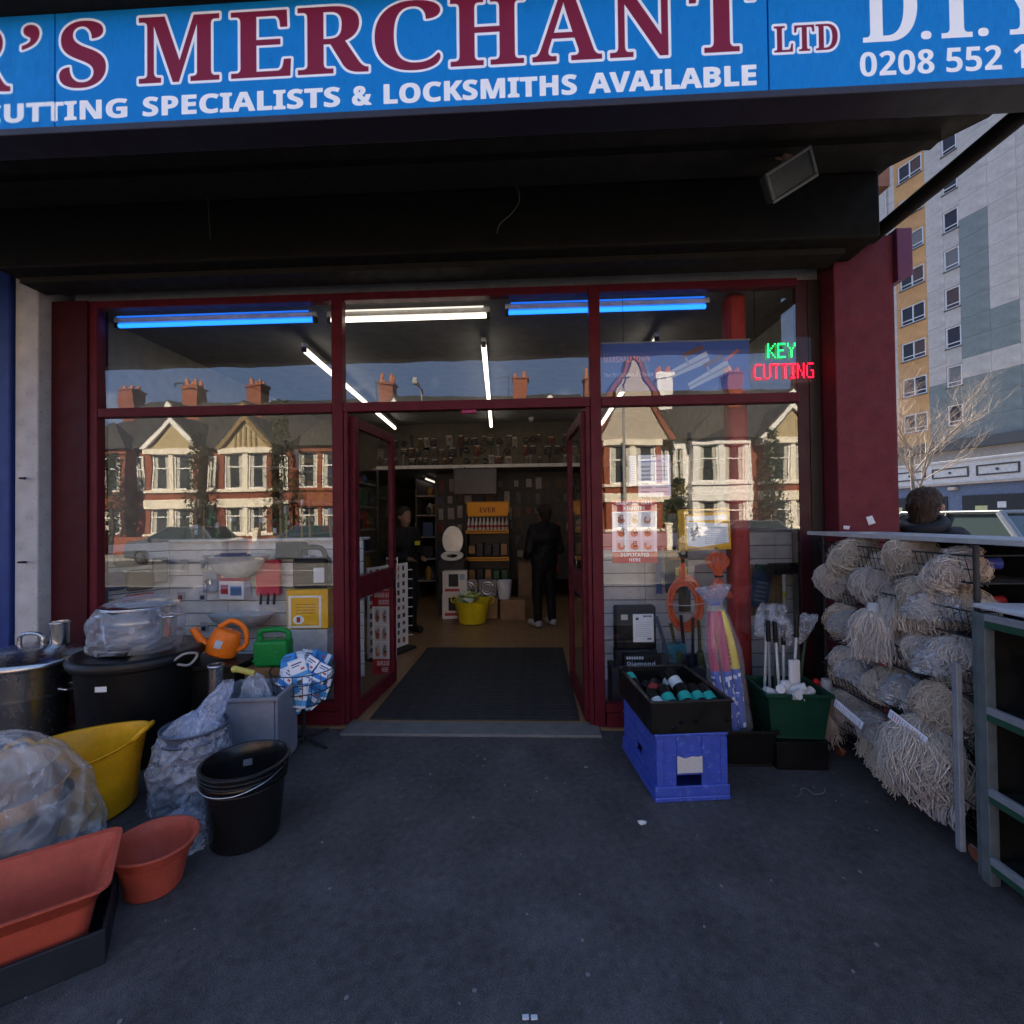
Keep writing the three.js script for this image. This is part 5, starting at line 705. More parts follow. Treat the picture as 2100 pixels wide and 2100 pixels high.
// ---------------------------------------------------------------- people
function person(lab, pos, ry, o) {
  const t = thing('person', lab, 'person', pos, ry);
  const k = o.h / 1.76, S = (a) => a.map((v) => v * k), L = o.lean ?? 0;
  const hip = 0.94, J = { pel: S([0, hip, 0]), ch: S([0, 1.28, L * 0.3]), nk: S([0, 1.47, L * 0.55]), hd: S([0, 1.63, L * 0.7 + 0.02]) };
  const caps = (inf) => { const c = []; const add = (a, b, ra, rb, kk) => c.push([a, b, ra * k + inf, rb * k + inf, kk]);
    add(S([-0.07, 1.0, 0]), S([0.07, 1.0, 0]), 0.115, 0.115); add(S([-0.08, 1.3, L * 0.3]), S([0.08, 1.3, L * 0.3]), 0.125, 0.125); add(J.pel, J.ch, 0.13, 0.135); add(S([-0.15, 1.42, L * 0.5]), S([0.15, 1.42, L * 0.5]), 0.07, 0.07, 0.06); return c; };
  const limbsA = (inf) => [-1, 1].flatMap((s) => { const sh = S([s * 0.185, 1.41, L * 0.5]), el = S(o.elbow ? o.elbow(s) : [s * 0.26, 1.12, -0.02]), wr = S(o.wrist ? o.wrist(s) : [s * 0.25, 0.88, 0.1]); return [[sh, el, 0.055 * k + inf, 0.045 * k + inf], [el, wr, 0.042 * k + inf, 0.03 * k + inf]]; });
  const legs = (inf) => [-1, 1].flatMap((s) => { const hp = S([s * 0.09, 0.93, 0]), kn = S([s * 0.11, 0.5, 0.03 + (o.step ?? 0) * s]), an = S([s * 0.12, 0.09, (o.step ?? 0) * 1.4 * s]); return [[hp, kn, 0.088 * k + inf, 0.06 * k + inf], [kn, an, 0.058 * k + inf, 0.04 * k + inf]]; });
  const feet = (inf) => [-1, 1].map((s) => [S([s * 0.12, 0.045, -0.03 + (o.step ?? 0) * 1.4 * s]), S([s * 0.14, 0.04, 0.16 + (o.step ?? 0) * 1.4 * s]), 0.042 * k + inf, 0.036 * k + inf]);
  const head = [[J.nk, J.hd, 0.055 * k, 0.06 * k], [S([0, 1.67, L * 0.7 + 0.0]), S([0, 1.69, L * 0.7 + 0.01]), 0.09 * k, 0.088 * k, 0.03], [S([0, 1.59, L * 0.7 + 0.045]), S([0, 1.64, L * 0.7 + 0.03]), 0.055 * k, 0.07 * k, 0.03], [S([0, 1.635, L * 0.7 + 0.1]), S([0, 1.665, L * 0.7 + 0.09]), 0.014 * k, 0.01 * k, 0.012], [S([-0.095, 1.645, L * 0.7]), S([-0.095, 1.665, L * 0.7]), 0.016, 0.018, 0.012], [S([0.095, 1.645, L * 0.7]), S([0.095, 1.665, L * 0.7]), 0.016, 0.018, 0.012], [S([-0.022, 1.59, L * 0.7 + 0.098]), S([0.022, 1.59, L * 0.7 + 0.098]), 0.008, 0.008, 0.01]];
  const hands = [-1, 1].flatMap((s) => { const w = o.wrist ? o.wrist(s) : [s * 0.25, 0.88, 0.1], e = o.elbow ? o.elbow(s) : [s * 0.26, 1.12, -0.02]; const d = V(w[0] - e[0], w[1] - e[1], w[2] - e[2]).normalize(), P = (f, a, b) => S([w[0] + d.x * f + b * -s * d.y * 0.2, w[1] + d.y * f - Math.abs(b) * 0.1, w[2] + d.z * f + a]); const c = [[S(w), P(0.08, 0, 0), 0.03, 0.032, 0.02]]; [[-0.03, 0.15], [-0.01, 0.17], [0.01, 0.165], [0.03, 0.14]].forEach(([a, l]) => { c.push([P(0.08, a, 0), P(0.12, a, 0.06), 0.0095, 0.009, 0.006]); c.push([P(0.12, a, 0.06), P(l, a * 0.9, 0.16), 0.009, 0.008, 0.004]); }); c.push([P(0.03, 0.03, 0), P(0.08, 0.06, 0.05), 0.012, 0.01, 0.008]); c.push([P(0.08, 0.06, 0.05), P(0.11, 0.06, 0.1), 0.01, 0.009, 0.004]); return [c]; });
  const all = [...caps(-0.012), ...limbsA(-0.01), ...legs(-0.01), ...feet(-0.008), [J.ch, J.nk, 0.07 * k, 0.052 * k]];
  const H = o.h + 0.08, body = [skin(fieldOf(all), [-0.5, -0.02, -0.4], [0.5, 1.55 * k, 0.5], 0.022), skin(fieldOf(head, 0.03), [-0.18, 1.4 * k, -0.2 + L * 0.7], [0.18, H, 0.25 + L * 0.7], 0.009), ...hands.map((c) => { const xs = c.flatMap((q) => [q[0], q[1]]), lo = [0, 1, 2].map((i) => Math.min(...xs.map((p) => p[i])) - 0.05), hi = [0, 1, 2].map((i) => Math.max(...xs.map((p) => p[i])) + 0.05); return skin(fieldOf(c, 0.008), lo, hi, 0.005); })];
  part(t, 'body', body, mat(o.skin ?? [0.2, 0.12, 0.08], 0.6));
  const fold = (f, a) => (x, y, z) => f(x, y, z) + a * n3(x * 9, y * 6, z * 9) + a * 0.6 * n3(x * 25, y * 11, z * 25);
  part(t, 'jacket', [skin(fold(fieldOf([...caps(0.025), ...limbsA(0.022), [S([0, 1.42, L * 0.5]), S([0, 1.5, L * 0.55 - 0.02]), 0.085 * k, 0.08 * k]]), 0.008), [-0.5, 0.78 * k, -0.42], [0.5, 1.62 * k, 0.55], 0.016)], mat(o.jacket, 0.85, { bump: 0.002, scale: 3 }));
  part(t, 'trousers', [skin(fold(fieldOf([...legs(0.018), [S([-0.07, 0.95, 0]), S([0.07, 0.95, 0]), 0.118 * k, 0.118 * k]]), 0.006), [-0.35, 0.02, -0.35], [0.35, 1.1 * k, 0.35], 0.018)], mat(o.trousers, 0.85, { bump: 0.002, scale: 3 }));
  part(t, 'shoes', [skin(fieldOf(feet(0.012), 0.01), [-0.3, -0.04, -0.3], [0.3, 0.14, 0.45], 0.012).translate(0, 0.012, 0)], mat(o.shoes ?? [0.02, 0.02, 0.02], 0.5));
  const hairF = fieldOf([[S([0, 1.71, L * 0.7 - 0.015]), S([0, 1.68, L * 0.7 - 0.04]), 0.1 * k, 0.092 * k], [S([0, 1.66, L * 0.7 - 0.05]), S([0, (o.hairTo ?? 1.58), L * 0.7 - 0.06]), 0.085 * k, 0.06 * k]], 0.03);
  part(t, 'hair', [skin((x, y, z) => Math.max(hairF(x, y, z) - 0.006 + 0.007 * n3(x * 45, y * 9, z * 45) + 0.004 * n3(x * 110, y * 16, z * 110), z - L * 0.7 - 0.075 + Math.max(0, 1.72 * k - y) * 0.55), [-0.2, 1.35 * k, -0.25 + L * 0.7], [0.2, H + 0.04, 0.2 + L * 0.7], 0.008)], mat(o.hair, 0.75, { bump: 0.004, scale: 6 }));
  if (o.extra) o.extra(t, S);
  return t;
}
person('standing person in black clothes with pale shoes beside the yellow stand', [0.17, 0.012, -7.15], Math.PI + 0.5, { h: 1.82, jacket: [0.006, 0.006, 0.0065], trousers: [0.006, 0.006, 0.007], shoes: [0.4, 0.4, 0.4], hair: [0.02, 0.015, 0.012], wrist: (s) => [s * 0.2, 1.02, 0.18] });
person('person in black with yellow badge half hidden behind the open left door', [-1.86, 0.012, -6.75], 0.9, { h: 1.78, jacket: [0.006, 0.006, 0.007], trousers: [0.007, 0.007, 0.008], hair: [0.015, 0.012, 0.01], wrist: (s) => [s * 0.14, 1.08, 0.22], extra: (t) => part(t, 'badge', [rbox(0.09, 0.06, 0.01, 0.1, 1.3, 0.165, 0.004)], mat([0.5, 0.45, 0.03], 0.5)) });
person('passer-by in dark hooded jacket with brown hair behind the mop rack', [3.0, 0, -3.72], 2.2, { h: 1.8, jacket: [0.02, 0.02, 0.024], trousers: [0.03, 0.03, 0.05], skin: [0.4, 0.22, 0.15], hair: [0.05, 0.028, 0.017], hairTo: 1.5, extra: (t, S) => { part(t, 'hood', [torus(0.11, 0.045, 0, 1.5 * 1.045, -0.05, 1.2, 28, 12)], mat([0.02, 0.02, 0.024], 0.9)); part(t, 'bag_strap', [tube([[0.16, 1.2, -0.16], [0.15, 1.42, -0.13], [0.12, 1.55, -0.02], [0.08, 1.46, 0.12], [0.0, 1.25, 0.17]], 0.014, 24, 6)], mat([0.15, 0.14, 0.13], 0.5)); } });

// ---------------------------------------------------------------- goods on the pavement, left of the door
const mFilm = new THREE.MeshPhysicalMaterial({ color: C(0.93, 0.95, 0.99), roughness: 0.15, transmission: 0.98, thickness: 0, ior: 1.25, side: THREE.DoubleSide, bumpMap: rep(dataTex(256, 256, (u, v) => { const x = 0.5 + 0.5 * Math.abs(tn(u, v, 14, 3)) - 0.3 * Math.abs(tn(u, v, 34, 5)); return [x, x, x]; }, false), 2), bumpScale: 0.0012 });
const mFilmMilky = new THREE.MeshPhysicalMaterial({ color: C(0.8, 0.84, 0.95), roughness: 0.24, transmission: 0.92, thickness: 0, ior: 1.3, side: THREE.DoubleSide, bumpMap: mFilm.bumpMap, bumpScale: 0.0018 });
mFilm.transmissionMap = mFilmMilky.transmissionMap = rep(dataTex(512, 512, (u, v) => { const c = (f, s) => Math.pow(1 - Math.min(1, Math.abs(tn(u, v, f, s)) * 2.2), 5); const x = 0.98 - 0.16 * c(4, 2) - 0.12 * c(9, 5) - 0.04 * c(22, 9) - 0.08 * (0.5 + 0.5 * tn(u, v, 3, 11)); return [x, x, x]; }, false), 0.9);
const mFilmClear = new THREE.MeshPhysicalMaterial({ color: C(0.9, 0.92, 0.97), roughness: 0.22, transmission: 0.9, thickness: 0, ior: 1.4, side: THREE.DoubleSide, bumpMap: mFilm.bumpMap, bumpScale: 0.001 });
// a crumpled film skin: radius(angle, height 0..1) round an axis, with ridges
function filmSkin(rad, y0, y1, o = {}) {
  const NA = o.na ?? 120, NY = o.ny ?? 46, P = [], I = [], sd = o.seed ?? 1, amp = o.amp ?? 0.03;
  for (let j = 0; j <= NY; j++) for (let i = 0; i < NA; i++) {
    const a = i / NA * Math.PI * 2, t = j / NY, ca = Math.cos(a), sa = Math.sin(a);
    const ridge = o.streak ? 0.8 * n3(ca * 1.3 + sd, sa * 1.3, t * 3 + sd) + 0.6 * (1 - 2 * Math.abs(n3(ca * 2.2 + sd, sa * 2.2 + t * 1.5, t * 4))) + 0.3 * (1 - 2 * Math.abs(n3(ca * 3.5 - sd, sa * 3.5 + t * 3, t * 7 + sd))) : (1 - Math.abs(n3(ca * 2.4 + sd, sa * 2.4 + t * 1.2, t * 3.2 + sd)) * 2) * 0.6 + (1 - Math.abs(n3(ca * 6 + sd, sa * 6, t * 8)) * 2) * 0.35 + 0.16 * n3(ca * 16, sa * 16 + sd, t * 20);
    const r = Math.max(0.002, rad(a, t) * (1 + 0) + amp * ridge * Math.min(1, (1 - t) * 6 + 0.15));
    P.push(ca * r + (o.lean?.[0] ?? 0) * t, y0 + (y1 - y0) * t + amp * 0.5 * n3(ca * 3, sa * 3 + sd, 5) * t, sa * r + (o.lean?.[1] ?? 0) * t);
  }
  for (let j = 0; j < NY; j++) for (let i = 0; i < NA; i++) { const a = j * NA + i, b = j * NA + (i + 1) % NA, c = a + NA, d = b + NA; I.push(a, c, b, b, c, d); }
  const g = new THREE.BufferGeometry(); g.setAttribute('position', new THREE.Float32BufferAttribute(P, 3)); g.setIndex(I); g.computeVertexNormals(); return boxUV(norm(g));
}
const galv = mat([0.5, 0.5, 0.51], 0.32, { metal: 1, map: grime, scale: 2 });
{ const t = thing('metal_dustbin', 'galvanised metal dustbin with lid beside the blue pilaster', 'dustbin', [-3.6, 0, -3.22]);
  part(t, 'drum', [lathe([[0, 0], [0.24, 0], [0.25, 0.02], [0.262, 0.2], [0.268, 0.21], [0.262, 0.22], [0.28, 0.46], [0.286, 0.47], [0.28, 0.48], [0.29, 0.66], [0.3, 0.67], [0.3, 0.69], [0.285, 0.69], [0.24, 0.03], [0, 0.02]], 48)], galv);
  const l = part(t, 'lid', [lathe([[0.31, 0.67], [0.315, 0.7], [0.29, 0.715], [0.2, 0.77], [0.1, 0.79], [0, 0.795]], 48)], galv); part(l, 'lid_handle', [tube([[-0.09, 0.785, 0], [-0.08, 0.85, 0], [0, 0.87, 0], [0.08, 0.85, 0], [0.09, 0.785, 0]], 0.014, 20, 8)], galv);
  for (const s of [-1, 1]) part(t, 'side_handle', [tube([[s * 0.28, 0.5, -0.07], [s * 0.33, 0.49, -0.06], [s * 0.34, 0.47, 0], [s * 0.33, 0.49, 0.06], [s * 0.28, 0.5, 0.07]], 0.009, 16, 6)], galv); }
single('metal_flue_pipe', 'short silver flue collar standing on the dustbin lid', 'pipe', lathe([[0.055, 0], [0.055, 0.14], [0.062, 0.145], [0.062, 0.155], [0.05, 0.155], [0.05, 0]], 28), mat([0.7, 0.7, 0.72], 0.25, { metal: 1 }), [-3.47, 0.782, -3.3]);
const blackPl = mat([0.008, 0.008, 0.0085], 0.48, { specularIntensity: 0.55 });
{ const t = thing('black_water_tub', 'large black plastic tub with lid and white sticker', 'tub', [-2.84, 0, -3.28]);
  part(t, 'barrel', [lathe([[0, 0], [0.31, 0], [0.325, 0.02], [0.36, 0.66], [0.385, 0.67], [0.39, 0.7], [0.36, 0.7], [0.31, 0.03], [0, 0.02]], 52)], blackPl); const l = part(t, 'lid', [lathe([[0.4, 0.69], [0.405, 0.73], [0.38, 0.75], [0.33, 0.735], [0.2, 0.75], [0, 0.755]], 52)], blackPl); part(l, 'lid_grip', [rbox(0.2, 0.03, 0.05, 0, 0.765, 0.22, 0.012, 2)], blackPl); part(t, 'sticker', [(() => { const g = norm(new THREE.CylinderGeometry(0.362, 0.362, 0.035, 8, 1, true, 0.02, 0.2)); return g.translate(0, 0.58, 0); })()], mat([0.75, 0.75, 0.75], 0.6));
  part(t, 'rope_handle', [tube([[0.36, 0.7, 0.15], [0.42, 0.74, 0.12], [0.46, 0.72, 0.05], [0.44, 0.66, 0.1], [0.4, 0.68, 0.16]], 0.009, 20, 6)], mat([0.35, 0.34, 0.33], 0.8)); }
{ const t = thing('aluminium_stockpot', 'shiny aluminium stockpot wrapped in clear bag on the black tub', 'pot', [-2.86, 0.757, -3.3]);
  const al = mat([0.82, 0.82, 0.83], 0.16, { metal: 1 }); part(t, 'pot', [lathe([[0, 0], [0.2, 0], [0.215, 0.015], [0.22, 0.09], [0.225, 0.095], [0.22, 0.1], [0.222, 0.19], [0.227, 0.195], [0.222, 0.2], [0.224, 0.28], [0.235, 0.285], [0.235, 0.295], [0.21, 0.295], [0.205, 0.02], [0, 0.015]], 56)], al);
  part(t, 'pot_lid', [lathe([[0.236, 0.296], [0.236, 0.305], [0.15, 0.325], [0, 0.33]], 48)], al);
  for (const s of [-1, 1]) part(t, 'handle', [tube([[s * 0.22, 0.22, -0.06], [s * 0.28, 0.225, -0.05], [s * 0.285, 0.225, 0.05], [s * 0.22, 0.22, 0.06]], 0.009, 16, 6)], al);
  part(t, 'clear_bag', [filmSkin((a, th) => (0.275 + 0.02 * Math.sin(a * 3)) * Math.min(1, Math.sqrt(Math.max(0, 1.02 - th ** 4)) + 0.02), 0.0, 0.365, { amp: 0.014, streak: true, seed: 3 })], mFilmClear); }
// yellow flexible tub
function flexTub(t, R, r, h, m, sy = 1) {
  const shape = (g) => displace(g, (v) => { v.z *= sy; v.y += 0.018 * (v.y / h) * Math.cos(2 * Math.atan2(v.z, v.x)); });
  part(t, 'tub', [shape(lathe([[0, 0], [r, 0], [r + 0.012, 0.015], [r + (R - r) * 0.5, h * 0.5], [R, h - 0.01], [R + 0.014, h], [R + 0.012, h - 0.014], [R - 0.008, h - 0.012], [r + (R - r) * 0.5 - 0.008, h * 0.5], [r, 0.02], [0, 0.015]], 56))], m);
  for (const s of [-1, 1]) part(t, 'handle', [tube([[s * (R - 0.005), h + 0.005, -0.07], [s * (R + 0.035), h + 0.045, -0.055], [s * (R + 0.045), h + 0.05, 0.055], [s * (R - 0.005), h + 0.005, 0.07]], 0.013, 18, 8)], m);
}
{ const t = thing('yellow_flexible_tub', 'yellow flexible tub with loop handles on the pavement', 'tub', [-2.55, 0, -2.6], 0.25); flexTub(t, 0.285, 0.2, 0.4, mat([0.88, 0.4, 0.01], 0.4)); t.rotation.z = 0.05; t.rotation.x = 0.03; }
{ const t = thing('bagged_tub_stack', 'stack of orange and dark tubs bundled in clear plastic film', 'tubs', [-2.5, 0, -2.06]);
  const og = mat([0.7, 0.3, 0.03], 0.45), dk = mat([0.03, 0.035, 0.04], 0.5), brn = mat([0.45, 0.28, 0.16], 0.6);
  part(t, 'tub', [lathe([[0, 0.02], [0.2, 0.02], [0.27, 0.34], [0.285, 0.35], [0.27, 0.34], [0.19, 0.03], [0, 0.03]], 40)], dk); part(t, 'tub', [lathe([[0, 0.2], [0.2, 0.2], [0.26, 0.42], [0.275, 0.43], [0.255, 0.42], [0.19, 0.21], [0, 0.21]], 40)], og); part(t, 'tub', [lathe([[0, 0.32], [0.17, 0.32], [0.22, 0.52], [0.235, 0.53], [0.215, 0.52], [0.16, 0.33], [0, 0.33]], 40)], brn);
  const film = part(t, 'clear_film', [filmSkin((a, th) => (0.4 - 0.13 * Math.max(0, Math.sin(a)) * 0.6 + 0.03 * Math.sin(2 * a + 1)) * Math.pow(Math.max(0, 1 - Math.pow(th, 2.6)), 0.55) + 0.01, 0.015, 0.68, { amp: 0.016, streak: true, seed: 8, na: 170, ny: 80 })], mFilm); }
{ const t = thing('bagged_bucket_stack', 'stack of grey buckets tightly wrapped in milky plastic film', 'buckets', [-2.02, 0, -2.72]);
  const g = mat([0.1, 0.12, 0.17], 0.5); for (let i = 0; i < 4; i++) part(t, 'bucket', [lathe([[0, 0.02], [0.12, 0.02], [0.165, 0.28], [0.178, 0.285], [0.178, 0.27], [0.16, 0.27], [0.115, 0.03], [0, 0.03]], 32).translate(0, i * 0.055, 0)], g);
  part(t, 'milky_film', [filmSkin((a, th) => (0.205 + 0.015 * Math.sin(3 * a)) * (1 - 0.45 * Math.pow(th, 3)) * Math.pow(Math.max(0, 1.001 - Math.pow(th, 9)), 0.5) + 0.006, 0.012, 0.52, { amp: 0.02, seed: 14, na: 140, ny: 90, streak: true })], mFilmMilky); part(t, 'film_fold', [filmSkin((a, th) => (0.11 + 0.02 * Math.sin(2 * a)) * (1 - 0.75 * th) + 0.006, 0.4, 0.66, { amp: 0.014, streak: true, seed: 22, lean: [0.12, -0.13], na: 90, ny: 34 })], mFilmMilky); }
{ const t = thing('grey_storage_box', 'grey plastic storage box holding film and a metal pipe', 'storage box', [-1.9, 0, -3.16], 0.12); const g = mat([0.22, 0.24, 0.29], 0.5);
  part(t, 'box_shell', [rspan(-0.19, 0.19, 0.0, 0.02, -0.17, 0.17), rspan(-0.2, -0.18, 0.02, 0.5, -0.17, 0.17), rspan(0.18, 0.2, 0.02, 0.5, -0.17, 0.17), rspan(-0.18, 0.18, 0.02, 0.5, -0.18, -0.16), rspan(-0.18, 0.18, 0.02, 0.5, 0.16, 0.18)], g); part(t, 'rim', [rspan(-0.215, 0.215, 0.485, 0.51, 0.175, 0.2), rspan(-0.215, 0.215, 0.485, 0.51, -0.2, -0.175), rspan(-0.22, -0.195, 0.485, 0.51, -0.175, 0.175), rspan(0.195, 0.22, 0.485, 0.51, -0.175, 0.175)], g); }
single('film_bundle', 'bunch of clear plastic film stuffed in the grey storage box', 'film', filmSkin((a, th) => (0.14 + 0.02 * Math.sin(a * 2)) * Math.pow(Math.max(0, 1.001 - th * th), 0.5) + 0.005, 0.02, 0.6, { amp: 0.02, streak: true, seed: 31, na: 90, ny: 40 }), mFilm, [-1.92, 0.005, -3.16]);
single('vent_pipe', 'short galvanised pipe end poking out of the film beside the grey box', 'pipe', lathe([[0.045, 0], [0.045, 0.3], [0.052, 0.305], [0.052, 0.32], [0.04, 0.32], [0.04, 0]], 24), mat([0.45, 0.46, 0.5], 0.35, { metal: 1 }), [-2.17, 0.36, -3.12]);
single('yellow_pump_bottle', 'small yellow topped bottle lying on film in the grey box', 'bottle', [cyl(0.02, 0.02, 0.12, 0, 0, 0, 12).rotateZ(1.2), sphere(0.024, -0.06, 0.02, 0, 1, 1, 1, 10)], mat([0.6, 0.52, 0.12], 0.5), [-1.98, 0.63, -3.14], 0.4);
single('black_crate_box', 'black plastic crate standing behind the grey storage box', 'crate', [rspan(-0.22, 0.22, 0, 0.6, -0.14, 0.14, 0.02), rspan(-0.24, 0.24, 0.57, 0.61, -0.16, 0.16, 0.008)], blackPl, [-2.4, 0, -3.47]);
single('brown_cardboard', 'brown cardboard carton standing against the window behind the grey box', 'carton', [rbox(0.28, 0.56, 0.2, 0, 0.28, 0, 0.006)], mat([0.22, 0.115, 0.05], 0.85, { map: grime }), [-2.02, 0, -3.52]);
{ const t = thing('orange_watering_can', 'orange plastic watering can lying tilted on the black crate', 'watering can', [-2.42, 0.612, -3.47], 0.25); const o = mat([0.9, 0.2, 0.015], 0.4);
  const b = new THREE.Group(); b.name = 'tilted_body'; b.rotation.z = -0.35; b.position.set(0.03, 0.03, 0); t.add(b);
  part(b, 'can', [displace(lathe([[0, 0], [0.1, 0], [0.115, 0.02], [0.11, 0.12], [0.09, 0.19], [0.05, 0.2], [0, 0.2]], 32), (v) => { v.z *= 0.75; })], o); part(b, 'handle', [tube([[0.08, 0.05, 0], [0.15, 0.12, 0], [0.1, 0.24, 0], [0.0, 0.27, 0], [-0.07, 0.2, 0]], 0.02, 24, 8)], o); part(b, 'spout', [tube([[-0.09, 0.04, 0], [-0.17, 0.08, 0], [-0.24, 0.14, 0]], 0.028, 14, 10)], o); part(b, 'sticker', [rbox(0.05, 0.06, 0.004, -0.01, 0.1, 0.086, 0.001)], mat([0.5, 0.55, 0.65], 0.5)); }
{ const t = thing('green_jerrycan', 'green plastic jerrycan standing on the brown cardboard carton', 'jerrycan', [-1.98, 0.561, -3.5], 0.1); const g = mat([0.01, 0.22, 0.045], 0.4); part(t, 'can', [displace(rbox(0.25, 0.2, 0.15, 0, 0.1, 0, 0.03, 4), (v) => {})], g); part(t, 'handle', [tube([[-0.1, 0.18, 0], [-0.1, 0.25, 0], [-0.04, 0.265, 0], [0.06, 0.265, 0], [0.11, 0.24, 0], [0.11, 0.18, 0]], 0.022, 24, 8)], g); part(t, 'rib', [rbox(0.2, 0.012, 0.006, 0, 0.09, 0.076, 0.002).rotateZ(0.35), rbox(0.2, 0.012, 0.006, 0, 0.09, 0.078, 0.002).rotateZ(-0.35)], g); part(t, 'cap', [cyl(0.025, 0.025, 0.04, -0.075, 0.215, 0.05, 14)], g); }
// black builder's bucket
const bucketRim = (t, R, r, h, m, ribs) => { part(t, 'pail', [lathe([[0, 0], [r, 0], [r + 0.008, 0.012], [R - 0.012, h * 0.78], [R, h * 0.8], [R, h * 0.84], [R - 0.008, h * 0.86], [R + 0.002, h - 0.012], [R + 0.012, h - 0.01], [R + 0.012, h], [R - 0.008, h], [R - 0.02, h * 0.8], [r - 0.004, 0.02], [0, 0.016]], 56)], m); for (const y of ribs) part(t, 'rib', [torus(R - 0.006 + (y - h * 0.8) * 0.1, 0.005, 0, y, 0, Math.PI / 2, 48, 8)], m); };
{ const t = thing('black_bucket', 'empty black plastic bucket standing alone on the pavement', 'bucket', [-1.53, 0, -2.43]); bucketRim(t, 0.205, 0.155, 0.4, mat([0.009, 0.009, 0.01], 0.3, { specularIntensity: 0.7 }), [0.3, 0.322, 0.345, 0.366]); part(t, 'wire_handle', [tube([[-0.212, 0.37, 0.0], [-0.17, 0.345, 0.13], [-0.06, 0.325, 0.215], [0.07, 0.325, 0.212], [0.17, 0.345, 0.13], [0.212, 0.37, 0.0]], 0.0035, 40, 6)], mat([0.6, 0.6, 0.62], 0.3, { metal: 1 })); part(t, 'price_sticker', [rbox(0.045, 0.035, 0.002, 0, 0, 0, 0.0008).rotateX(-0.12).rotateY(0.5).translate(-0.085, 0.3, -0.155)], mat([0.2, 0.19, 0.21], 0.6)); for (const s of [-1, 1]) part(t, 'handle_lug', [rbox(0.02, 0.04, 0.03, s * 0.213, 0.37, 0, 0.006)], mat([0.009, 0.009, 0.01], 0.3, { specularIntensity: 0.7 })); }
const terra = mat([0.5, 0.085, 0.05], 0.6, { bump: 0.0008 });
{ const t = thing('terracotta_pot', 'round terracotta plastic plant pot on the pavement', 'plant pot', [-1.74, 0, -2.08]); part(t, 'pot', [lathe([[0, 0], [0.1, 0], [0.108, 0.01], [0.138, 0.16], [0.15, 0.165], [0.162, 0.2], [0.17, 0.21], [0.166, 0.216], [0.148, 0.21], [0.135, 0.16], [0.1, 0.02], [0, 0.015]], 48)], terra); part(t, 'rim', [torus(0.166, 0.007, 0, 0.21, 0, Math.PI / 2, 48, 8)], terra); t.rotation.z = -0.03; }
single('milky_bag_scrap', 'small clear plastic sheet slumped behind the terracotta pot', 'film', filmSkin((a, th) => (0.12 + 0.02 * Math.sin(a * 2)) * Math.pow(Math.max(0, 1.001 - th * th), 0.5) + 0.005, 0.004, 0.16, { amp: 0.02, seed: 41, na: 80, ny: 26 }), mFilmMilky, [-1.82, 0, -2.38]);
{ // trough on its dark crate
  const cx = -1.985, cz = -1.555, ang = Math.atan2(-0.6, -0.8);   // long axis runs away to the left of the doorway
  const L = 0.8, W = 0.43, ry = Math.PI - Math.atan2(0.6, 0.8) * -1;
  const t = thing('terracotta_trough', 'long terracotta plastic trough resting on a dark crate', 'trough', [-2.05, 0.016, -1.63], Math.atan2(0.6, 0.8));
  const ring = (w, l, y, r = 0.05) => { const s = []; for (const [sx, sz, a0] of [[1, 1, 0], [-1, 1, Math.PI / 2], [-1, -1, Math.PI], [1, -1, Math.PI * 1.5]]) for (let k = 0; k <= 5; k++) { const a = a0 + k / 5 * Math.PI / 2; s.push([sx * (l / 2 - r) + Math.cos(a) * r, y, sz * (w / 2 - r) + Math.sin(a) * r]); } return s; };
  const rings = [ring(W - 0.16, L - 0.16, 0.0), ring(W - 0.075, L - 0.08, 0.21), ring(W - 0.06, L - 0.065, 0.215), ring(W - 0.01, L - 0.01, 0.262), ring(W + 0.02, L + 0.02, 0.272), ring(W + 0.018, L + 0.018, 0.28), ring(W - 0.02, L - 0.02, 0.274), ring(W - 0.1, L - 0.1, 0.2), ring(W - 0.18, L - 0.18, 0.012)];
  const P = [], I = [], n = rings[0].length; rings.forEach((r) => r.forEach((p) => P.push(...p))); for (let j = 0; j < rings.length - 1; j++) for (let i = 0; i < n; i++) { const a = j * n + i, b = j * n + (i + 1) % n; I.push(a, a + n, b, b, a + n, b + n); } const cB = P.length / 3; P.push(0, 0, 0, 0, 0.012, 0); for (let i = 0; i < n; i++) { I.push(i, (i + 1) % n, cB); const q = (rings.length - 1) * n; I.push(q + i, cB + 1, q + (i + 1) % n); }
  const g = new THREE.BufferGeometry(); g.setAttribute('position', new THREE.Float32BufferAttribute(P, 3)); g.setIndex(I); const gg = toCreasedNormals(g.toNonIndexed(), 0.7);
  part(t, 'planter', [boxUV(norm(gg))], terra);
  const c = thing('dark_slate_crate', 'dark blue grey plastic crate carrying the terracotta trough', 'crate', [-2.05, 0, -1.63], Math.atan2(0.6, 0.8)); part(c, 'crate_base', [rspan(-L / 2 + 0.05, L / 2 - 0.05, 0, 0.014, -W / 2 + 0.05, W / 2 - 0.05)], mat([0.03, 0.034, 0.045], 0.6)); for (const q of [-1, 1]) { part(c, 'crate_side', [rspan(-L / 2 + 0.005, L / 2 - 0.005, 0.0, 0.13, q * (W / 2 - 0.03) - 0.008, q * (W / 2 - 0.03) + 0.008)], mat([0.02, 0.023, 0.032], 0.7)); part(c, 'crate_end', [rspan(q * (L / 2 - 0.012) - 0.007, q * (L / 2 - 0.012) + 0.007, 0.0, 0.13, -W / 2 + 0.04, W / 2 - 0.04)], mat([0.02, 0.023, 0.032], 0.7)); }
}
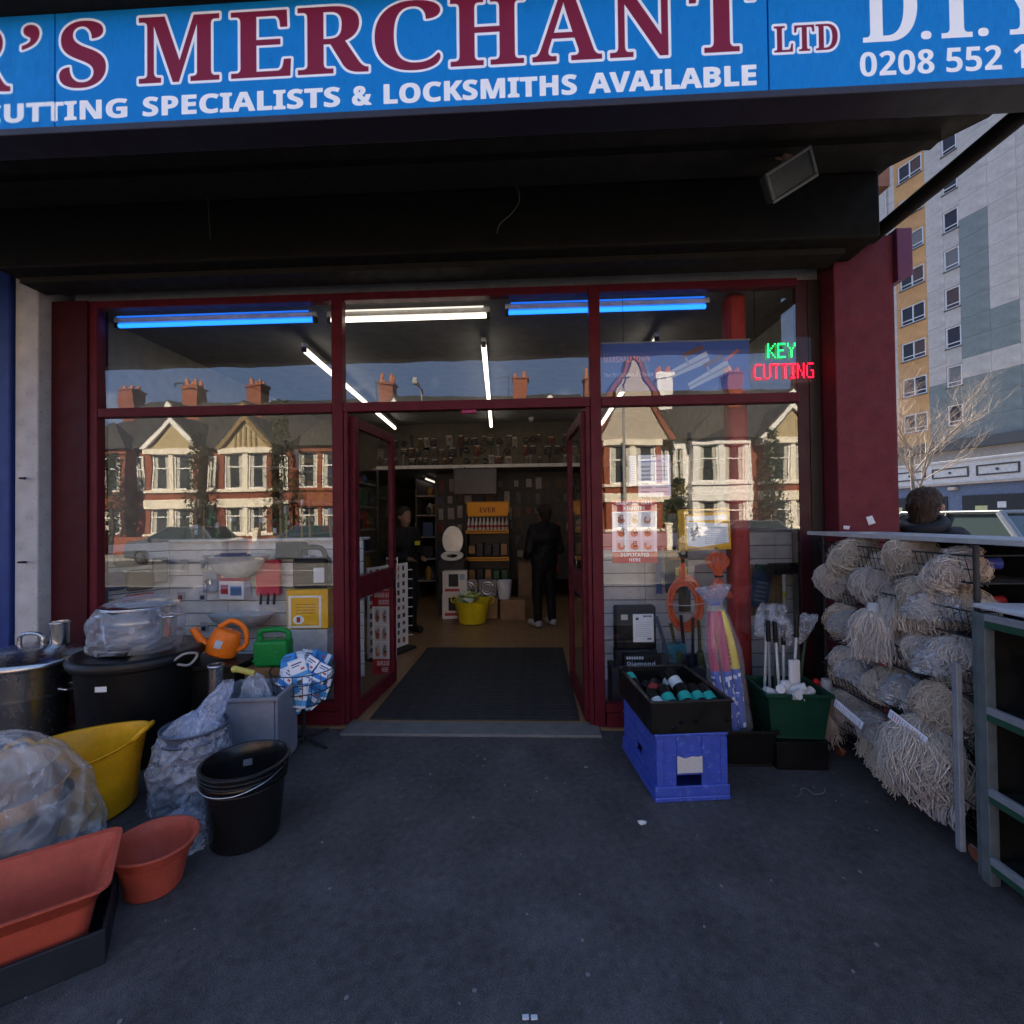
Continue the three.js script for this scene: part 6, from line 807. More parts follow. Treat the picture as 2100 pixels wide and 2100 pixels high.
{ // wire basket on a tripod, heaped with packets
  const X = -1.72, Zb = -3.44, t = thing('wire_basket_stand', 'black wire dump basket on tripod pole by left door post', 'basket stand', [X, 0, Zb]);
  const wire = mat([0.03, 0.03, 0.035], 0.4), ringPts = (r, y) => torus(r, 0.004, 0, y, 0, Math.PI / 2, 36, 6);
  const bars = []; for (let i = 0; i < 22; i++) { const a = i / 22 * Math.PI * 2; bars.push(tube([[Math.cos(a) * 0.06, 0.28, Math.sin(a) * 0.06], [Math.cos(a) * 0.16, 0.32, Math.sin(a) * 0.16], [Math.cos(a) * 0.205, 0.42, Math.sin(a) * 0.205], [Math.cos(a) * 0.225, 0.56, Math.sin(a) * 0.225]], 0.0025, 8, 4)); }
  part(t, 'basket_wires', bars, wire); for (const [r, y] of [[0.226, 0.56], [0.215, 0.49], [0.205, 0.42], [0.16, 0.32], [0.06, 0.28]]) part(t, 'basket_hoop', [ringPts(r, y)], wire);
  part(t, 'pole', [cyl(0.014, 0.014, 0.27, 0, 0.15, 0, 12)], wire); for (let k = 0; k < 4; k++) { const a = k * Math.PI / 2 + 0.4; part(t, 'foot', [tube([[0, 0.05, 0], [Math.cos(a) * 0.1, 0.03, Math.sin(a) * 0.1], [Math.cos(a) * 0.23, 0.012, Math.sin(a) * 0.23]], 0.011, 10, 6)], wire); }
  const pr = [0, 1, 2].map((k) => label(96, 128, (g) => { g.fillStyle = ['#dfe6f2', '#e9edf6', '#2f83c8'][k]; g.fillRect(0, 0, 96, 128); g.fillStyle = ['#2f7fd0', '#5ba8e0', '#e6eef8'][k]; g.fillRect(0, 84, 96, 30); g.fillStyle = '#36406a'; g.fillRect(14, 18, 60, 8); g.fillRect(14, 34, 44, 6); g.fillStyle = '#c05050'; g.fillRect(60, 56, 22, 14); }));
  for (let i = 0; i < 34; i++) { const lay = Math.floor(i / 7), a = i * 2.4, r = (lay ? 0.15 : 0.09) * Math.sqrt(rr(0.15, 1)), y = 0.335 + lay * 0.062; const w = rr(0.085, 0.12), h = rr(0.03, 0.045), d = rr(0.13, 0.17); const o = single('packet_of_fittings', 'small white and blue box heaped in the wire dump basket', 'packet', facePrint(rbox(w, d, h, 0, 0, 0, 0.003), -w / 2, w / 2, -d / 2, d / 2), pick(pr), [X + Math.cos(a) * r, y, Zb + Math.sin(a) * r], 0, 'packets in the wire basket'); o.rotation.set(rr(-0.9, 0.5), rr(-1, 1), rr(-0.9, 0.9)); }
}

// ---------------------------------------------------------------- goods on the pavement, right of the door
{
  const crateTex = dataTex(512, 512, (u, v) => { const b = clamp((tn(u, v, 9, 2) * 0.5 + tn(u, v, 44, 4) * 0.5 + tn(u, v, 130, 7) * 0.35 - 0.3) * 2.2), x = 0.95 + 0.07 * tn(u, v, 6, 1) + 0.05 * tn(u, v, 50, 3), m = (a, c) => a * x * (1 - b) + c * b; return [m(0.23, 0.52), m(0.32, 0.58), m(0.7, 0.84)]; });
  const blue = new THREE.MeshPhysicalMaterial({ roughness: 0.5, map: rep(crateTex, 1.7), roughnessMap: roughVar, side: THREE.DoubleSide });
  const t = thing('blue_crate', 'scuffed blue plastic crate with pale paper label facing the pavement', 'crate', [0.875, 0, -3.11], 0.1);
  const W = 0.42, Dp = 0.64, H = 0.37;                                                        // local: front at +z
  part(t, 'front_panel', [rspan(-W / 2, -0.09, 0.03, H, Dp / 2 - 0.02, Dp / 2), rspan(0.06, W / 2, 0.03, H, Dp / 2 - 0.02, Dp / 2), rspan(-0.09, 0.06, 0.145, H, Dp / 2 - 0.02, Dp / 2), rspan(-0.09, 0.06, 0.03, 0.075, Dp / 2 - 0.02, Dp / 2)], blue);
  part(t, 'back_panel', [rspan(-W / 2, W / 2, 0.03, H, -Dp / 2, -Dp / 2 + 0.02)], blue);
  for (const s of [-1, 1]) part(t, 'side_panel', [rspan(s * W / 2 - s * 0.02, s * W / 2, 0.03, 0.13, -Dp / 2 + 0.021, Dp / 2 - 0.021), rspan(s * W / 2 - s * 0.02, s * W / 2, 0.19, H, -Dp / 2 + 0.021, Dp / 2 - 0.021), rspan(s * W / 2 - s * 0.02, s * W / 2, 0.13, 0.19, -Dp / 2 + 0.021, -0.06), rspan(s * W / 2 - s * 0.02, s * W / 2, 0.13, 0.19, 0.06, Dp / 2 - 0.021)], blue);
  part(t, 'base', [rspan(-W / 2 - 0.015, W / 2 + 0.015, 0.0, 0.03, -Dp / 2 - 0.015, Dp / 2 + 0.015, 0.008), rspan(-W / 2 - 0.012, W / 2 + 0.012, 0.03, 0.09, Dp / 2, Dp / 2 + 0.012, 0.006), rspan(-W / 2 - 0.012, -W / 2, 0.03, 0.09, -Dp / 2, Dp / 2, 0.005)], blue);
  part(t, 'top_rim', [rspan(-W / 2 - 0.008, W / 2 + 0.008, H, H + 0.02, Dp / 2 - 0.03, Dp / 2 + 0.008), rspan(-W / 2 - 0.008, W / 2 + 0.008, H, H + 0.02, -Dp / 2 - 0.008, -Dp / 2 + 0.03), rspan(-W / 2 - 0.008, -W / 2 + 0.03, H, H + 0.02, -Dp / 2 + 0.03, Dp / 2 - 0.03), rspan(W / 2 - 0.03, W / 2 + 0.008, H, H + 0.02, -Dp / 2 + 0.03, Dp / 2 - 0.03)], blue);
  part(t, 'rib', [rspan(-W / 2, W / 2, 0.26, 0.268, Dp / 2, Dp / 2 + 0.006, 0.002)], blue); part(t, 'rib', [rspan(-W / 2 - 0.006, -W / 2, 0.26, 0.268, -Dp / 2, Dp / 2, 0.002)], blue);
  for (const x of [-0.19, 0.19]) part(t, 'corner_rib', [rspan(x - 0.02, x + 0.02, 0.09, H - 0.01, Dp / 2, Dp / 2 + 0.008, 0.003)], blue);
  part(t, 'paper_label', [facePrint(prism([[-0.075, 0.16], [0.075, 0.16], [0.075, 0.258], [0.05, 0.25], [0.02, 0.256], [-0.03, 0.243], [-0.05, 0.252], [-0.075, 0.262]], 0.002).translate(-0.012, 0, Dp / 2 + 0.001), -0.09, 0.07, 0.15, 0.27)], mat([0.6, 0.59, 0.6], 0.9, { map: grime, scale: 3 }));
  // black tray on top
  const b = thing('black_tray', 'open black plastic tray of bottles sitting on the blue crate', 'tray', [0.875, 0.391, -3.11], 0.1), w = 0.5, d = 0.68, h = 0.17;
  part(b, 'base', [rspan(-w / 2 + 0.02, w / 2 - 0.02, 0, 0.012, -d / 2 + 0.02, d / 2 - 0.02)], blackPl);
  const slab = (x0, x1, z0, z1) => [rspan(x0, x1, 0.0, h, z0, z1)];
  part(b, 'front_wall', slab(-w / 2 + 0.01, w / 2 - 0.01, d / 2 - 0.025, d / 2 - 0.01), blackPl); part(b, 'back_wall', slab(-w / 2 + 0.01, w / 2 - 0.01, -d / 2 + 0.01, -d / 2 + 0.025), blackPl); part(b, 'side_wall', slab(-w / 2 + 0.01, -w / 2 + 0.025, -d / 2 + 0.025, d / 2 - 0.025), blackPl); part(b, 'side_wall', slab(w / 2 - 0.025, w / 2 - 0.01, -d / 2 + 0.025, d / 2 - 0.025), blackPl);
  part(b, 'rim', [rspan(-w / 2, w / 2, h, h + 0.018, d / 2 - 0.03, d / 2), rspan(-w / 2, w / 2, h, h + 0.018, -d / 2, -d / 2 + 0.03), rspan(-w / 2, -w / 2 + 0.03, h, h + 0.018, -d / 2 + 0.03, d / 2 - 0.03), rspan(w / 2 - 0.03, w / 2, h, h + 0.018, -d / 2 + 0.03, d / 2 - 0.03)], blackPl);
  const lab = { teal: mat([0.03, 0.42, 0.36], 0.5), white: mat([0.65, 0.68, 0.68], 0.5), red: mat([0.4, 0.03, 0.03], 0.5) };
  const bottle = (x, z, ry, tilt, c, k, y = 0.1) => { const p = thing('dark_bottle', { teal: 'black bottle with teal band lying in the tray on the blue crate', white: 'black bottle with white band lying in the tray on the blue crate', red: 'black bottle with red band lying in the tray on the blue crate' }[c], 'bottle', [0.875 + x * 0.995 + z * 0.1, 0.391 + y, -3.11 - x * 0.1 + z * 0.995], ry + 0.1, 'bottles in the tray'); const q = (g) => g.rotateX(Math.PI / 2 + tilt); part(p, 'bottle', [q(lathe([[0, -0.13], [0.036, -0.13], [0.04, -0.12], [0.04, 0.05], [0.032, 0.08], [0.014, 0.1], [0.014, 0.13], [0, 0.13]], 22))], blackPl); part(p, 'band', [q(cyl(0.041, 0.041, 0.06, 0, -0.03, 0, 22, true))], lab[c]); part(p, 'cap', [q(cyl(0.018, 0.018, 0.03, 0, 0.13, 0, 14))], blackPl); };
  bottle(-0.07, 0.2, 0.1, 0.45, 'teal', 0, 0.12); bottle(0.03, 0.2, -0.05, 0.45, 'teal', 0, 0.125); bottle(0.12, 0.19, 0.1, 0.4, 'teal', 0, 0.12); bottle(0.19, 0.2, 0.15, 0.4, 'teal', 0, 0.12); bottle(-0.14, 0.21, 0.3, 0.5, 'white', 0, 0.1); bottle(0.06, 0.0, 0.2, 0.5, 'white', 0, 0.15); bottle(-0.12, 0.02, -0.5, 0.2, 'red', 0, 0.12); bottle(-0.19, -0.16, 0.2, 0.4, 'teal', 0, 0.13); bottle(0.15, -0.05, 0.1, 0.3, 'teal', 0, 0.07); bottle(-0.02, -0.12, 0.8, 0.2, 'red', 0, 0.07); bottle(0.1, -0.2, 0.2, 0.3, 'white', 0, 0.08);
}
{ const t = thing('black_tool_case', 'upright black tool case with white paper sheet by window', 'case', [0.84, 0.013, -3.98], 0.04); part(t, 'case_body', [rbox(0.34, 0.36, 0.1, 0, 0.72, 0, 0.02, 3)], mat([0.02, 0.02, 0.024], 0.5)); part(t, 'paper_sheet', [facePrint(rbox(0.17, 0.23, 0.003, 0.06, 0.72, 0.052, 0.001), -0.025, 0.145, 0.605, 0.835)], label(180, 240, (g) => { g.fillStyle = '#333a44'; g.fillRect(24, 30, 26, 22); wordLines(g, 90, 12, 76, 1, 12, '#444', 14); wordLines(g, 24, 70, 130, 8, 17, '#aab', 4); g.fillStyle = '#555'; g.fillRect(124, 206, 36, 14); }, '#dfe4ea')); part(t, 'badge', [rbox(0.055, 0.045, 0.003, -0.095, 0.81, 0.052, 0.001)], mat([0.6, 0.62, 0.62], 0.5)); part(t, 'stand', [rspan(-0.17, 0.17, 0, 0.54, -0.06, 0.06)], mat([0.05, 0.05, 0.055], 0.6)); }
sheet('diamond_blade_carton', 'dark blade carton with pale lettering below the tool case', 'carton', 0.72, 1.06, 0.44, 0.545, -3.85, label(256, 96, (g) => { g.fillStyle = '#cfd3da'; g.font = 'bold 30px sans-serif'; for (let k = 0; k < 7; k++) g.fillRect(14 + k * 15, 14, 11, 20); g.font = 'bold 40px sans-serif'; g.fillText('Diamond', 14, 80, 200); }, '#14171d'), 0, 0.06);
single('teal_carton', 'teal carton beside the dark blade carton in right window', 'carton', rbox(0.17, 0.15, 0.1, 0, 0.075, 0, 0.004), mat([0.03, 0.17, 0.24], 0.5, { map: grime, scale: 4 }), [1.14, 0.47, -3.9]);
single('window_goods_riser', 'low dark riser carrying the blade and teal cartons', 'riser', rspan(0.62, 1.6, 0.013, 0.435, -4.05, -3.82), mat([0.05, 0.05, 0.055], 0.6));
for (let i = 0; i < 6; i++) single('dark_hand_tool', 'dark hand tool lying in the shadow behind the tray', 'tool', [rod([0, 0, 0], [rr(-0.15, 0.15), rr(0.15, 0.4), rr(-0.05, 0.02)], 0.014), rbox(0.08, 0.1, 0.05, 0, 0.02, 0, 0.015)], mat(pick([[0.02, 0.02, 0.022], [0.05, 0.07, 0.1], [0.1, 0.1, 0.03]]), 0.4), [1.1 + i * 0.06, 0.46 + rr(0, 0.05), -3.87], rr(0, 3), 'tools behind the tray');
single('tool_ledge', 'black box below the dark hand tools behind the tray', 'box', rspan(1.13, 1.3, 0, 0.43, -3.66, -3.45), blackPl);
{ // bag of long sealant sticks
  const t = thing('bagged_long_rolls', 'tall bag of red, blue and yellow printed rolls leaning by the red post', 'packet', [1.36, 0.2, -3.3]); t.rotation.z = 0.13;
  const print = (c1, c2) => label(96, 768, (g, w, h) => { const grd = 1; g.fillStyle = c1; g.fillRect(0, 0, w, h * 0.5); g.fillStyle = '#2a56b8'; g.fillRect(0, h * 0.5, w, h * 0.5); for (let i = 0; i < 26; i++) { g.fillStyle = pick(['#e8eef8', '#4d7fd8', '#1a3680', '#dfe8fa']); g.fillRect(rr(0, 70), h * 0.52 + rr(0, h * 0.44), rr(8, 40), rr(6, 40)); } g.save(); g.translate(w * 0.62, h * 0.47); g.rotate(-Math.PI / 2); g.fillStyle = c2; g.font = 'bold 54px sans-serif'; for (let k = 0; k < 9; k++) g.fillRect(k * 30, -30, 20, 44); g.restore(); });
  [[-0.06, print('#b01c50', '#d0503c'), 0.0], [0.0, print('#b01c50', '#d0503c'), 0.02], [0.06, print('#e8d01c', '#c84a28'), 0.0]].forEach(([x, m, z]) => { const g = tube([[x * 0.9, 0, z], [x * 1.1, 0.25, z], [x * 1.12, 0.5, z], [x * 0.85, 0.68, z], [x * 0.4, 0.8, z * 0.5]], 0.03, 30, 14); const u = g.attributes.uv; for (let k = 0; k < u.count; k++) u.setXY(k, u.getY(k) * 2, u.getX(k)); m.map.wrapS = THREE.RepeatWrapping; part(t, 'roll', [g], m); });
  part(t, 'film_sleeve', [filmSkin((a, th) => (Math.hypot(0.115 * Math.cos(a), 0.06 * Math.sin(a))) * (th < 0.6 ? 1 : 1 - Math.pow((th - 0.6) / 0.4, 1.5) * 0.72) + 0.008, 0, 0.87, { amp: 0.007, seed: 51, na: 70, ny: 60, streak: true })], mFilmClear);
  part(t, 'film_flare', [filmSkin((a, th) => Math.hypot((0.035 + 0.085 * th) * Math.cos(a), (0.02 + 0.03 * th) * Math.sin(a)), 0.85, 0.97, { amp: 0.014, seed: 57, na: 80, ny: 24 })], mFilmMilky); part(t, 'neck_tie', [torus(0.034, 0.006, 0, 0.855, 0, Math.PI / 2, 20, 6)], mat([0.1, 0.14, 0.5], 0.5));
}
function openBin(name, lab, pos, ry, w, d, h, m, taper = 0.85) {
  const t = thing(name, lab, 'bin', pos, ry); const shape = (g) => displace(g, (v) => { const k = taper + (1 - taper) * v.y / h; v.x *= k; v.z *= k; });
  part(t, 'bin_shell', [shape(merge([rspan(-w / 2, w / 2, 0, 0.015, -d / 2, d / 2), rspan(-w / 2, w / 2, 0.012, h, d / 2 - 0.012, d / 2), rspan(-w / 2, w / 2, 0.012, h, -d / 2, -d / 2 + 0.012), rspan(-w / 2, -w / 2 + 0.012, 0.012, h, -d / 2, d / 2), rspan(w / 2 - 0.012, w / 2, 0.012, h, -d / 2, d / 2)]))], m);
  part(t, 'rim', [rspan(-w / 2 - 0.012, w / 2 + 0.012, h - 0.02, h + 0.006, d / 2, d / 2 + 0.014), rspan(-w / 2 - 0.012, w / 2 + 0.012, h - 0.02, h + 0.006, -d / 2 - 0.014, -d / 2), rspan(-w / 2 - 0.014, -w / 2, h - 0.02, h + 0.006, -d / 2, d / 2), rspan(w / 2, w / 2 + 0.014, h - 0.02, h + 0.006, -d / 2, d / 2)], m); return t;
}
openBin('black_holder_bin', 'open black bin holding the bagged long rolls', [1.4, 0, -3.3], 0, 0.36, 0.3, 0.24, blackPl);
{ const t = thing('black_base_box', 'black plastic box carrying the green bin of handles', 'box', [1.72, 0, -3.3], 0); part(t, 'box_shell', [rspan(-0.16, 0.17, 0, 0.17, -0.17, 0.17, 0.01)], blackPl); part(t, 'lid_lip', [rspan(-0.17, 0.18, 0.17, 0.185, -0.18, 0.18)], blackPl); }
openBin('green_handle_bin', 'dark green plastic bin full of wrapped handles beside mop rack', [1.72, 0.187, -3.3], -0.05, 0.4, 0.34, 0.3, mat([0.012, 0.06, 0.035], 0.45), 0.82);
{ const white = mat([0.72, 0.72, 0.72], 0.4), grey = mat([0.3, 0.3, 0.31], 0.4), greenM = mat([0.06, 0.12, 0.07], 0.5);
  for (let i = 0; i < 7; i++) { const t = thing('wrapped_handle', 'film wrapped tool handle standing in the dark green bin', 'handle', [1.6 + (i % 4) * 0.07, 0.21, -3.38 + (i >> 2) * 0.1], 0, 'handles in the green bin'); const L = rr(0.62, 0.82), lx = rr(-0.08, 0.1), lz = rr(-0.05, 0.08); part(t, 'shaft', [rod([0, 0, 0], [lx, L, lz], 0.009, 8)], pick([grey, greenM, white])); part(t, 'grip', [rod([lx * 0.8, L * 0.8, lz * 0.8], [lx, L, lz], 0.016, 8)], blackPl); if (i < 4) part(t, 'film', [filmSkin((a, th) => 0.05 * (1 - 0.6 * Math.abs(th - 0.5)) + 0.008, L * 0.78, L * 1.06, { amp: 0.02, seed: 60 + i, lean: [lx * 1.2, lz], na: 50, ny: 16 })], mFilm); }
  for (let i = 0; i < 5; i++) { const t = thing('white_roller', 'white capped paint roller lying in the dark green bin', 'roller', [1.58 + i * 0.05, 0.47 + (i % 2) * 0.03, -3.2 + (i % 3) * 0.02], i * 0.9, 'rollers in the green bin'); part(t, 'sleeve', [turn(cyl(0.028, 0.028, 0.12, 0, 0, 0, 16), 0, 0, 1.2)], white); part(t, 'cap', [sphere(0.03, 0.055, 0.02, 0, 1, 1, 1, 12)], white); }
  single('toothpaste_shaped_pack', 'white upright printed pack standing in the green bin', 'packet', rbox(0.07, 0.2, 0.03, 0, 0.1, 0, 0.008), label(64, 160, (g) => { g.fillStyle = '#7a5a58'; g.fillRect(20, 20, 22, 110); }, '#d8d4d2'), [1.74, 0.48, -3.24], 0.2);
}
// mop rack: wire tiers seen from the doorway side, standing along the pavement's edge
const cotton = [mat([0.92, 0.8, 0.7], 0.95, { bump: 0.002, scale: 8 }), mat([0.88, 0.78, 0.72], 0.95, { bump: 0.002, scale: 8 }), mat([0.92, 0.8, 0.66], 0.95, { bump: 0.002, scale: 8 }), mat([0.9, 0.74, 0.58], 0.95, { bump: 0.002, scale: 8 })];
{
  const wire = mat([0.035, 0.035, 0.04], 0.45), steel = mat([0.42, 0.44, 0.45], 0.5, { map: grime, metal: 0.3 });
  const xF = 2.06, xB = 2.5, za = -3.42, zb = -2.28, tiers = [0.16, 0.48, 0.78, 1.06, 1.32];
  const t = thing('wire_mop_rack', 'tiered wire rack on castors full of cotton mops', 'rack', [0, 0, 0]);
  for (const x of [xF, xB]) for (const z of [za, zb]) part(t, 'post', [rod([x, 0.1, z], [x, 1.5, z], 0.012, 8)], wire);
  for (const [k, y] of tiers.entries()) {
    const g = [], top = y + 0.13;
    for (let z = za; z <= zb + 0.001; z += 0.036) { g.push(rod([xB, y, z], [xF, y, z], 0.0022, 4), rod([xF, y, z], [xF - 0.03, top, z], 0.0022, 4)); }
    part(t, 'tier_wires', g, wire); part(t, 'tier_rail', [rod([xF - 0.03, top, za], [xF - 0.03, top, zb], 0.0045, 6), rod([xF, y, za], [xF, y, zb], 0.0045, 6), rod([xF - 0.015, (y + top) / 2, za], [xF - 0.015, (y + top) / 2, zb], 0.003, 5), rod([xB, y, za], [xB, y, zb], 0.0045, 6), rod([xB, top, za], [xB, top, zb], 0.0045, 6)], wire);
    for (const z of [za, zb]) part(t, 'tier_end', [rod([xF, y, z], [xB, y, z], 0.0045, 6), rod([xF - 0.03, top, z], [xB, top, z], 0.0045, 6)], wire);
  }
  part(t, 'base_board', [rspan(xF - 0.01, xB, 0.085, 0.105, za, zb)], mDark);
  for (const x of [xF + 0.03, xB - 0.03]) for (const z of [za + 0.08, zb - 0.06]) { const c = part(t, 'castor', [turn(cyl(0.038, 0.038, 0.026, 0, 0, 0, 20), 0, 0, Math.PI / 2).translate(x, 0.038, z)], mat([0.35, 0.12, 0.06], 0.6)); part(c, 'fork', [rspan(x - 0.02, x + 0.02, 0.06, 0.085, z - 0.02, z + 0.02)], steel); }
  const top = thing('white_top_board', 'thin grey white board lying over the top of mop rack', 'board', [2.29, 1.515, -2.72]); top.rotation.set(0, 0.03, -0.015); part(top, 'board', [rbox(0.52, 0.022, 1.62, 0, 0, 0, 0.006)], mat([0.42, 0.43, 0.46], 0.6, { map: grime })); part(top, 'edge_tape', [rbox(0.01, 0.026, 1.6, -0.265, 0, 0, 0.003)], mat([0.5, 0.5, 0.5], 0.7));
  part(t, 'backing_sheet', [span(xB + 0.014, xB + 0.022, 0.1, 1.5, za, zb)], mat([0.03, 0.03, 0.032], 0.8));
  // strands: each mop is its own thing
  const strand = (pts, r, sg = 6) => norm(new THREE.TubeGeometry(new THREE.CatmullRomCurve3(pts.map((p) => V(...p))), sg, r, 3, false));
  const mopGeo = (n, len, spread, droop) => { const g = []; for (let i = 0; i < n; i++) { const a = rr(0, Math.PI * 2), e = rr(0.05, 1), s = spread * Math.sqrt(e), L = len * rr(0.55, 1.12), ca = Math.cos(a), sa = Math.sin(a), w = () => rr(-0.022, 0.022); g.push(strand([[ca * 0.01, 0.03, sa * 0.01], [ca * s * 0.5 + w() * 0.5, 0.03 + 0.02 * rnd(), sa * s * 0.5], [ca * s * 0.95 + w(), -L * 0.3 * droop, sa * s * 0.95 + w()], [ca * s * 1.05 + w(), -L * 0.65 * droop, sa * s * 1.05 + w()], [ca * s * 1.1 + w() * 1.5, -L * droop, sa * s * 1.1 + w() * 1.5]], rr(0.0016, 0.0032))); } return merge(g); };
  const lyingGeo = (n, L, w) => { const g = []; for (let i = 0; i < n; i++) { const x0 = rr(-w, w), y0 = rr(-0.01, 0.2) * (1 - 0.5 * Math.abs(x0) / w), k = () => rr(-0.025, 0.025), l = L * rr(0.1, 1.15); g.push(strand([[x0 * 0.4, y0 * 0.5 + 0.02, -0.12], [x0 + k(), y0 + 0.03 * rnd(), -0.03], [x0 + k(), y0 + 0.04 * rnd(), 0.05], [x0 * 1.1 + k(), y0 * 0.7, 0.11 + 0.03 * rnd()], [x0 * 1.15 + k(), -l * 0.25, 0.135 + 0.03 * rnd()], [x0 * 1.15 + k() * 1.5, -l * 0.6, 0.13 + 0.05 * rnd()]], rr(0.0015, 0.003))); } return merge(g); };
  const loops = (n, L, w) => { const g = []; for (let i = 0; i < n; i++) { const x0 = rr(-w, w), y0 = rr(0.0, 0.1), d = rr(0.006, 0.016), l = L * rr(0.45, 1.1), z = 0.125 + rr(0, 0.04), k = rr(-0.015, 0.015); g.push(strand([[x0 * 0.7, y0, -0.1], [x0, y0 + 0.02, 0.06], [x0 - d, -l * 0.4, z], [x0 - d * 0.6 + k, -l, z], [x0 + d * 0.6 + k, -l, z], [x0 + d, -l * 0.4, z], [x0 + d * 1.4, y0 + 0.02, 0.05]], rr(0.0026, 0.0042), 14)); } return merge(g); };
  const puff = (n, a, b, c) => { const g = []; for (let i = 0; i < n; i++) { const az = rr(-0.3, Math.PI + 0.3), end = rr(1.0, 2.7), pts = [], rad = rr(0.96, 1.3); for (let k = 0; k < 6; k++) { const ph = 0.12 + (end - 0.12) * k / 5, w = az + 0.5 * n3(i * 3.1, k * 0.6, 7), q = rad + 0.14 * n3(i, k * 0.7, 3); pts.push([Math.sin(ph) * Math.cos(w) * a * q, 0.04 + Math.cos(ph) * b * q - (k === 5 ? rr(0, 0.03) : 0), Math.sin(ph) * Math.sin(w) * c * q]); } g.push(strand(pts, rr(0.0015, 0.0029), 9)); } return merge(g); };
  const variants = [puff(420, 0.115, 0.085, 0.125), puff(420, 0.1, 0.1, 0.12), loops(70, 0.13, 0.12), puff(420, 0.13, 0.07, 0.13), lyingGeo(400, 0.16, 0.12), puff(380, 0.11, 0.12, 0.115)];
  const core = displace(sphere(1, 0, 0, 0, 0.11, 0.07, 0.1, 22), (v) => { const k = 1 + 0.22 * n3(v.x * 14, v.y * 14, v.z * 14) + 0.1 * n3(v.x * 45, v.y * 45, v.z * 45); v.multiplyScalar(k); v.y += 0.045; });
  const sock = merge([lathe([[0, 0.0], [0.03, 0], [0.026, 0.05], [0.018, 0.07], [0.018, 0.1], [0, 0.1]], 14).rotateX(Math.PI / 2).translate(0, 0.07, -0.14)]), sockM = [mat([0.05, 0.08, 0.4], 0.5), mat([0.6, 0.6, 0.6], 0.5), mat([0.4, 0.03, 0.03], 0.5)];
  tiers.forEach((y, k) => { const n = 6; for (let i = 0; i < n; i++) { if ((k === 3 && i === 1) || (k === 1 && i === 3) || (k === 2 && i === 0)) continue;
    const v = (i * 5 + k * 4 + Math.floor(rnd() * 2)) % 6, m = thing('cotton_mop', ['cotton mop head spilling out of the rack\'s bottom tier', 'cotton mop head in the second lowest tier of the rack', 'cotton mop head in the middle tier of the rack', 'cotton mop head in the second highest tier of the rack', 'cotton mop head in the top tier of the rack'][k], 'mop', [xF + 0.135 + rr(-0.04, 0.02), y + 0.02 + rr(0, 0.07), za + 0.1 + i * 0.17 + rr(-0.025, 0.025)], -Math.PI / 2 + rr(-0.45, 0.45), 'mops in tier ' + (k + 1));
    const st = part(m, 'strands', [variants[v]], cotton[Math.floor(rnd() * 4)]); st.scale.set(rr(0.85, 1.08), rr(0.75, 1.0), rr(0.92, 1.06)); st.rotation.z = rr(-0.2, 0.2); if (k === 4) { st.scale.y = 0.75; m.position.y = y + 0.01; } const bd = part(m, 'bundle', [core], cotton[(i + k) % 4]); if (k === 4) bd.scale.y = 0.8; part(m, 'socket', [sock], sockM[(i + k) % 3]); } });
  // fuller heads pushed out in front of the tiers
  [[1.18, -3.3, 0], [1.2, -2.95, 1], [1.17, -2.62, 3], [0.92, -3.28, 5], [0.9, -2.6, 0], [0.66, -3.2, 3], [0.62, -2.86, 1], [0.66, -2.5, 5], [0.34, -3.22, 0], [0.32, -2.98, 3], [1.38, -3.12, 3], [1.38, -2.72, 0], [1.36, -2.42, 3], [0.92, -2.42, 1]].forEach(([y, z, v], i) => { const m = thing('bushy_mop', 'bushy cotton mop head pushed out over the wire front of the rack', 'mop', [xF + 0.06, y - 0.02, z], -Math.PI / 2 + rr(-0.3, 0.3), 'bushy mops over the wires'); const s = rr(0.92, 1.15); const a = part(m, 'strands', [variants[v]], cotton[i % 4]), b = part(m, 'bundle', [core], cotton[(i + 1) % 4]); a.scale.set(s * rr(0.8, 1.1), s * rr(0.7, 1.05), s); b.scale.set(s, s * rr(0.7, 1.1), s * 0.9); a.rotation.set(rr(-0.3, 0.4), 0, rr(-0.9, 0.9)); b.rotation.z = a.rotation.z; });
  const bigMop = (lab, pos, geo, ry = -Math.PI / 2, s = 1) => { const m = thing('round_mop', lab, 'mop', pos, ry); const st = part(m, 'strands', [geo], cotton[0]); st.scale.setScalar(s); const cb = part(m, 'bundle', [core.clone().scale(0.95, 2.0, 0.9).translate(0, -0.2, 0)], cotton[1]); part(m, 'collar', [cyl(0.03, 0.04, 0.06, 0, 0.06 * s, 0, 16)], sockM[1]); return m; };
  bigMop('large bushy cotton mop hanging out in front of the rack\'s middle', [2.0, 1.04, -2.86], mopGeo(620, 0.24, 0.115, 0.95)); bigMop('large pale mop in clear film low at the rack\'s near end', [2.02, 0.5, -2.52], merge([puff(520, 0.16, 0.17, 0.17).translate(0, -0.16, 0), mopGeo(160, 0.3, 0.14, 0.9)])); bigMop('mop with red socket drooping at the rack\'s far bottom corner', [2.02, 0.42, -3.36], mopGeo(380, 0.34, 0.09, 0.95));
  const red = single('red_mop_socket', 'bright red plastic socket tucked at the rack\'s far lower corner', 'socket', [rod([0, 0, 0], [0.03, -0.1, 0.02], 0.02, 12), sphere(0.022, 0, 0, 0, 1, 1, 1, 10)], mat([0.62, 0.02, 0.02], 0.4), [1.94, 0.5, -3.34]);
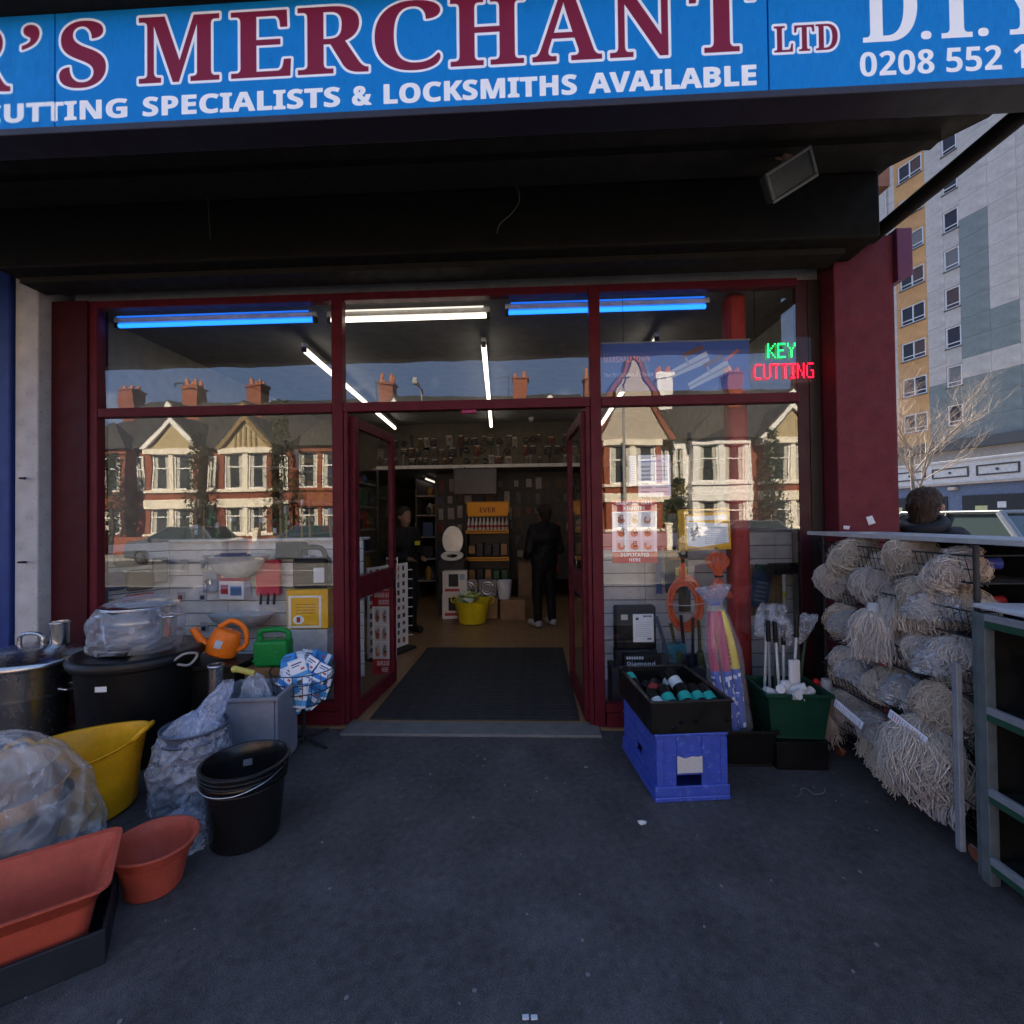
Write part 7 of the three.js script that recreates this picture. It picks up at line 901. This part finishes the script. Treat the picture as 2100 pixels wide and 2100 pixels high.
  for (const [y, z] of [[0.62, -2.7], [0.86, -2.46], [0.9, -3.1], [0.6, -3.1], [1.12, -2.48], [0.36, -2.55]]) single('film_wrapper', 'loose clear film wrapper over mops on the rack', 'film', filmSkin((a, th) => (0.1 + 0.03 * Math.sin(a * 2)) * Math.pow(Math.max(0, 1.001 - th * th), 0.5) + 0.004, 0, 0.13, { amp: 0.03, seed: y * 40 + z, na: 70, ny: 22 }), mFilm, [2.04, y, z], rr(0, 3), 'film wrappers on the rack');
  for (const [y, z, lab] of [[0.44, -2.95, 'white paper band round mops in the lower rack'], [0.56, -2.5, 'striped paper band round the big film wrapped mop']]) { const o = single('paper_band', lab, 'paper band', facePrint(rbox(0.2, 0.05, 0.006, 0, 0, 0, 0.002), -0.1, 0.1, -0.025, 0.025), label(200, 50, (g) => { for (let i = 0; i < 14; i++) { g.fillStyle = pick(['#8a93b0', '#b8b8c4', '#c88']); g.fillRect(8 + i * 13, 8, rr(3, 8), 34); } }, '#dcdce4'), [1.9, y, z], 0); o.rotation.set(0.2, -1.35, -0.15); }
  for (let i = 0; i < 5; i++) single('trailing_strand', 'long mop strand trailing below the rack', 'strand', tube([[0, 0.2, 0], [-0.04, 0.08, rr(-0.03, 0.03)], [-0.05, -0.02, rr(-0.04, 0.04)], [-0.02, -0.06, rr(-0.02, 0.04)], [-0.01, 0.03, 0.03]], 0.005, 24, 6), cotton[0], [2.0, 0.2, -2.62 + i * 0.03], rr(-0.5, 0.5), 'strands trailing from the rack');
}
{ // the nearer cage of green angle steel with white shelf edges
  const steel = mat([0.14, 0.16, 0.16], 0.55, { map: grime, scale: 2 }), gr = mat([0.03, 0.09, 0.055], 0.5, { map: grime, scale: 2 }), wh = mat([0.27, 0.28, 0.3], 0.6, { map: grime, scale: 2 }), bk = mat([0.015, 0.016, 0.016], 0.7);
  const t = thing('steel_display_cage', 'steel display cage with white edged shelves at pavement\'s end', 'display cage', [0, 0, 0]), x0 = 2.02, x1 = 2.6, za = -2.22, zb = -1.1;
  for (const [x, z] of [[x0, za], [x1, za], [x0, zb], [x1, zb]]) part(t, 'post', [rspan(x - 0.022, x + 0.022, 0.0, 1.2, z - 0.005, z + 0.04, 0.004), rspan(x - 0.005, x + 0.005, 0.0, 1.2, z - 0.04, z - 0.005, 0.002)], steel);
  part(t, 'white_strip', [rspan(x0 - 0.06, x0 - 0.035, 0.08, 0.95, za - 0.09, za - 0.06, 0.004)], wh);
  for (const y of [0.12, 0.42, 0.78, 1.19]) { const s = part(t, 'shelf', [rspan(x0 + 0.01, x1, y - 0.025, y - 0.005, za + 0.04, zb - 0.04)], bk); part(s, 'shelf_edge', [rspan(x0 - 0.026, x0 - 0.002, y - 0.02, y + 0.012, za + 0.041, zb - 0.041, 0.003)], wh); part(s, 'green_lip', [rspan(x0 - 0.024, x0 - 0.004, y - 0.05, y - 0.021, za + 0.041, zb - 0.041, 0.003)], gr); }
  part(t, 'back_panel', [span(x1 + 0.023, x1 + 0.035, 0.05, 1.19, za, zb)], bk); part(t, 'end_panel', [span(x0 + 0.03, x1 - 0.03, 0.05, 1.15, za + 0.005, za + 0.012)], bk);
  const tp = single('white_cage_top', 'white curled sheet covering the top of the steel cage', 'sheet', displace(rbox(0.62, 0.02, 1.16, 0, 0, 0, 0.006, 4), (v) => { v.y += 0.01 * n3(v.x * 4, 2, v.z * 4); }), mat([0.62, 0.62, 0.66], 0.6, { map: grime }), [2.31, 1.222, -1.66]);
  for (let i = 0; i < 9; i++) single('cage_goods_sack', 'dark bagged goods on the shelves of the steel cage', 'sack', displace(rbox(0.4, 0.24, 0.28, 0, 0.12, 0, 0.07, 4), (v) => { v.x += 0.02 * n3(v.x * 9, v.y * 9, i); }), mat([0.03, 0.028, 0.026], 0.8), [2.33, [0.122, 0.422, 0.782][i % 3], -1.95 + Math.floor(i / 3) * 0.34], 0, 'sacks in the cage');
}
for (const [x, y, w, h, r, lab] of [[2.505, 1.605, 0.05, 0.06, 0.35, 'small torn white sticker on the red corner pilaster'], [2.33, 1.555, 0.05, 0.025, -0.1, 'little white tape knot at the foot of the pilaster by the board']]) { const o = single('torn_sticker', lab, 'sticker', displace(rbox(w, h, 0.004, 0, 0, 0, 0.001, 3), (v) => { v.x += 0.006 * n3(v.x * 60, v.y * 60, 1); v.y += 0.006 * n3(v.y * 60, v.x * 60, 5); v.z += 0.004 * n3(v.x * 40, v.y * 40, 9); }), mat([0.7, 0.7, 0.72], 0.8), [x, y, -3.594]); o.rotation.z = r; }
renderer.render(scene, camera);
